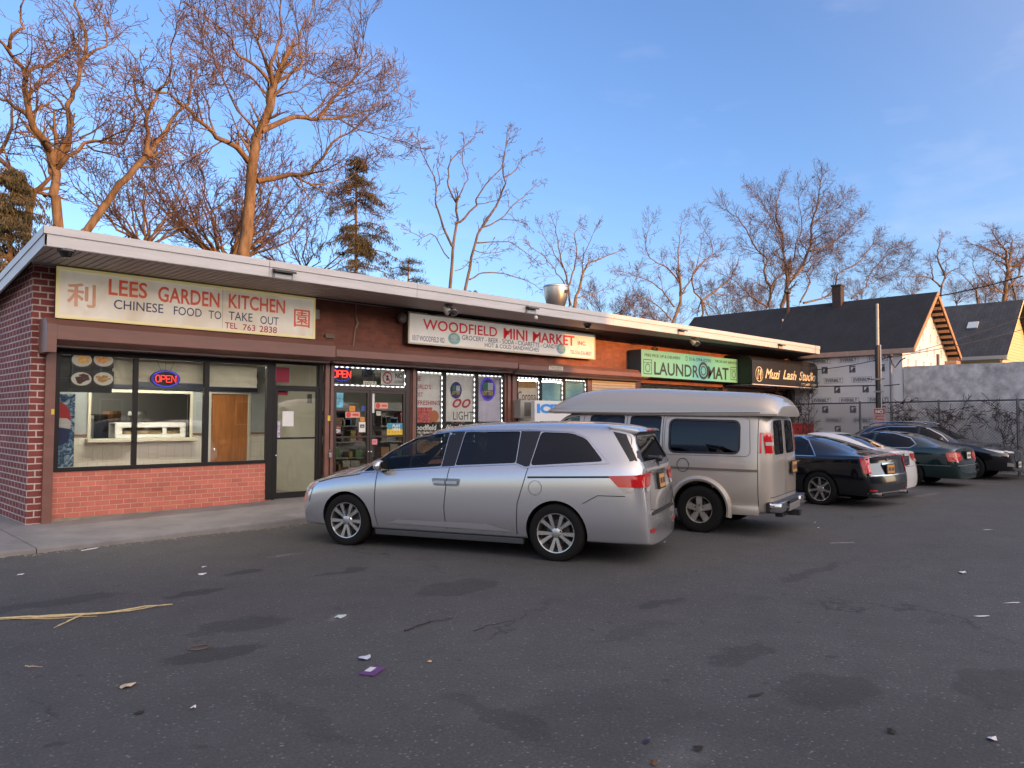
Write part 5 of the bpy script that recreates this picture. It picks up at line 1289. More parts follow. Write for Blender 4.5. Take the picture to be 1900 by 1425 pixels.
class Car:
    def __init__(s, name, label, cat, base, ang, half, stations, W, paintm, levels=2, flip=False):
        h = Vector((math.sin(R(ang)), math.cos(R(ang)), 0)); l = Vector((-h.y, h.x, 0))
        c = Vector((base[0], base[1], 0)) - l*half*(-1 if flip else 1)
        s.t = thing(name, label, cat, c, math.atan2(h.y, h.x)); s.st = stations; s.W = W; s.paint = paintm
        rows = [section(S, W) for S in stations]; vs, fs, N = catcage(rows)
        s.me = sub_mesh(vs, fs, N, levels, W.get('cre', CRE), .3, len(rows))
        s.bvh = BVHTree.FromPolygons([v.co.copy() for v in s.me.vertices], [tuple(p.vertices) for p in s.me.polygons])
        s.cut = []; s.lev = levels
    def cabin(s, x0, x1, inset=.055, zfl=.32):
        sts = [dict(S) for S in s.st if x1-.01 <= S['x'] <= x0+.01]
        rows = []
        W = dict(s.W); W.update(ws=W['ws']-.10, wm=W['wm']-.09, wb=W['wb']-inset, zs=zfl)
        for S in sts:
            S['wr'] -= inset; S['zt'] -= inset*.8; S['zs'] = zfl; S['db'] = 0; S['zb'] = min(S['zb'], S['zt']-.03); rows.append(section(S, W))
        vs, fs, N = catcage(rows); s.cut.append((sub_mesh(vs, fs, N, 2, {}, .3, len(rows)), CABIN))
    def hole(s, poly, mode, depth=None):
        if mode == 'side': s.cut.append((prism_mesh(poly, -2, 2, 'y'), BLACKP))
        elif mode == 'left': s.cut.append((prism_mesh(poly, .3, 2, 'y'), BLACKP))
        elif mode == 'front': s.cut.append((prism_mesh(poly, depth, 7, 'x'), BLACKP))
        elif mode == 'back': s.cut.append((prism_mesh(poly, -7, depth, 'x'), BLACKP))
    def arch(s, x, r, z=.33, y0=.52):
        n = 40
        for sg in (1, -1):
            pts = [(x+math.cos(2*math.pi*i/n)*r, z+math.sin(2*math.pi*i/n)*r) for i in range(n)]
            s.cut.append((prism_mesh(pts, sg*y0, sg*1.4, 'y'), BLACKP))
    def finish_body(s, name='body'):
        s.me.materials.clear(); s.me.materials.append(s.paint)
        out = cut(s.me, s.cut); finish(out, True, 38); s.body = link_mesh(name, out, None, s.t); return s.body
    def hit(s, u, v, mode, off, strict=False):
        o, d = {'L': ((u, 3, v), (0,-1,0)), 'R': ((u, -3, v), (0,1,0)), 'F': ((8, u, v), (-1,0,0)), 'B': ((-8, u, v), (1,0,0)), 'T': ((u, v, 4), (0,0,-1))}[mode]
        p, n, i, dist = s.bvh.ray_cast(Vector(o), Vector(d))
        if strict and (p is None or abs(n.dot(Vector(d))) < .16): return None
        if p is None:
            q = {'L': (u, 1, v), 'R': (u, -1, v), 'F': (4, u, v), 'B': (-4, u, v), 'T': (u, v, 1.5)}[mode]
            p, n, i, dist = s.bvh.find_nearest(Vector(q))
        if n.dot(Vector(d)) > 0: n = -n
        return p + n*off
    def panel(s, name, polys, m_, off=.003, parent=None, edge=.09):
        """polys: list of (polygon, mode) laid on the body skin; one mesh"""
        if len(polys) == 2 and {polys[0][1], polys[1][1]} == {'L', 'R'}:
            r_ = [s.panel(name, [p], m_, off, parent, edge) for p in polys]; return r_[0]
        bm = bmesh.new()
        for poly, mode in polys:
            b2 = bmesh.new(); vs = [b2.verts.new((p[0], p[1], 0)) for p in poly]; b2.faces.new(vs)
            bmesh.ops.triangulate(b2, faces=b2.faces[:])
            for _ in range(5):
                es = [e for e in b2.edges if e.calc_length() > edge]
                if not es: break
                bmesh.ops.subdivide_edges(b2, edges=es, cuts=1); bmesh.ops.triangulate(b2, faces=[f for f in b2.faces if len(f.verts) > 3])
            b2.verts.index_update(); hp = [s.hit(v.co.x, v.co.y, mode, off, True) for v in b2.verts]; mp = [bm.verts.new(h) if h else None for h in hp]
            for f in b2.faces:
                if all(mp[v.index] for v in f.verts): bm.faces.new([mp[v.index] for v in f.verts])
            b2.free()
        me = D.meshes.new(name); bm.normal_update(); bm.to_mesh(me); bm.free(); finish(me, True, 60); me.materials.append(m_)
        return link_mesh(name, me, None, parent or s.t)
    def strip(s, name, paths, w, m_, off=.0035, parent=None, closed=False):
        if len(paths) > 1 and name not in ('window_trim',):
            return [s.strip(name, [p], w, m_, off, parent, closed) for p in paths][0]
        if len(paths) > 1 and len(set(m for _, m in paths)) > 1:
            return [s.strip(name, [p for p in paths if p[1] == m], w, m_, off, parent, closed) for m in sorted(set(m for _, m in paths))][0]
        bm = bmesh.new()
        for path, mode in paths:
            P = [Vector(p) for p in path]
            if closed: P.append(P[0])
            Q = [P[0]]
            for a, b_ in zip(P, P[1:]):
                n = max(1, int((b_-a).length/.05)); Q += [a.lerp(b_, (i+1)/n) for i in range(n)]
            prev = None
            for i, q in enumerate(Q):
                if closed and i in (0, len(Q)-1): d = Q[1]-Q[-2]
                else: d = Q[min(i+1, len(Q)-1)]-Q[max(i-1, 0)]
                d.normalize(); nn = Vector((-d.y, d.x))*w/2
                a = bm.verts.new(s.hit(q.x+nn.x, q.y+nn.y, mode, off)); b2 = bm.verts.new(s.hit(q.x-nn.x, q.y-nn.y, mode, off))
                if prev: bm.faces.new((prev[0], prev[1], b2, a))
                prev = (a, b2)
        me = D.meshes.new(name); bm.normal_update(); bm.to_mesh(me); bm.free(); finish(me, True, 60); me.materials.append(m_)
        return link_mesh(name, me, None, parent or s.t)
    def both(s, poly): return [(poly, 'L'), (poly, 'R')]
def wheel(car, x, y, r, w, rr_, style, am, side=1, parent=None):
    t = car.t; M_ = Matrix.Translation((x, y, r*.965)) @ Matrix.Diagonal((1, side, 1, 1)).to_4x4()
    hub = MB().lathe([(0,-.02),(rr_*.62,-.02),(rr_*.62,.0),(0,.0)], axis='y', n=24).build('wheel', plain('brake_disc', (.10,.095,.09), .5, metal=.6), t, xf=M_)
    pr = [(rr_-.004,-w/2),(r*.90,-w/2),(r*.975,-w*.44),(r,-w*.34),(r,w*.34),(r*.975,w*.44),(r*.93,w*.5),(r*.80,w*.515),(rr_+.012,w*.49),(rr_-.004,w*.46)]
    MB().lathe(pr, axis='y', n=48).build('tyre', RUBBER, hub, smooth=True, angle=50, xf=M_)
    yf = w*.46; mb = MB()
    mb.lathe([(rr_,yf),(rr_*1.0,yf+.006),(rr_*.955,yf+.004),(rr_*.93,yf-.03),(rr_*.90,-w*.2)], axis='y', n=48)
    def spoke(a, wi, wo, ri, ro, yi, yo, tw=0):
        c, sn = math.cos(a), math.sin(a); c2, s2 = math.cos(a+tw), math.sin(a+tw); th = .03; vs = []
        for (rad, hw, yy, cc, ss) in ((ri, wi/2, yi, c, sn), (ro, wo/2, yo, c2, s2)):
            for sg in (-1, 1):
                X, Z = cc*rad - ss*hw*sg, ss*rad + cc*hw*sg; vs += [(X, yy, Z), (X, yy-th, Z)]
        mb.add(vs, [(0,2,6,4),(1,5,7,3),(0,4,5,1),(2,3,7,6),(0,1,3,2),(4,6,7,5)])
    if style == 'v5':
        for i in range(5):
            a = math.pi/2 + 2*math.pi*i/5 + math.pi/5
            for sg in (-1, 1): spoke(a+sg*.14, .030, .050, .05, rr_*.95, yf-.012, yf-.004, sg*.13)
    elif style == 'five':
        for i in range(5): spoke(math.pi/2+2*math.pi*i/5, .075, .10, .05, rr_*.95, yf-.004, yf-.006)
    elif style == 'seven':
        for i in range(7): spoke(math.pi/2+2*math.pi*i/7, .032, .040, .05, rr_*.95, yf-.012, yf-.004)
    else:
        for i in range(10): spoke(math.pi/2+2*math.pi*i/10, .022, .026, .05, rr_*.95, yf-.012, yf-.004)
    mb.lathe([(0,yf-.006),(.03,yf-.004),(.062,yf-.012),(.075,yf-.03),(.075,yf-.05)], axis='y', n=24)
    rim = mb.build('rim', am, hub, xf=M_, bevel=0, smooth=True, angle=30)
    mb = MB(); nl = 6 if style == 'five' else 5
    for i in range(nl): 
        a = math.pi/2+2*math.pi*i/nl; mb.disc((math.cos(a)*.062, yf-.002, math.sin(a)*.062), .011, n=10)
    mb.build('lug_nuts', BLACKP, hub, xf=M_)
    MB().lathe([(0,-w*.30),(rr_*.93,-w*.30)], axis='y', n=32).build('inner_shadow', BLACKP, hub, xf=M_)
    return hub
def seat(car, x, y, zc=.42, back=True, m_=None):
    mb = MB(); mb.box(x-.25, x+.27, y-.24, y+.24, zc-.05, zc+.14)
    M_ = Matrix.Translation((x-.24, y, zc+.10)) @ Matrix.Rotation(R(-16), 4, 'Y')
    k = len(mb.v); mb.box(-.07, .07, -.24, .24, 0, .56); mb.box(-.05, .05, -.13, .13, .60, .80); mb.box(-.015,.015,-.07,.07,.55,.62)
    mb.v = mb.v[:k] + [tuple(M_ @ Vector(p)) for p in mb.v[k:]]
    return mb.build('seat', m_ or SEATM, car.t, bevel=.04, smooth=True, angle=60)
def plate_box(car, x, y, z, m_, w=.31, h=.16, facing=-1, tilt=0.0):
    M_ = Matrix.Translation((x, y, z)) @ Matrix.Rotation(tilt, 4, 'Y')
    p = MB().box(-.012, .012, -w/2-.02, w/2+.02, -h/2-.02, h/2+.02).build('number_plate', BLACKP, car.t, xf=M_)
    MB().box(facing*.013 if facing < 0 else .0125, facing*.0125 if facing < 0 else .015, -w/2, w/2, -h/2, h/2).build('plate_face', m_, p, xf=M_)
    mb = MB()
    for i in range(7):
        if i != 3: yy = -w/2+.03+i*.036; mb.box(facing*.016-.001, facing*.016+.001, yy, yy+.022, -h*.22, h*.2)
    mb.build('plate_marks', plain('plate_navy', (.03,.035,.08), .5), p, xf=M_)
def mirror(car, x, y, z, m_):
    for sg in (1, -1):
        b_ = MB().ball((0,0,0), .1, 12).build('door_mirror', m_, car.t, smooth=True, xf=Matrix.Translation((x, sg*y, z)) @ Matrix.Diagonal((.75,1.05,.78,1)))
        MB().box(x-.078, x-.070, sg*y-.085, sg*y+.085, z-.055, z+.055).build('glass', BLACKG, b_)
        MB().tube([(x+.02, sg*(y-.16), z-.07), (x, sg*(y-.04), z-.05)], .03, 8).build('arm', BLACKP, b_)

# ---------------- silver minivan
SILVER = paint('silver_paint', (.60,.61,.63), metal=.70, rough=.20)
St = lambda x, zb, zt, wr, **k: dict(x=x, zb=zb, zt=zt, wr=wr, **k)
W = dict(ws=.89, wm=.975, wb=.925, zs=.205, zm=.60)
c = Car('minivan', 'silver minivan with tinted rear windows parked nearest the viewer', 'minivan', (2.749,-4.309), -23.3, .965,
        [St(.81,.66,.76,.42,k=.72,db=.03), St(.77,.74,.845,.53,k=.85,db=.03), St(.65,.815,.925,.60,k=.95,cr=.07,db=.03), St(.36,.88,1.02,.66,k=.99,cr=.08), St(0,.935,1.09,.76,cr=.08), St(-.22,.955,1.15,.80,cr=.09), St(-.50,.985,1.335,.765,cr=.10), St(-.92,1.03,1.53,.69,cr=.075),
         St(-1.4,1.06,1.628,.64), St(-2.0,1.09,1.662,.645), St(-2.7,1.12,1.675,.645), St(-3.25,1.15,1.665,.635), St(-3.60,1.165,1.64,.62,k=.99), St(-3.80,1.165,1.61,.61,k=.975,dx=.02), St(-3.94,1.15,1.58,.59,k=.945,dx=.10,db=-.04), St(-4.0,1.12,1.54,.57,k=.90,dx=.18,db=-.07)],
        W, SILVER, levels=3)
c.cabin(-.25, -3.85)
w1 = rpoly([(-.23,.985),(-.56,1.245),(-.90,1.43),(-1.22,1.492),(-1.40,1.512),(-1.40,1.085),(-.8,1.035)], .03)
w2 = rpoly([(-1.63,1.520),(-2.40,1.535),(-2.42,1.150),(-1.60,1.100)], .03)
w3 = rpoly([(-2.68,1.530),(-3.08,1.518),(-3.27,1.455),(-3.53,1.195),(-2.62,1.125)], .05)
for p in (w1, w2, w3): c.hole(p, 'side')
c.hole([(-.60,1.15),(.60,1.15),(.55,1.50),(-.55,1.50)], 'front', -1.0)
rw = rpoly([(-.70,1.19),(.70,1.19),(.56,1.475),(-.56,1.475)], .05)
c.hole(rw, 'back', -3.4)
c.arch(0, .385, .335); c.arch(-2.957, .385, .335)
c.finish_body()
c.panel('side_window', c.both(w1), CLEARG, off=-.008); 
for p in (w2, w3): c.panel('side_window', c.both(p), DARKG, off=-.008)
c.panel('windscreen', [([(-.60,1.15),(.60,1.15),(.55,1.50),(-.55,1.50)], 'F')], CLEARG, off=-.008); c.panel('rear_window', [(rw, 'B')], DARKG, off=-.006)
for p in ([(-1.408,1.517),(-1.622,1.523),(-1.592,1.094),(-1.408,1.08)], [(-2.41,1.538),(-2.67,1.535),(-2.61,1.118),(-2.56,1.11),(-2.43,1.15)]): c.panel('window_pillar', c.both(p), plain('pillar_black', (.012,.013,.015), .35), off=.002)
wrap = [(-3.58,1.54),(-3.74,1.51),(-3.92,1.205),(-3.84,1.20)]
c.panel('pillar_glass', c.both(wrap)+[([(.60,1.53),(.86,1.20),(.69,1.185),(.555,1.475)], 'B'), ([(-.60,1.53),(-.86,1.20),(-.69,1.185),(-.555,1.475)], 'B')], plain('pillar_black', (.012,.013,.015), .35), off=.003)
c.strip('window_trim', [([(-.16,.965),(-.8,1.022),(-1.5,1.077),(-2.43,1.138),(-2.56,1.095),(-2.62,1.108),(-3.60,1.178)], m_) for m_ in 'LR']+[([(-.18,.99),(-.55,1.262),(-.90,1.447),(-1.22,1.510),(-1.6,1.535),(-2.5,1.552),(-3.08,1.534),(-3.29,1.468),(-3.60,1.178)], m_) for m_ in 'LR'], .016, CHROME, off=.004)
c.strip('panel_seam', [(p, m_) for m_ in 'LR' for p in ([(-.47,.985),(-.46,.78),(-.45,.46),(-.48,.235)], [(-1.53,1.08),(-1.50,.85),(-1.475,.58),(-1.49,.235)], [(-2.60,1.10),(-2.56,.955),(-2.47,.66),(-2.445,.24)], [(-3.30,.70),(-3.48,.80),(-3.80,.80)], [(.56,.80),(.2,.89),(-.2,.95)], [(.55,.76),(.62,.55)])], .009, SEAM)
c.strip('door_track', [([(-2.60,.985),(-3.66,1.02)], m_) for m_ in 'LR'], .022, SEAM, off=.004)
fc = [( -2.70+.085*math.cos(2*math.pi*i/24), .862+.085*math.sin(2*math.pi*i/24)) for i in range(24)]
c.strip('fuel_flap', [(fc, 'L')], .006, plain('seam_soft', (.10,.10,.105), .6), closed=True)
for (a, b_) in ((-1.33,-1.485), (-1.505,-1.66)): c.panel('door_handle', c.both(rpoly([(a,.905),(b_,.907),(b_,.868),(a+.02 if a > -1.4 else a,.87)], .02)), mat('handle_metal', (.42,.43,.45), .25, metal=.9), off=.016); 
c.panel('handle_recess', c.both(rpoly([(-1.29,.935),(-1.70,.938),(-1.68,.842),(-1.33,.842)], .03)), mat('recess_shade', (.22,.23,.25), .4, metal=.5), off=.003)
for sg in (1, -1): MB().box(-2.52,-.42,sg*.86-.03,sg*.86+.03,.165,.235).build('sill_trim', plain('sill_grey', (.045,.047,.05), .5), c.t, bevel=.01)
c.panel('side_crease', c.both([(-.62,.335),(-.80,.385),(-2.05,.40),(-2.42,.315)]), paint('crease_highlight', (.62,.63,.65), metal=.60, rough=.3), off=.010)  # lighter silver patch paints the bright line along the door crease
for s_, m_ in ((1,'L'), (-1,'R')):
    o = c.panel('headlight', [(rpoly([(.46,.835),(.62,.80),(.72,.73),(.68,.68),(.56,.74)], .02), m_), ([(s_*.62,.70),(s_*.36,.64),(s_*.40,.60),(s_*.66,.645)], 'F')], HEADL, off=.005)
    c.panel('indicator', [(rpoly([(.50,.815),(.58,.80),(.655,.72),(.58,.735)], .015), m_)], AMBER, off=.008, parent=o)
    o = c.panel('tail_lamp', [(rpoly([(-3.60,1.03),(-3.98,1.045),(-3.98,.90),(-3.72,.905)], .012), m_), (rpoly([(s_*.90,1.05),(s_*.50,1.065),(s_*.60,.915),(s_*.88,.90)], .012), 'B')], TAILR, off=.012)
    c.panel('clear_lens', [([(-3.73,.90),(-3.90,.895),(-3.90,.845),(-3.80,.85)], m_), ([(s_*.80,.895),(s_*.605,.91),(s_*.65,.85),(s_*.80,.845)], 'B')], TAILC, off=.012, parent=o)
    c.panel('reflector', [(rpoly([(s_*.78,.415),(s_*.55,.40),(s_*.55,.36),(s_*.76,.37)], .01), 'B')], TAILR, off=.006)
c.panel('rear_bar', [([(-.50,1.065),(.50,1.065),(.5,1.03),(-.5,1.03)], 'B')], CHROME, off=.012)
c.panel('bumper_step', [([(-.62,.60),(.62,.60),(.66,.56),(-.66,.56)], 'B')], BLACKP, off=.012)
c.strip('hatch_seam', [([(.72,1.16),(.60,.85),(.66,.63),(.40,.60),(-.40,.60),(-.66,.63),(-.60,.85),(-.72,1.16)], 'B')], .009, SEAM)
plate_box(c, -4.035, 0, .93, PLATE, tilt=.12)
c.panel('emblem', [(rpoly([(-.06,1.17),(.06,1.17),(.04,1.10),(-.04,1.10)], .01), 'B')], CHROME, off=.010)
# spoiler with brake lamp, wiper
sp = MB().prism([(-3.50,1.625),(-3.86,1.575),(-3.90,1.545),(-3.86,1.515),(-3.70,1.50),(-3.55,1.56)], -.60, .60, 'y').build('spoiler', SILVER, c.t, bevel=.012, smooth=True)
MB().prism([(-3.62,1.53),(-3.893,1.536),(-3.865,1.508),(-3.70,1.49)], -.57, .57, 'y').build('spoiler_underside', BLACKP, sp)
MB().box(-3.905,-3.88,-.17,.17,1.545,1.562).build('brake_lamp', TAILR, sp)
MB().tube([(-3.99,-.05,1.215),(-3.995,.12,1.225),(-3.96,.46,1.245)], .014, 6).build('wiper', BLACKP, c.t)
MB().ball((-4.0,-.05,1.20), .045, 8).build('wiper_boss', BLACKP, c.t)
mirror(c, -.55, 1.02, 1.075, SILVER)
for (x, y) in ((-1.12,.40), (-1.12,-.40), (-2.1,.42), (-2.1,-.42), (-3.05,.35), (-3.05,-.35)): seat(c, x, y, .50, m_=plain('seat_taupe', (.20,.185,.16), .85) if x > -1.2 else SEATM)
MB().box(-.75,-.22,-.75,.75,.72,.98).build('dashboard', CABIN, c.t, bevel=.05, smooth=True, angle=60)
sw_ = MB(); n = 24
M_ = Matrix.Translation((-.80,.40,1.0)) @ Matrix.Rotation(R(-62), 4, 'Y')
sw_.tube([tuple(M_ @ Vector((math.cos(2*math.pi*i/n)*.18, math.sin(2*math.pi*i/n)*.18, 0))) for i in range(n+1)], .015, 6); sw_.build('steering_wheel', BLACKP, c.t, smooth=True)
MB().box(-.92,-.88,-.10,.10,1.42,1.49).build('rear_view_mirror', BLACKP, c.t, bevel=.01)
for (x, sg) in ((0,1),(0,-1),(-2.957,1),(-2.957,-1)): wheel(c, x, sg*.845, .345, .225, .236, 'v5', ALLOY, sg)

# ---------------- tan conversion van
TAN = paint('tan_paint', (.46,.42,.365), metal=.35, rough=.34)
W = dict(ws=.93, wm=.99, wb=.975, zs=.30, zm=.72, cr=.07)
c = Car('conversion_van', 'tan high-roof conversion van beside the silver minivan', 'van', (7.21,-6.94), -14, .99,
        [St(3.68,.74,.84,.55,k=.82), St(3.60,.86,.95,.65,k=.90), St(3.35,.99,1.06,.74,k=.98), St(2.98,1.06,1.14,.77), St(2.82,1.08,1.34,.80), St(2.60,1.10,1.66,.82,cr=.09), St(2.32,1.11,1.85,.87), St(1.95,1.12,1.885,.885), St(1.24,1.12,1.885,.895), St(.36,1.12,1.875,.895), St(-.5,1.12,1.86,.895), St(-.76,1.12,1.85,.89,k=.995), St(-.90,1.11,1.83,.87,k=.97,dx=.01), St(-1.0,1.09,1.80,.82,k=.92,dx=.03), St(-1.05,1.07,1.76,.74,k=.82,dx=.04)],
        W, TAN, levels=3)
c.cabin(2.83, -.80)
v1 = rpoly([(-.60,1.19),(.468,1.19),(.468,1.69),(-.60,1.665)], .10); v2 = rpoly([(.625,1.20),(1.13,1.21),(1.13,1.745),(.605,1.738)], .05); v3 = rpoly([(1.225,1.21),(1.82,1.215),(1.84,1.755),(1.225,1.748)], .05)
v4 = rpoly([(2.03,1.14),(2.62,1.15),(2.48,1.50),(2.33,1.69),(2.03,1.745)], .05)
for p in (v1, v2, v3, v4): c.hole(p, 'side')
vw = [(-.72,1.22),(.72,1.22),(.66,1.72),(-.66,1.72)]; c.hole(vw, 'front', 2.15)
vb1 = rpoly([(.08,1.17),(.68,1.17),(.62,1.67),(.08,1.69)], .07); vb2 = [(-y, z) for y, z in reversed(vb1)]
for p in (vb1, vb2): c.hole(p, 'back', -.5)
c.arch(0, .43, .35); c.arch(2.95, .43, .35); c.finish_body()
for p in (v1, v2, v3): c.panel('side_window', c.both(p), DARKG, off=-.008)
c.panel('side_window', c.both(v4), CLEARG, off=-.008); c.panel('windscreen', [(vw, 'F')], CLEARG, off=-.008)
for p in (vb1, vb2): c.panel('rear_window', [(p, 'B')], glass('rear_glass', (.07,.075,.075), boost=.9), off=-.006)
c.strip('window_surround', [(v1, 'L'), (v1, 'R')], .03, BLACKP, off=.004, closed=True)
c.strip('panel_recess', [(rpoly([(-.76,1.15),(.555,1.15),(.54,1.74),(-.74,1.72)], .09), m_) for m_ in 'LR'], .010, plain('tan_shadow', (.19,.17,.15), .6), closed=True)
c.strip('panel_seam', [(p, m_) for m_ in 'LR' for p in ([(.575,1.79),(.58,1.1),(.57,.34)], [(1.18,1.79),(1.19,1.1),(1.18,.34)], [(1.95,1.78),(1.96,1.1),(1.95,.34)], [(-.862,1.70),(-.862,.35)])], .009, SEAM)
c.strip('side_moulding', [([(-.87,.945),(.52,.955),(3.2,.97)], m_) for m_ in 'LR'], .035, plain('moulding_brown', (.13,.115,.10), .5), off=.008)
c.strip('fuel_flap', [([(.245+.09*math.cos(2*math.pi*i/24), 1.0+.10*math.sin(2*math.pi*i/24)) for i in range(24)], 'L')], .009, SEAM, closed=True, off=.009)
# flared arches and skirt
for sg in (1, -1):
    for xc in (0, 2.95):
        mb = MB(); pts = [(xc+math.cos(a)*.455, sg*.99, .35+math.sin(a)*.455) for a in [R(-12)+R(204)*i/24 for i in range(25)]]
        mb.tube(pts, .045, 8); mb.build('wheel_arch_flare', TAN, c.t, smooth=True)
for sg in (1, -1):
    a, b_ = sorted((sg*.93, sg*1.01))
    MB().box(-.88,-.44,a,b_,.30,.44).build('rear_skirt', TAN, c.t, bevel=.03, smooth=True); MB().box(.46,2.49,a,b_,.27,.42).build('running_board', TAN, c.t, bevel=.03, smooth=True)
c.strip('door_split', [([(0,1.76),(0,.50)], 'B'), ([(.86,.56),(-.86,.56)], 'B')], .010, SEAM)
for s_, m_ in ((1,'L'), (-1,'R')):
    o = c.panel('tail_lamp', [([(s_*.885,1.50),(s_*.73,1.50),(s_*.745,1.20),(s_*.90,1.20)], 'B'), ([(-.885,1.50),(-.91,1.50),(-.91,1.20),(-.885,1.20)], m_)], TAILR, off=.014)
    c.panel('clear_lens', [([(s_*.885,1.36),(s_*.74,1.36),(s_*.742,1.31),(s_*.888,1.31)], 'B')], TAILC, off=.018, parent=o)
    c.panel('headlight', [([(s_*.85,.92),(s_*.5,.92),(s_*.5,.75),(s_*.83,.75)], 'F')], HEADL, off=.006)
bp_ = MB().box(-1.16,-.97,-.95,.95,.35,.50).build('rear_bumper', BLACKP, c.t, bevel=.02)
for a, b_ in ((.40,.955), (-.955,-.40)): MB().box(-1.19,-1.02,a,b_,.36,.495).build('bumper_face', CHROME, bp_, bevel=.02, smooth=True)
MB().box(-1.18,-1.08,-.38,.38,.33,.43).build('bumper_step', plain('step_grey', (.16,.155,.16), .5), bp_, bevel=.01)
MB().box(-1.26,-.9,-.07,.07,.24,.33).build('tow_hitch', BLACKP, c.t); MB().box(-1.1,-1.0,-.5,.5,.25,.31).build('tow_bar', BLACKP, c.t)
plate_box(c, -1.09, -.42, .95, PLATE, tilt=.02)
# raised fibreglass roof
hs = [(2.78,1.86,.56,.10),(2.70,1.93,.70,.24),(2.48,2.06,.79,.5),(2.12,2.18,.83,.8),(1.65,2.212,.84,1),(1.0,2.21,.845,1),(.45,2.17,.845,1),(0,2.145,.845,1),(-.55,2.118,.845,1),(-.85,2.095,.84,.9),(-.98,2.06,.82,.8),(-1.06,2.0,.79,.6),(-1.12,1.90,.75,.4)]
rows = []
for (x, zt, w, k) in hs:
    zb_ = 1.79+.018*max(0,x); w += .030; ww = w+.012; hh_ = zt-zb_; zb_ -= .035
    rows.append([(x,0,zb_-.02),(x,ww*.6,zb_-.02),(x,ww,zb_-.015),(x,ww+.006,zb_+.025),(x,ww-.02,zb_+.05),(x,w-.015,zb_+hh_*.45),(x,w-.11,zb_+hh_*.80),(x,w*.66,zt-.02*k-.006),(x,w*.4,zt-.004),(x,0,zt)])
vs, fs, N = catcage(rows); me = sub_mesh(vs, fs, N, 3, {2:.6, 3:.6, 4:.6, 6:.1}, .45, len(rows)); finish(me, True, 50); me.materials.append(TAN)
hr = link_mesh('raised_roof', me, None, c.t)
c2 = type('o', (), {})(); 
MB().box(-.90,2.5,.935,.943,1.782,1.794).build('roof_gutter', BLACKP, hr); MB().box(-.90,2.5,-.943,-.935,1.782,1.794).build('roof_gutter', BLACKP, hr)
MB().box(-1.08,-1.0,-.17,.17,1.765,1.80).build('brake_lamp', TAILR, hr, bevel=.01)
mirror(c, 2.6, 1.12, 1.22, BLACKP)
for (x, y) in ((1.75,.45), (1.75,-.45), (.8,.45), (.8,-.45)): seat(c, x, y, .62)
for (x, sg) in ((0,1),(0,-1),(2.95,1),(2.95,-1)): wheel(c, x, sg*.875, .355, .23, .20, 'five', ALLOYD, sg)

# ---------------- four parked cars further right
def sedan(name, label, base, ang, half, sts, W, pm, wins, wb, front_axle, rear_poly, ws_poly, rw, style, am, lamps, trim=CHROME, r=.325, cab=None, flip=False, cat='car', lev=2):
    c = Car(name, label, cat, base, ang, half, sts, W, pm, levels=lev, flip=flip)
    c.cabin(*cab)
    for p in wins: c.hole(p, 'side')
    c.hole(ws_poly[0], 'front', ws_poly[1]); c.hole(rear_poly[0], 'back', rear_poly[1])
    for x in (front_axle, front_axle-wb): c.arch(x, r+.05, r)
    c.finish_body()
    for p in wins: c.panel('side_window', c.both(p), glass('smoke_glass', (.10,.115,.115), boost=1.4), off=-.008)
    c.panel('windscreen', [(ws_poly[0], 'F')], CLEARG, off=-.008); c.panel('rear_window', [(rear_poly[0], 'B')], glass('back_glass', (.22,.25,.26), boost=1.7), off=-.006)
    for x in (front_axle, front_axle-wb):
        for sg in (1, -1): wheel(c, x, sg*(half-.115), r+.005, .215, rw, style, am, sg)
    for (x, y) in ((front_axle-1.35,.36), (front_axle-1.35,-.36), (front_axle-2.2,.36), (front_axle-2.2,-.36)): seat(c, x, y, .36)
    return c
NAVYP = paint('navy_black_paint', (.004,.005,.008), rough=.12); WHITEC = paint('white_car_paint', (.62,.62,.62), rough=.25); GREENP = paint('dark_green_paint', (.006,.022,.022), rough=.14); BLACKC = paint('black_car_paint', (.006,.006,.009), rough=.12)
W = dict(ws=.83, wm=.915, wb=.885, zs=.20, zm=.60)
cw = [rpoly([(1.62,.955),(.98,.965),(.98,1.335),(1.2,1.32)], .03), rpoly([(.90,.965),(.12,.975),(.40,1.245),(.62,1.325),(.90,1.338)], .03)]
c = sedan('sedan', 'black sedan with tall narrow red tail lamps beside the tan van', (12.166,-6.589), 4, .915,
    [St(3.72,.58,.66,.45,k=.70), St(3.66,.68,.76,.55,k=.86), St(3.3,.78,.85,.62,k=.97), St(2.88,.83,.91,.66), St(2.2,.88,.985,.69), St(1.9,.91,1.06,.66), St(1.5,.93,1.27,.60,cr=.07), St(1.1,.945,1.39,.57), St(.65,.955,1.385,.56), St(.30,.965,1.325,.56), St(0,.97,1.245,.57), St(-.35,.98,1.125,.61,cr=.04), St(-.62,.99,1.045,.70,cr=.03), St(-.86,.985,1.03,.72,k=.96,cr=.03,db=-.05), St(-.93,.96,1.015,.70,k=.89,cr=.03,db=-.09)],
    W, NAVYP, cw, 2.88, 2.88, ([(-.50,1.075),(.50,1.075),(.42,1.325),(-.42,1.325)], .9), ([(-.55,1.05),(.55,1.05),(.46,1.36),(-.46,1.36)], 1.2), .235, 'seven', ALLOY, None, cab=(1.92,-.4))
c.strip('window_trim', [([(1.75,.945),(.98,.955),(.08,.962),(.39,1.262),(.62,1.342)], m_) for m_ in 'LR'], .016, CHROME)
for s_, m_ in ((1,'L'), (-1,'R')):
    c.panel('tail_lamp', [([(-.78,.985),(-.94,.99),(-.98,.66),(-.88,.665)], m_), ([(s_*.90,.985),(s_*.72,.985),(s_*.76,.66),(s_*.90,.66)], 'B')], TAILR, off=.010)
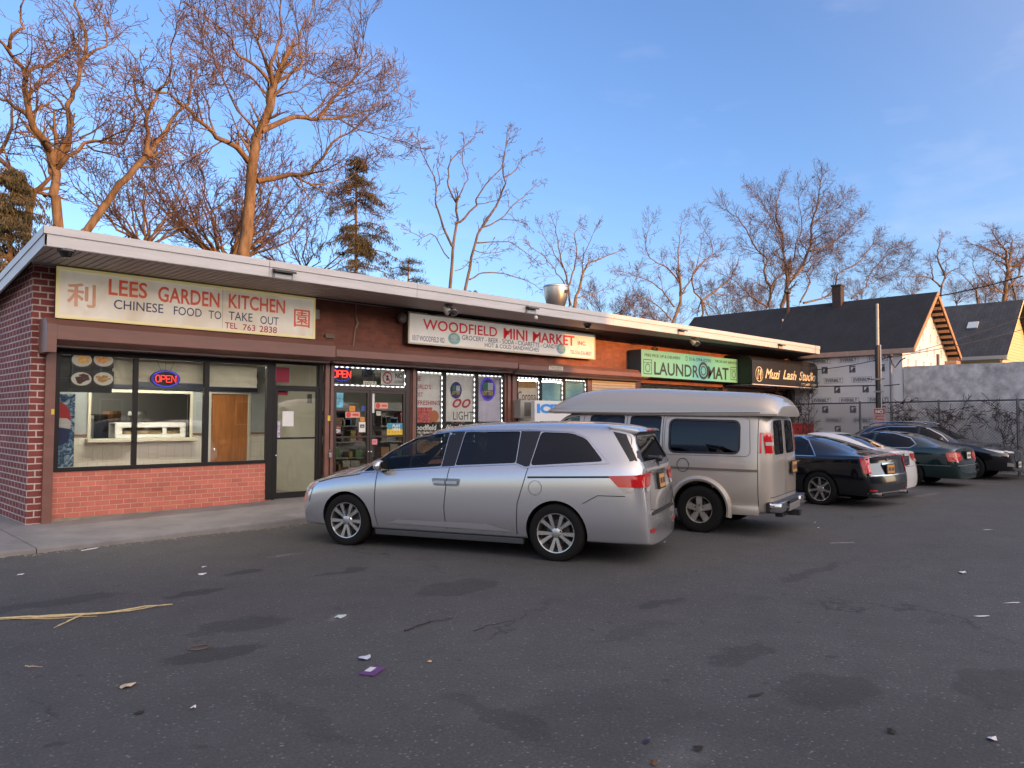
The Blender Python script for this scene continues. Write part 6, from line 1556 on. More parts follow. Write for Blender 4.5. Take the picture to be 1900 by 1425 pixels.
c.panel('bumper_trim', [([(-.84,.625),(.84,.625),(.84,.60),(-.84,.60)], 'B')], CHROME, off=.010)
c.panel('trunk_handle', [(rpoly([(-.26,.845),(.26,.845),(.26,.805),(-.26,.805)], .015), 'B')], CHROME, off=.012)
c.panel('brake_lamp', [([(-.62,1.0),(.62,1.0),(.62,.988),(-.62,.988)], 'B')], TAILR, off=.012)
c.panel('emblem', [(rpoly([(-.05,.93),(.05,.93),(.03,.87),(-.03,.87)], .01), 'B')], CHROME, off=.012)
c.panel('reflector', [([(.80,.36),(.60,.35),(.60,.32),(.80,.33)], 'B'), ([(-.80,.36),(-.60,.35),(-.60,.32),(-.80,.33)], 'B')], TAILR, off=.006)
plate_box(c, -1.0, 0, .725, PLATE, tilt=.05)
for sg in (1, -1): MB().lathe([(.035,0),(.04,-.1),(.034,-.1),(.03,0)], axis='x', n=14, c=(-.98, sg*.55, .25)).build('exhaust_tip', CHROME, c.t, smooth=True)
c.strip('bumper_lip', [([(-.80,.285),(.80,.285)], 'B')], .02, plain('lip_grey', (.12,.14,.12), .4), off=.006)
c.strip('panel_seam', [(p, m_) for m_ in 'LR' for p in ([(.10,.96),(.32,.62)], [(.94,.955),(.93,.25)])], .008, SEAM)

W = dict(ws=.79, wm=.87, wb=.835, zs=.20, zm=.58)
ww = [rpoly([(1.75,.945),(1.0,.96),(1.0,1.335),(1.3,1.30)], .03), rpoly([(.93,.96),(.20,.985),(.28,1.12),(.55,1.28),(.93,1.338)], .05)]
c = sedan('sedan', 'white sedan with wide red tail lamps between the black and green sedans', (14.2,-6.35), 0, .87,
    [St(3.4,.58,.66,.42,k=.68), St(3.34,.68,.75,.52,k=.85), St(2.95,.80,.87,.60,k=.97), St(2.6,.86,.95,.64), St(2.1,.91,1.03,.64), St(1.8,.93,1.17,.61,cr=.07), St(1.4,.945,1.345,.57,cr=.06), St(.95,.955,1.425,.55), St(.5,.965,1.41,.55), St(.15,.975,1.335,.55), St(-.12,.98,1.235,.56), St(-.40,.99,1.09,.60,cr=.04), St(-.56,.985,1.045,.66,cr=.03), St(-.78,.97,1.02,.68,k=.96,cr=.03,db=-.03), St(-.85,.94,1.0,.66,k=.89,cr=.03,db=-.08)],
    W, WHITEC, ww, 2.65, 2.65, ([(-.52,1.08),(.52,1.08),(.42,1.36),(-.42,1.36)], .8), ([(-.55,1.06),(.55,1.06),(.45,1.38),(-.45,1.38)], 1.1), .205, 'ten', ALLOY, None, cab=(1.82,-.2), r=.315)
for s_, m_ in ((1,'L'), (-1,'R')):
    o = c.panel('tail_lamp', [(rpoly([(-.66,.90),(-.87,.93),(-.87,.76),(-.74,.74)], .03), m_), (rpoly([(s_*.82,.93),(s_*.36,.945),(s_*.50,.80),(s_*.83,.73)], .03), 'B')], TAILR, off=.010)
    c.panel('clear_lens', [([(s_*.82,.80),(s_*.54,.82),(s_*.58,.77),(s_*.82,.735)], 'B')], plain('lens_peach', (.50,.34,.26), .15), off=.013, parent=o)
plate_box(c, -.905, 0, .80, plain('plate_dark', (.06,.05,.05), .4), tilt=.05)
c.panel('emblem', [(rpoly([(-.05,.95),(.05,.95),(.04,.89),(-.04,.89)], .01), 'B')], plain('emblem_gold', (.45,.36,.22), .2, metal=.8), off=.010)
c.strip('bumper_seam', [([(.80,.70),(.45,.66),(-.45,.66),(-.80,.70)], 'B')], .010, plain('seam_soft', (.10,.10,.105), .6))

W = dict(ws=.82, wm=.91, wb=.875, zs=.20, zm=.60)
gw = [rpoly([(1.75,.95),(.95,.96),(.95,1.33),(1.3,1.29)], .03), rpoly([(.88,.96),(-.02,.985),(-.12,1.06),(0.05,1.20),(.45,1.31),(.88,1.335)], .07)]
c = sedan('sedan', 'dark green sedan with rounded orange-red tail lamps next to the black crossover', (18.25,-6.25), 0, .91,
    [St(3.75,.56,.64,.45,k=.70), St(3.68,.66,.74,.55,k=.86), St(3.2,.78,.86,.62,k=.97), St(2.8,.84,.93,.66), St(2.2,.90,1.02,.66), St(1.9,.92,1.10,.64), St(1.5,.94,1.30,.59,cr=.06), St(1.1,.95,1.395,.57), St(.6,.96,1.40,.57), St(.15,.97,1.345,.57), St(-.2,.975,1.24,.59), St(-.55,.985,1.09,.63,cr=.04), St(-.75,.985,1.035,.70,cr=.03), St(-1.0,.97,1.01,.70,k=.96,cr=.03,db=-.03), St(-1.08,.93,.985,.66,k=.88,cr=.03,db=-.09)],
    W, GREENP, gw, 2.8, 2.8, ([(-.52,1.07),(.52,1.07),(.42,1.34),(-.42,1.34)], .7), ([(-.55,1.06),(.55,1.06),(.46,1.36),(-.46,1.36)], 1.2), .21, 'ten', ALLOY, None, cab=(1.92,-.4))
c.strip('window_trim', [([(1.8,.938),(.95,.948),(-.03,.968),(-.15,1.06),(.03,1.215),(.45,1.328),(.9,1.352),(1.3,1.31)], m_) for m_ in 'LR'], .018, CHROME)
for s_, m_ in ((1,'L'), (-1,'R')):
    o = c.panel('tail_lamp', [(rpoly([(-.86,.87),(-1.08,.88),(-1.08,.66),(-.92,.65)], .05), m_), (rpoly([(s_*.86,.89),(s_*.45,.87),(s_*.40,.70),(s_*.86,.64)], .08), 'B')], TAILR, off=.010)
    c.panel('amber_lens', [(rpoly([(s_*.82,.86),(s_*.52,.84),(s_*.55,.77),(s_*.82,.76)], .03), 'B'), (rpoly([(-.92,.85),(-1.06,.86),(-1.06,.77),(-.94,.76)], .02), m_)], mat('lens_orange', (.60,.13,.06), .15, coat=.5), off=.013, parent=o)
plate_box(c, -1.14, 0, .79, PLATEW, tilt=.05)
c.strip('bumper_strip', [([(-.1,.545),(-.98,.545)], m_) for m_ in 'LR']+[([(.80,.55),(-.80,.55)], 'B')], .018, plain('strip_grey', (.14,.16,.16), .3), off=.012)
c.panel('emblem', [(rpoly([(-.05,.96),(.05,.96),(.05,.91),(-.05,.91)], .02), 'B')], CHROME, off=.010)

W = dict(ws=.86, wm=.95, wb=.91, zs=.24, zm=.66)
sw2 = [rpoly([(-.62,1.06),(-1.35,1.08),(-1.35,1.44),(-1.12,1.40),(-.78,1.22)], .03), rpoly([(-1.42,1.08),(-2.28,1.11),(-2.28,1.45),(-1.42,1.455)], .03), rpoly([(-2.35,1.12),(-2.80,1.18),(-2.72,1.33),(-2.35,1.445)], .04)]
c = sedan('crossover', 'black crossover nosed out beside the chain-link fence, chrome grille facing the lot', (21.75,-6.72), 180, .95,
    [St(.98,.66,.78,.40,k=.70,db=.02), St(.93,.76,.87,.52,k=.86), St(.70,.86,.96,.62,k=.96), St(.3,.95,1.05,.68), St(-.15,1.0,1.095,.70), St(-.45,1.02,1.17,.68,cr=.08), St(-.85,1.04,1.42,.64,cr=.07), St(-1.25,1.06,1.545,.62), St(-1.75,1.08,1.60,.62), St(-2.3,1.11,1.585,.61), St(-2.8,1.14,1.52,.59), St(-3.15,1.15,1.43,.56,k=.98), St(-3.45,1.12,1.25,.56,k=.95), St(-3.62,1.0,1.08,.60,k=.88)],
    W, BLACKC, sw2, 2.8, 0.0, ([(-.55,1.18),(.55,1.18),(.5,1.36),(-.5,1.36)], -2.6), ([(-.60,1.12),(.60,1.12),(.52,1.46),(-.52,1.46)], -1.2), .25, 'ten', ALLOY, None, cab=(-.4,-3.2), r=.36, flip=True)
c.strip('window_trim', [([(-.55,1.06),(-.78,1.245),(-1.13,1.42),(-1.45,1.475),(-2.3,1.472),(-2.66,1.395),(-2.80,1.30),(-2.72,1.27)], m_) for m_ in 'LR'], .02, CHROME)
for sg in (1, -1): MB().tube([(-1.2,sg*.58,1.55),(-1.35,sg*.58,1.60),(-2.0,sg*.58,1.63),(-2.7,sg*.56,1.585),(-2.9,sg*.55,1.52)], .018, 8).build('roof_rail', CHROME, c.t, smooth=True)
for s_, m_ in ((1,'L'), (-1,'R')):
    c.panel('headlight', [([(.30,.90),(.88,.80),(.92,.76),(.75,.765),(.55,.82)], m_), ([(s_*.72,.83),(s_*.36,.79),(s_*.36,.75),(s_*.70,.76)], 'F')], HEADL, off=.008)
    c.panel('bumper_vent', [([(s_*.80,.50),(s_*.50,.46),(s_*.50,.38),(s_*.78,.40)], 'F')], mat('vent_silver', (.35,.35,.35), .3, metal=.6), off=.008)
c.panel('grille', [(rpoly([(-.34,.79),(.34,.79),(.30,.55),(0,.50),(-.30,.55)], .04), 'F')], BLACKG, off=.008)
c.strip('grille_surround', [(rpoly([(-.36,.80),(.36,.80),(.32,.54),(0,.48),(-.32,.54)], .04), 'F')], .03, CHROME, off=.014, closed=True)
c.panel('emblem', [(rpoly([(-.06,.69),(.06,.69),(.06,.64),(-.06,.64)], .02), 'F')], CHROME, off=.014)
plate_box(c, 1.02, 0, .43, PLATEW, facing=1)
mirror(c, -.70, 1.0, 1.10, BLACKC)

W = dict(ws=.86, wm=.95, wb=.91, zs=.24, zm=.66)
vp = atY(345, 800, 15.5)
c = sedan('crossover', 'white crossover behind the viewer, a faint mirror image in the take-out window', (vp.x, -15.5), 62, .95,
    [St(.98,.66,.78,.40,k=.70), St(.93,.76,.87,.52,k=.86), St(.70,.86,.96,.62,k=.96), St(.3,.95,1.05,.68), St(-.15,1.0,1.095,.70), St(-.45,1.02,1.17,.68,cr=.08), St(-.85,1.04,1.42,.64,cr=.07), St(-1.25,1.06,1.60,.62), St(-1.75,1.08,1.68,.62), St(-2.3,1.11,1.68,.61), St(-2.8,1.14,1.64,.59), St(-3.15,1.15,1.56,.56,k=.98), St(-3.45,1.12,1.35,.56,k=.95), St(-3.62,1.0,1.08,.60,k=.88)],
    W, WHITEC, sw2, 2.8, 0.0, ([(-.55,1.18),(.55,1.18),(.5,1.36),(-.5,1.36)], -2.6), ([(-.60,1.12),(.60,1.12),(.52,1.46),(-.52,1.46)], -1.2), .25, 'ten', ALLOY, None, cab=(-.4,-3.2), r=.36)
mirror(c, -.70, 1.0, 1.10, WHITEC)
# ================================================================== TREES
def bark(name, rgb): return mat(name, rgb, .95, spec=.15, var=.55, vscale=5, bump=1.0, bscale=14, stretch=(1,1,.22))
BARK = bark('bark', (.155,.100,.058)); BARK2 = bark('bark_grey', (.125,.092,.072)); TWIG = mat('twigs', (.105,.066,.054), .9, var=.25, vscale=2); TWIG2 = mat('twigs_red', (.12,.066,.052), .9, var=.25, vscale=2)
class Tree:
    def __init__(s, label, base, seed, name='bare_tree', bm_=BARK, tm=TWIG, group=None, cat='tree'):
        s.r = random.Random(seed); s.base = Vector(base); s.big = MB(); s.fine = MB()
        s.t = thing(name, label, cat, base, group=group); s.bm_, s.tm = bm_, tm
    def limb(s, pts, r0, r1, jit=.05, wig=.6):
        """pts: world points of a main limb; smoothed with small bends"""
        P = [Vector(p) for p in pts]; Q = []
        for i in range(len(P)-1):
            p0 = P[max(i-1, 0)]; p1 = P[i]; p2 = P[i+1]; p3 = P[min(i+2, len(P)-1)]
            n = max(2, int((p2-p1).length/.45))
            for j in range(n):
                t = j/n; q = .5*((2*p1)+(p2-p0)*t+(2*p0-5*p1+4*p2-p3)*t*t+(3*p1-p0-3*p2+p3)*t**3)
                if i+j > 0: q += Vector((s.r.gauss(0, jit), s.r.gauss(0, jit), s.r.gauss(0, jit*.6)))
                Q.append(q)
        Q.append(P[-1]); n = len(Q); rad = [r0+(r1-r0)*(i/(n-1))**.8 for i in range(n)]
        s.big.tube([q-s.base for q in Q], rad, 9 if r0 > .06 else 6)
        return Q, rad
    def shoot(s, p, d, L, r, lev, up, curl):
        seg = max(3, int(L/(.42 if lev > 1 else .2))); seg = min(seg, 9); st = L/seg; q = Vector(p); d = Vector(d).normalized(); path = [q.copy()]; ds = []
        for i in range(seg):
            d = (d + Vector((s.r.gauss(0, curl), s.r.gauss(0, curl), s.r.gauss(0, curl*.7)+up))).normalized()
            q = q + d*st; path.append(q.copy()); ds.append(d.copy())
        rad = [max(.009, r*(1-.72*i/seg)) for i in range(seg+1)]
        (s.big if r > .028 else s.fine).tube([x-s.base for x in path], rad, 5 if r > .028 else 3, caps=False)
        if lev > 0:
            k = max(2, int(L*s.dens[lev])); 
            for j in range(k):
                f = .18+.82*(j+s.r.random())/k; i = min(seg-1, int(f*seg)); o = path[i].lerp(path[i+1], f*seg-i)
                s.shoot(o, s.turn(ds[i], s.r.uniform(.45, 1.0)), L*s.r.uniform(.30,.58)*(1.15-.5*f), max(.008, rad[i]*s.r.uniform(.45,.65)), lev-1, up, curl)
    def turn(s, d, a):
        v = Vector((s.r.gauss(0,1), s.r.gauss(0,1), s.r.gauss(0,1))); v = v - d*v.dot(d)
        if v.length < 1e-3: v = Vector((1,0,0))
        return (d*math.cos(a)+v.normalized()*math.sin(a)).normalized()
    dens = {3: 1.6, 2: 4.2, 1: 6.0}
    def leafout(s, Q, rad, f0, step, L0, lev=2, up=.04, curl=.18, tip=True):
        tot = sum((b_-a).length for a, b_ in zip(Q, Q[1:])); acc = 0; nxt = tot*f0
        for i in range(len(Q)-1):
            a, b_ = Q[i], Q[i+1]; l = (b_-a).length; d = (b_-a).normalized()
            while nxt < acc+l:
                f = (nxt-acc)/l; fr = nxt/tot
                s.shoot(a.lerp(b_, f), s.turn(d, s.r.uniform(.5, 1.05)), L0*s.r.uniform(.6,1.25)*(1.1-.45*fr), max(.010, rad[i]*s.r.uniform(.3,.5)), lev, up, curl)
                nxt += .66*step*s.r.uniform(.6, 1.4)
            acc += l
        if tip:
            d = (Q[-1]-Q[-2]).normalized()
            for k in range(3): s.shoot(Q[-1], s.turn(d, s.r.uniform(.05, .5)), L0*.9, rad[-1]*.8, lev, up, curl)
    def done(s):
        s.big.build('trunk', s.bm_, s.t, smooth=True, angle=80, fixn=False)
        if s.fine.v: s.fine.build('crown', s.tm, s.t, fixn=False)
def px_limb(T, pts, off, sc, y0, y1, r0, r1, **k):
    n = len(pts); W_ = []
    for i, (a, b_) in enumerate(pts):
        yy = y0 + (y1-y0)*i/(n-1) + (T.r.uniform(-.25,.25) if 0 < i else 0)
        W_.append(atY(off[0]+a*sc, off[1]+b_*sc, yy))
    return T.limb(W_, r0, r1, **k)
def ground_base(pt, pt2, z=0.0):
    return Vector((pt.x, pt.y, z))
def tree_px(label, seed, y, off, sc, trunk, limbs, r, L0=1.5, step=.55, lev=2, bm_=BARK, tm=TWIG, f0=.25, curl=.18, up=.04, trunk_leaf=.5, group=None, dens=None):
    b_ = atY(off[0]+trunk[0][0]*sc, off[1]+trunk[0][1]*sc, y); b2 = atY(off[0]+trunk[1][0]*sc, off[1]+trunk[1][1]*sc, y)
    lean = max(-.9, min(.9, (b2.x-b_.x)/max(.2, b2.z-b_.z))); base = Vector((b_.x-lean*b_.z, y, 0))
    T = Tree(label, base, seed, bm_=bm_, tm=tm, group=group)
    if dens: T.dens = dens
    pts = [atY(off[0]+a*sc, off[1]+c*sc, y+(.25*T.r.uniform(-1,1) if i else 0)) for i, (a, c) in enumerate(trunk)]
    Q, rad = T.limb([base+Vector((0,0,-.05))]+pts, r*1.12, r*.42, jit=.03)
    T.leafout(Q, rad, trunk_leaf, step*1.2, L0, lev, up, curl)
    for (pl, rr_, dy) in limbs:
        Q, rad = px_limb(T, pl, off, sc, y, y+dy, rr_, max(.012, rr_*.25), jit=.04); T.leafout(Q, rad, f0, step, L0, lev, up, curl)
    T.done(); return T
SA = 420/1360
tree_px('tall bare tree with a forked sunlit trunk at the left corner of the roof', 21, 13.5, (0,0), SA, [(350,1355),(338,1180),(335,1040),(335,970)],
  [([(335,985),(300,900),(250,830),(180,690),(150,540),(150,460),(100,370),(40,290),(-20,230)], .14, -2), ([(175,700),(90,640),(0,590),(-60,560)], .085, 1.5), ([(160,440),(200,405),(290,400),(350,350),(430,290),(440,230),(415,130),(310,0)], .065, 2), ([(60,290),(75,210),(130,150),(120,70),(150,0),(160,-80)], .055, -1),
   ([(340,980),(400,880),(425,800),(400,680),(420,590),(460,500),(515,350),(510,250),(520,170),(470,80),(450,0),(440,-90)], .11, 2), ([(515,350),(590,290),(635,250),(640,150),(600,70),(590,0)], .05, 1), ([(170,580),(215,500),(250,430),(270,400)], .05, 1), ([(390,660),(330,570),(240,520)], .045, -1),
   ([(350,1010),(430,940),(520,865),(620,850),(730,855),(790,770),(800,680),(740,600)], .075, -2), ([(480,830),(560,790),(650,730)], .04, 1), ([(520,870),(620,920),(740,950),(800,930)], .035, -.8), ([(300,1040),(285,950),(230,880),(130,870)], .06, 2)], .26, L0=1.8, step=.50, trunk_leaf=.95, up=.05)
tree_px('leaning bare trunk rising to the right beside the forked tree', 22, 12.0, (0,0), SA, [(510,1375),(620,1240),(720,1110),(820,1010),(880,935)],
  [([(880,940),(960,830),(1040,720),(1130,620),(1160,490)], .10, 1.5), ([(878,935),(880,800),(880,690),(930,590),(970,520),(1030,470),(1025,280)], .085, -1.5), ([(880,690),(820,580),(795,460),(820,400),(790,310),(730,260)], .05, 1)], .20, L0=1.6, step=.55, trunk_leaf=.93)
tree_px('bare tree with crooked low limbs at the far left edge', 23, 16.0, (0,0), SA, [(180,1290),(195,1180),(205,1150)],
  [([(205,1155),(100,1040),(0,935),(40,850),(75,680),(60,600)], .11, 1), ([(205,1150),(270,1100),(310,1010),(300,900),(250,820)], .09, -1), ([(190,1200),(100,1170),(0,1085),(-60,1040)], .10, 1)], .22, L0=1.3, step=.7, trunk_leaf=.97)
SB = 500/1370
tree_px('broad tall bare tree behind the gap between the first two signs', 24, 14.0, (280,0), SB, [(465,1300),(490,1150),(510,960),(520,760),(560,660),(600,540),(625,430)],
  [([(495,820),(440,750),(340,700),(280,640),(200,560),(100,480),(40,470)], .12, -2), ([(330,690),(290,600),(280,480),(270,430)], .05, 1), ([(560,665),(640,630),(740,590),(850,605),(930,500),(1020,410),(1060,350),(1080,200)], .12, 2), ([(850,605),(950,600),(1070,570),(1170,510),(1260,440)], .06, 1.5), ([(950,600),(1060,660),(1160,690)], .035, -1),
   ([(540,920),(620,900),(720,890),(810,880),(870,800),(920,720),(1000,680)], .12, -2.2), ([(720,890),(810,940),(930,990),(1000,1020)], .05, -1), ([(810,940),(920,930),(1030,890)], .045, 1),
   ([(625,430),(700,380),(760,350),(760,200),(800,80),(830,-20)], .075, 1.6), ([(622,440),(620,320),(640,250),(660,180),(650,80),(670,-40)], .085, -1), ([(760,290),(850,270),(910,290)], .035, 1), ([(618,430),(590,350),(540,200),(500,130),(430,60),(400,-20)], .075, 2), ([(603,420),(540,330),(440,280),(410,200),(330,120),(180,20)], .07, -2.2),
   ([(600,490),(520,400),(450,370),(370,340)], .055, 1.4), ([(530,655),(440,560),(380,430),(330,330)], .055, -1.6), ([(640,490),(740,460),(830,400)], .04, -1.2), ([(545,200),(560,100),(530,0)], .04, .5)], .34, L0=2.2, step=.44, trunk_leaf=.75, up=.085, curl=.13)
SE_ = 450/1688
tree_px('slender forked bare tree against open sky, left trunk of the pair', 25, 16.0, (730,220), SE_, [(390,1195),(410,1000),(425,800),(445,700),(440,590)],
  [([(440,590),(385,480),(380,400),(395,300),(430,250),(520,170),(570,110)], .055, .8), ([(430,725),(500,690),(570,600),(580,560),(650,460),(740,350),(775,240),(790,130)], .065, -1.2), ([(410,890),(340,760),(310,640),(290,560),(300,450),(260,350),(190,230),(180,170)], .065, 1.4), ([(440,590),(480,490),(520,420),(480,310),(490,200)], .045, -.8), ([(388,975),(320,870),(270,800),(190,830),(120,790)], .035, -.6), ([(320,460),(310,330),(330,200)], .03, .4), ([(430,1060),(510,1020),(545,985),(650,962)], .022, .4)],
  .13, L0=.85, step=.62, trunk_leaf=.9, bm_=BARK2, f0=.35, curl=.22)
tree_px('slender bare tree leaning right, next to the roof fan', 26, 16.5, (730,220), SE_, [(495,1205),(530,1050),(560,880),(620,750)],
  [([(620,750),(680,660),(740,560),(770,450),(760,350),(770,240),(800,150)], .075, -.8), ([(620,755),(740,700),(830,600),(900,540),(1020,440)], .05, 1.2), ([(740,700),(850,710),(930,740)], .03, .5), ([(575,865),(680,855),(800,860),(900,920),(1000,1000)], .04, -.8), ([(530,1120),(620,1075),(760,1080),(900,1120),(1030,1190)], .045, .8), ([(770,410),(850,350),(910,260),(980,220)], .04, .8), ([(580,595),(700,570),(740,560)], .03, -.5), ([(560,915),(680,940),(780,910)], .026, .5)],
  .14, L0=.85, step=.62, trunk_leaf=.96, bm_=BARK2, f0=.35, curl=.22)
tree_px('low spreading bare tree directly behind the roof fan', 27, 21.0, (730,220), SE_, [(1258,1330),(1262,1290)],
  [([(1260,1320),(1300,1150),(1350,1020),(1430,980),(1570,920)], .11, 1.2), ([(1235,1300),(1200,1100),(1150,900),(1130,760)], .08, -1), ([(1215,1200),(1270,960),(1270,800),(1310,740)], .075, 1.2), ([(1190,1150),(1120,1050),(1050,960),(960,900)], .05, -1.4), ([(1310,1130),(1330,940),(1390,800)], .06, -1), ([(1270,1250),(1420,1210),(1520,1150),(1560,1100)], .045, 1), ([(1180,1040),(1100,900),(1040,800)], .045, .8)],
  .2, L0=1.25, step=.55, trunk_leaf=.99, tm=TWIG2, curl=.24)
SG = 580/1900
tree_px('wide bare tree above the teal sign, left of the big round crown', 28, 25.0, (1140,310), SG, [(350,950),(400,820),(400,700)],
  [([(400,700),(385,540),(400,400),(410,340)], .08, .8), ([(400,705),(330,620),(240,570),(190,500),(210,370)], .09, -1.5), ([(365,850),(290,750),(180,680),(60,640)], .08, 1.4), ([(345,930),(260,840),(150,780),(110,740),(130,690)], .07, -1), ([(405,780),(470,670),(500,600),(540,400)], .08, 1.6), ([(480,650),(560,560),(600,500),(520,330)], .06, -1)],
  .25, L0=1.8, step=.62, trunk_leaf=.9, tm=TWIG2, curl=.2)
tree_px('dark bare tree leaning over the left end of the shingle roof', 29, 24.0, (1140,310), SG, [(535,890),(530,810)],
  [([(530,815),(600,760),(690,690),(740,610),(760,540)], .11, 1.5), ([(530,810),(480,740),(480,640),(560,560),(640,500)], .09, -1.5), ([(600,770),(720,780),(840,770)], .05, 1)], .2, L0=1.8, step=.6, trunk_leaf=.97, tm=TWIG2, curl=.22)
tree_px('large round-crowned bare tree behind the shingle roof', 30, 22.0, (1140,310), SG, [(1020,850),(1045,760),(1050,690)],
  [([(1050,690),(1040,620),(1030,520),(1015,400),(980,300),(1000,150)], .16, 1.5), ([(1050,695),(1130,630),(1170,530),(1190,480),(1200,350),(1240,200),(1250,100)], .2, -2), ([(1190,510),(1290,480),(1400,400),(1500,300)], .11, 2), ([(940,850),(960,720),(1020,650),(1035,620)], .16, -1), ([(950,740),(910,630),(930,560),(870,510),(800,380),(740,300),(700,280)], .13, 1.6), ([(1060,580),(1090,570),(1100,480),(1140,380),(1120,200)], .09, -1.6),
   ([(1130,820),(1190,700),(1170,650),(1240,560),(1360,500)], .1, 1.8), ([(1150,825),(1280,790),(1340,720),(1360,650),(1480,580),(1600,430)], .12, -2.4), ([(1440,800),(1530,720),(1560,640),(1680,520),(1780,490)], .09, 1.5), ([(1530,720),(1650,660),(1800,560)], .06, -1), ([(930,850),(830,780),(740,700)], .12, 1.5), ([(1010,400),(920,260),(880,180)], .07, -1.5), ([(1190,360),(1320,260),(1400,180)], .07, 1.6), ([(1040,560),(960,400),(900,350)], .06, 1)],
  .42, L0=2.5, step=.52, trunk_leaf=.9, bm_=BARK2, f0=.22, up=.05, dens={3:1.6, 2:5.0, 1:6.0})
SI = 260/1852
tree_px('small crooked bare tree behind the peak of the wrapped house', 31, 13.0, (1640,400), SI, [(750,1080),(770,920),(810,800)],
  [([(810,800),(770,700),(710,560),(720,430),(750,310)], .12, 1), ([(810,800),(900,730),(1000,690),(1000,630)], .09, -1), ([(745,940),(650,850),(520,810),(340,800)], .1, 1.5), ([(650,850),(630,700),(620,620)], .07, -1), ([(770,640),(900,540)], .07, 1)], .22, L0=1.7, step=1.0, trunk_leaf=.95, bm_=BARK2, tm=TWIG2)
tree_px('vine-covered bare tree above the yellow house', 32, 12.0, (1640,400), SI, [(1570,1250),(1610,950),(1640,700)],
  [([(1630,700),(1600,580),(1420,470),(1270,400),(1180,385)], .16, 1.5), ([(1600,580),(1620,470),(1500,330),(1430,200)], .14, -1.5), ([(1640,700),(1680,480),(1700,330)], .22, 1), ([(1650,800),(1760,640),(1850,560)], .12, 1.5), ([(1600,1050),(1420,880),(1380,700)], .1, -1), ([(1640,800),(1500,640),(1440,560)], .08, 1)], .50, L0=2.0, step=.55, trunk_leaf=.3, tm=TWIG2, curl=.3)
tree_px('bare tree at the right edge behind the yellow house', 33, 14.0, (1640,400), SI, [(1760,1250),(1720,1000),(1700,900)],
  [([(1700,900),(1500,1000),(1340,880),(1200,740),(1180,600)], .14, 1), ([(1700,900),(1800,740),(1760,560),(1830,400)], .14, -1), ([(1700,930),(1850,880),(1900,700)], .12, 1)], .26, L0=2.2, step=.7, trunk_leaf=.8, tm=TWIG2)
tree_px('broken snag with a sunlit stump between the two roofs', 34, 11.0, (1640,400), SI, [(1245,1250),(1235,1120),(1225,990)], [([(1230,1000),(1130,880),(1040,790)], .09, 1)], .24, L0=1.2, step=1.2, trunk_leaf=.6, tm=TWIG2)
def brush(label, px, py, y, seed, n, spread, h, r=.05, lev=2, step=.5, L0=1.0, tm=TWIG2, group=None, name='bare_shrub'):
    b_ = atY(px, py, y); base = Vector((b_.x, y, 0)); T = Tree(label, base, seed, name=name, tm=tm, group=group, cat='shrub' if name != 'bare_tree' else 'tree'); z0 = b_.z-.4
    trunk_top = base+Vector((0,0,max(.3, z0)))
    if z0 > .5: T.limb([base, trunk_top], r*2.6, r*2.2, jit=.03)
    for i in range(n):
        a = T.r.uniform(0, 6.283); k = T.r.uniform(.15, 1)**.8; hh = h*T.r.uniform(.7, 1.0)*(1-.25*k)
        d = Vector((math.cos(a)*spread*k, math.sin(a)*spread*k*.8, hh)); o = trunk_top
        Q, rad = T.limb([o, o+Vector((d.x*.32, d.y*.32, hh*.25)), o+Vector((d.x*.7, d.y*.7, hh*.6)), o+d], r*T.r.uniform(.7,1.2), .012, jit=.08)
        T.leafout(Q, rad, .25, step, L0, lev, .07, .16)
    T.done()
brush('dense many-stemmed bare tree low behind the broad tall one', 425, 480, 18.0, 41, 30, 4.6, 5.4, .07, L0=1.5, step=.6, name='bare_tree')
brush('tangled bare tree low between the leaning trunk and the broad tree', 268, 440, 17.0, 42, 16, 3.6, 3.6, .06, L0=1.4, step=.6, name='bare_tree', tm=TWIG)
brush('low bare tree right of the broad trunk, below its right limb', 565, 505, 19.0, 43, 12, 3.4, 3.4, .05, L0=1.2, step=.6, name='bare_tree', tm=TWIG)
gB = 'low brush along the skyline'
for k, (px, py, y, n, sp_, h) in enumerate(((1120,590,40,12,6,3.0),(1190,612,36,12,5,3.2),(1235,612,30,10,3.5,2.6),(1345,600,33,14,5,5.0),(1410,595,35,14,5,4.4),(1600,560,38,12,6,3.5),(1690,545,40,12,6,3.6),(1775,560,34,14,6,4.2),(1830,570,30,16,6,5.0),(1885,575,30,16,6,6.0))):
    brush('hazy low brush on the skyline '+('left of the teal sign, near the fan','right of the fan','beside the wide bare tree','behind the wide bare tree','under the big round crown','behind the wrapped house roof','near the wrapped house peak','between the two house roofs','above the grey shingles','at the far right edge')[k], px, py, y, 60+k, n, sp_, h, .06, L0=1.9, step=.9, lev=2, group=gB)
# vines in the fence
for k, (y0, n, sd_) in enumerate(((-4.45, 15, 1), (-7.15, 10, 2), (-5.6, 5, 3))):
    T = Tree(('tangle of bare vines thick on the fence beside the cable post', 'bare vines climbing the fence post behind the black crossover', 'thin vine strands trailing along the middle fence panel')[k], (FX-.04, y0, 0), 80+sd_, name='bare_vine', tm=plain('vine', (.045,.035,.032), .9), bm_=plain('vine', (.045,.035,.032), .9), cat='vine')
    for i in range(n):
        a = Vector((FX-.05+T.r.uniform(-.06,.03), y0+T.r.gauss(0,.38), .1)); pts = [a]
        for j in range(7):
            a = a+Vector((T.r.gauss(0,.03), T.r.gauss(0,.2), .36 if j < 5 else T.r.uniform(-.15,.2))); a.x = FX-.05+T.r.uniform(-.07,.06); pts.append(a)
        Q, rad = T.limb(pts, .010, .004, jit=.03); T.dens = {2: 2, 1: 2.2}; T.leafout(Q, rad, .4, .5, .4, 1, -.02, .3)
    T.done()
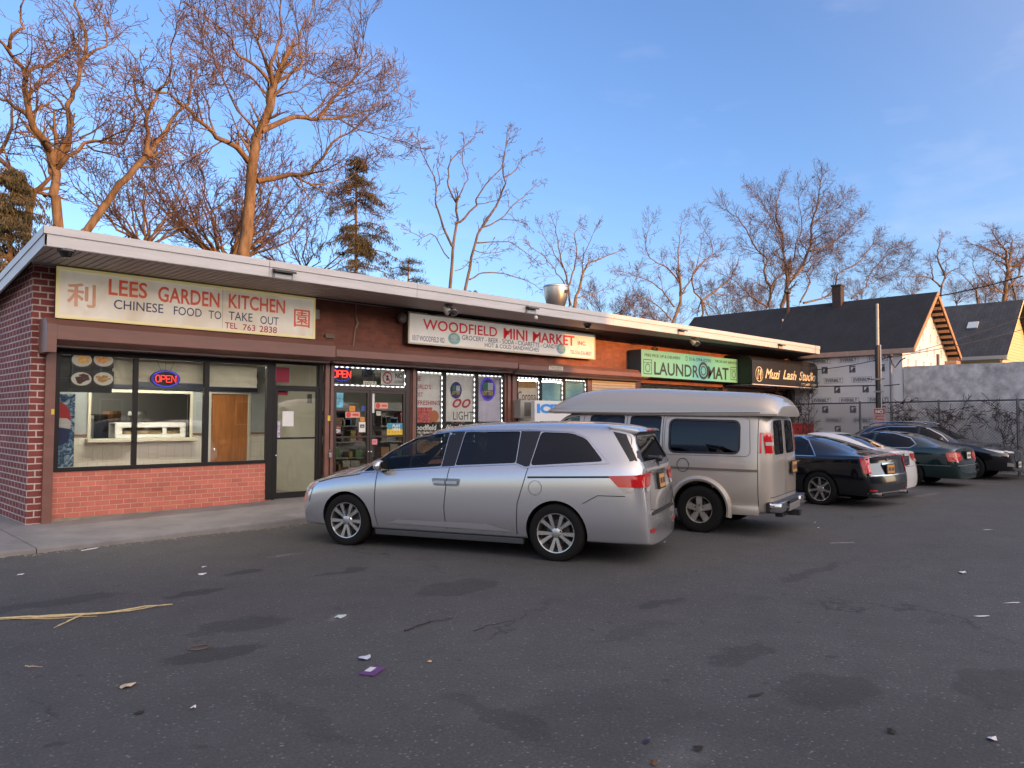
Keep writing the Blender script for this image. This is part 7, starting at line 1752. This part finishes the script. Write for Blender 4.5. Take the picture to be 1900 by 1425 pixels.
T = Tree('thin bare sapling growing up between the shop end and the fence', (23.3, -.9, 0), 91, name='bare_shrub', tm=plain('vine', (.045,.035,.032), .9), bm_=plain('vine', (.045,.035,.032), .9), cat='shrub')
for i in range(9):
    d = Vector((T.r.gauss(0,.35), T.r.gauss(0,.6), T.r.uniform(1.6,2.7))); Q, rad = T.limb([T.base, T.base+d*.5+Vector((0,T.r.gauss(0,.1),0)), T.base+d], .016, .005, jit=.02); T.leafout(Q, rad, .4, .3, .5, 1, .05, .15)
T.done()
# conifers: drooping sprays made of many small needle clumps
NEED = mat('needles_brown_green', (.055,.050,.022), .85, var=.5, vscale=3); NEED2 = mat('needles_dark', (.022,.034,.015), .85, var=.4, vscale=3)
def conifer(label, top, zbase, wid, seed, m_, whorls, gap, droop=.35, fill=1.0, leaf=.13, trunk_r=.12, round_=False, dens=1.0):
    base = Vector((top.x, top.y, 0)); rr = random.Random(seed); t = thing('conifer', label, 'conifer', base); H = top.z
    tr = MB(); fo = MB(); tr.tube([(0,0,0),(.06,0,H*.5),(.02,.04,H*.8),(0,.0,H)], [trunk_r, trunk_r*.8, trunk_r*.45, .015], 8)
    def spray(p, k):
        for u in range(k):
            e = p+Vector((rr.gauss(0,.09), rr.gauss(0,.09), rr.gauss(0,.05)))
            d = Vector((rr.gauss(0,.45), rr.gauss(0,.45), -1.0 if not round_ else rr.gauss(0,.8))).normalized()*leaf*rr.uniform(.6,2.0)
            sd_ = d.cross(Vector((rr.gauss(0,1), rr.gauss(0,1), rr.gauss(0,1)))).normalized()*leaf*.13
            fo.add([e-sd_*.4, e+d*.5-sd_, e+d, e+d*.5+sd_], [(0,1,2,3)])
    nb = int(whorls*7)
    for w in range(nb):
        f = rr.random()**1.15; zc = zbase+(H-zbase)*f
        if .45*math.sin(zc*3.1+seed)+rr.gauss(0,.5) < gap: continue
        prof = (1-f)**.6 if not round_ else math.sqrt(max(.04, 1-(2*f-1)**2))
        a = rr.uniform(0, 6.283); L = (wid*prof+.2)*rr.choice((.35,.6,.8,1.0,1.15))*rr.uniform(.8,1.1); n = 7; path = []; rise = rr.uniform(-.05,.4)
        for j in range(n+1):
            s_ = j/n; path.append(Vector((math.cos(a)*L*s_, math.sin(a)*L*s_, zc+L*(rise*s_-(droop+rise*.5)*s_*s_)+rr.gauss(0,.03))))
        tr.tube(path, [.026*(1-.85*j/n)+.005 for j in range(n+1)], 4, caps=False)
        for j in range(2, n+1):
            if rr.random() > fill: continue
            spray(path[j], int((7+10*rr.random())*dens))
            for q in range(2):      # side sprays
                v = Vector((-math.sin(a), math.cos(a), 0))*rr.choice((-1,1))*rr.uniform(.12,.45)*(1-.5*j/n)
                tr.tube([path[j], path[j]+v*.6+Vector((0,0,.01)), path[j]+v+Vector((0,0,-.06))], [.008,.006,.004], 3, caps=False)
                spray(path[j]+v, int((5+7*rr.random())*dens)); spray(path[j]+v*.5, int(4*dens))
    tr.build('trunk', BARK, t, fixn=False, smooth=True, angle=80); fo.build('crown', m_, t, fixn=False)
conifer('sparse drooping conifer with brownish needles right of the broad bare tree', atY(662, 292, 15.5), atY(655, 520, 15.5).z-1.0, 2.5, 3, NEED, 19, -.45, .42, .80, leaf=.105, dens=1.25)
conifer('small dark evergreen top just over the roof edge, right of the drooping one', atY(758, 480, 15.0), atY(765, 540, 15).z-1.4, .75, 5, NEED2, 7, -.9, .1, .8, leaf=.075, round_=True)
conifer('dense dark conifer behind the left end of the roof', atY(22, 318, 11.5), atY(20, 500, 11.5).z-1.2, 1.9, 8, NEED, 15, -.8, .36, .9, leaf=.11)

# ================================================================== LITTER ON THE LOT
LW = plain('litter_white', (.55,.56,.58), .7); LT = plain('litter_tan', (.42,.34,.24), .8, var=.2, vscale=30)
def scrap(label, px, py, w, d, m_, seed, rz=.3, name='paper_scrap', cat='litter', h=.012, grp=None):
    c = atZ(px, py); t_ = random.Random(seed); n = 9; mb = MB()
    vs = [(0,0,h)]
    for i in range(n):
        a = 2*math.pi*i/n; k = t_.uniform(.65,1.1); vs.append((math.cos(a)*w/2*k, math.sin(a)*d/2*k, t_.uniform(.002,h)))
    mb.add(vs, [(0, i+1, (i+1) % n+1) for i in range(n)])
    o = mb.build(name, m_, None, fixn=False); o.location = (c.x, c.y, .002); o.rotation_euler = (0,0,rz); tag(o, label, cat, grp); return o
scrap('crumpled white tissue below the kerb, left of the minivan', 376, 1066, .13, .09, LW, 1)
scrap('small white scrap just above the crumpled tissue', 378, 1053, .06, .05, LW, 2)
scrap('flat white scrap at the left, under the kerb', 38, 1067, .10, .05, LW, 3)
scrap('white scrap on the sidewalk by the brick apron', 222, 956, .15, .08, LW, 4, h=.03).location.z = .13
scrap('white paper litter against the kerb foot', 168, 1020, .25, .05, LW, 5)
scrap('crumpled pale blue paper above the purple packet', 677, 1223, .12, .10, plain('litter_blue', (.42,.46,.58), .7), 6, h=.02)
c = atZ(691, 1247); pk = thing('empty_packet', 'flattened purple and white packet on the asphalt', 'litter', (c.x, c.y, .003), .5)
MB().box(-.085,.085,-.055,.055,0,.008).build('card', plain('packet_purple', (.10,.035,.14), .5, var=.3, vscale=30), pk); MB().box(-.03,.06,.0,.045,.0085,.0095).build('label_patch', LW, pk)
scrap('tan dead leaf lying alone at lower left', 235, 1275, .14, .09, LT, 7, h=.02, name='dead_leaf')
scrap('small white pebble-like scrap below the tan leaf', 359, 1316, .045, .035, LW, 8, h=.02)
scrap('tiny orange-tan scrap right of the purple packet', 797, 1229, .05, .035, plain('litter_orange', (.55,.34,.12), .7), 9)
scrap('pale shreds of paper near the middle of the lot', 632, 1145, .16, .08, plain('litter_pale', (.42,.50,.50), .7), 10)
scrap('white bottle cap shaped scrap at the right of the lot', 1786, 1064, .13, .08, LW, 11, h=.02)
scrap('white straw-like strip at upper right of the lot', 1837, 984, .28, .03, LW, 12, rz=-.7)
scrap('thin white strip near the right edge of the lot', 1878, 1120, .20, .02, LW, 13, rz=-.7)
scrap('thin white strip left of the one at the right edge', 1822, 1145, .20, .02, LW, 14, rz=-.7)
scrap('white oval scrap at the lower right corner', 1842, 1373, .07, .05, LW, 15, h=.015)
scrap('black dead leaf at the bottom, right of centre', 1294, 1393, .06, .06, plain('litter_black', (.015,.014,.013), .8), 16, h=.025, name='dead_leaf')
scrap('curled brown leaf at the bottom edge', 1213, 1420, .05, .04, plain('leaf_brown', (.10,.05,.025), .8), 17, h=.025, name='dead_leaf')
scrap('dark flattened scrap near the bottom edge', 1200, 1377, .09, .04, plain('litter_navy', (.015,.018,.035), .6), 18)
scrap('dark scrap at lower right of the lot', 1655, 1360, .08, .06, MT['litter_black'], 19, h=.02)
scrap('long dark chip lying centre right', 1403, 1292, .14, .025, MT['litter_black'], 20, rz=-.3)
scrap('black crumb at lower left', 259, 1324, .08, .04, MT['litter_black'], 21)
scrap('white fleck right of the tan van', 1512, 970, .05, .03, LW, 22); scrap('second white fleck farther right of the tan van', 1518, 980, .07, .03, LW, 23)
scrap('white fleck under the rear of the minivan', 1160, 1000, .07, .03, LW, 24); scrap('white fleck between minivan and tan van', 1233, 1007, .05, .03, LW, 25)
c = atZ(369, 1203); n = 28; mb = MB(); mb.tube([(math.cos(2*math.pi*i/n)*.075, math.sin(2*math.pi*i/n)*.055, .008) for i in range(n+1)], .005, 5)
o = mb.build('wire_ring', plain('ring_brown', (.10,.07,.045), .6)); o.location = (c.x, c.y, 0); tag(o, 'thin brown ring lying at the edge of an oil stain', 'litter')
def stick(label, pts, r, m_, name='twig', cat='stick'):
    P = [atZ(a, b_, .012) for a, b_ in pts]; rr = random.Random(len(pts)*7+int(pts[0][0])); Q = []
    for a, b_ in zip(P, P[1:]):
        for i in range(5): q = a.lerp(b_, i/5); q += Vector((rr.gauss(0,.006), rr.gauss(0,.006), 0)); Q.append(q)
    Q.append(P[-1]); return MB().tube(Q, [r*(1-.6*i/(len(Q)-1)) for i in range(len(Q))], 6)
REED = plain('dry_reed', (.44,.36,.20), .8, var=.25, vscale=20)
t = thing('dry_reed_stalk', 'long dry straw-coloured reed stalk lying on the asphalt at left', 'stick', atZ(160, 1138))
for k, (pts, r) in enumerate((([(-40,1150),(40,1145),(120,1141),(200,1137),(260,1126),(320,1121)], .013), ([(60,1146),(150,1141),(240,1133),(290,1124)], .010), ([(150,1142),(125,1152),(100,1165)], .007), ([(145,1144),(120,1155),(108,1160)], .005), ([(-20,1146),(90,1148),(180,1143)], .006))):
    mb = stick('', pts, r, REED); to_local(mb, t); mb.build('stalk', REED, t)
DK = plain('twig_dark', (.03,.025,.022), .9)
tag(stick('', [(750,1170),(785,1157),(800,1153),(838,1148)], .007, DK).build('twig', DK), 'bent dark twig on the asphalt in front of the minivan', 'stick')
tag(stick('', [(880,1170),(905,1160),(950,1152)], .004, DK).build('twig', DK), 'thin dark twig right of the bent one', 'stick')
tag(stick('', [(45,1236),(62,1236),(79,1237)], .004, LT).build('twig', LT), 'short pale stick at the far left of the lot', 'stick')
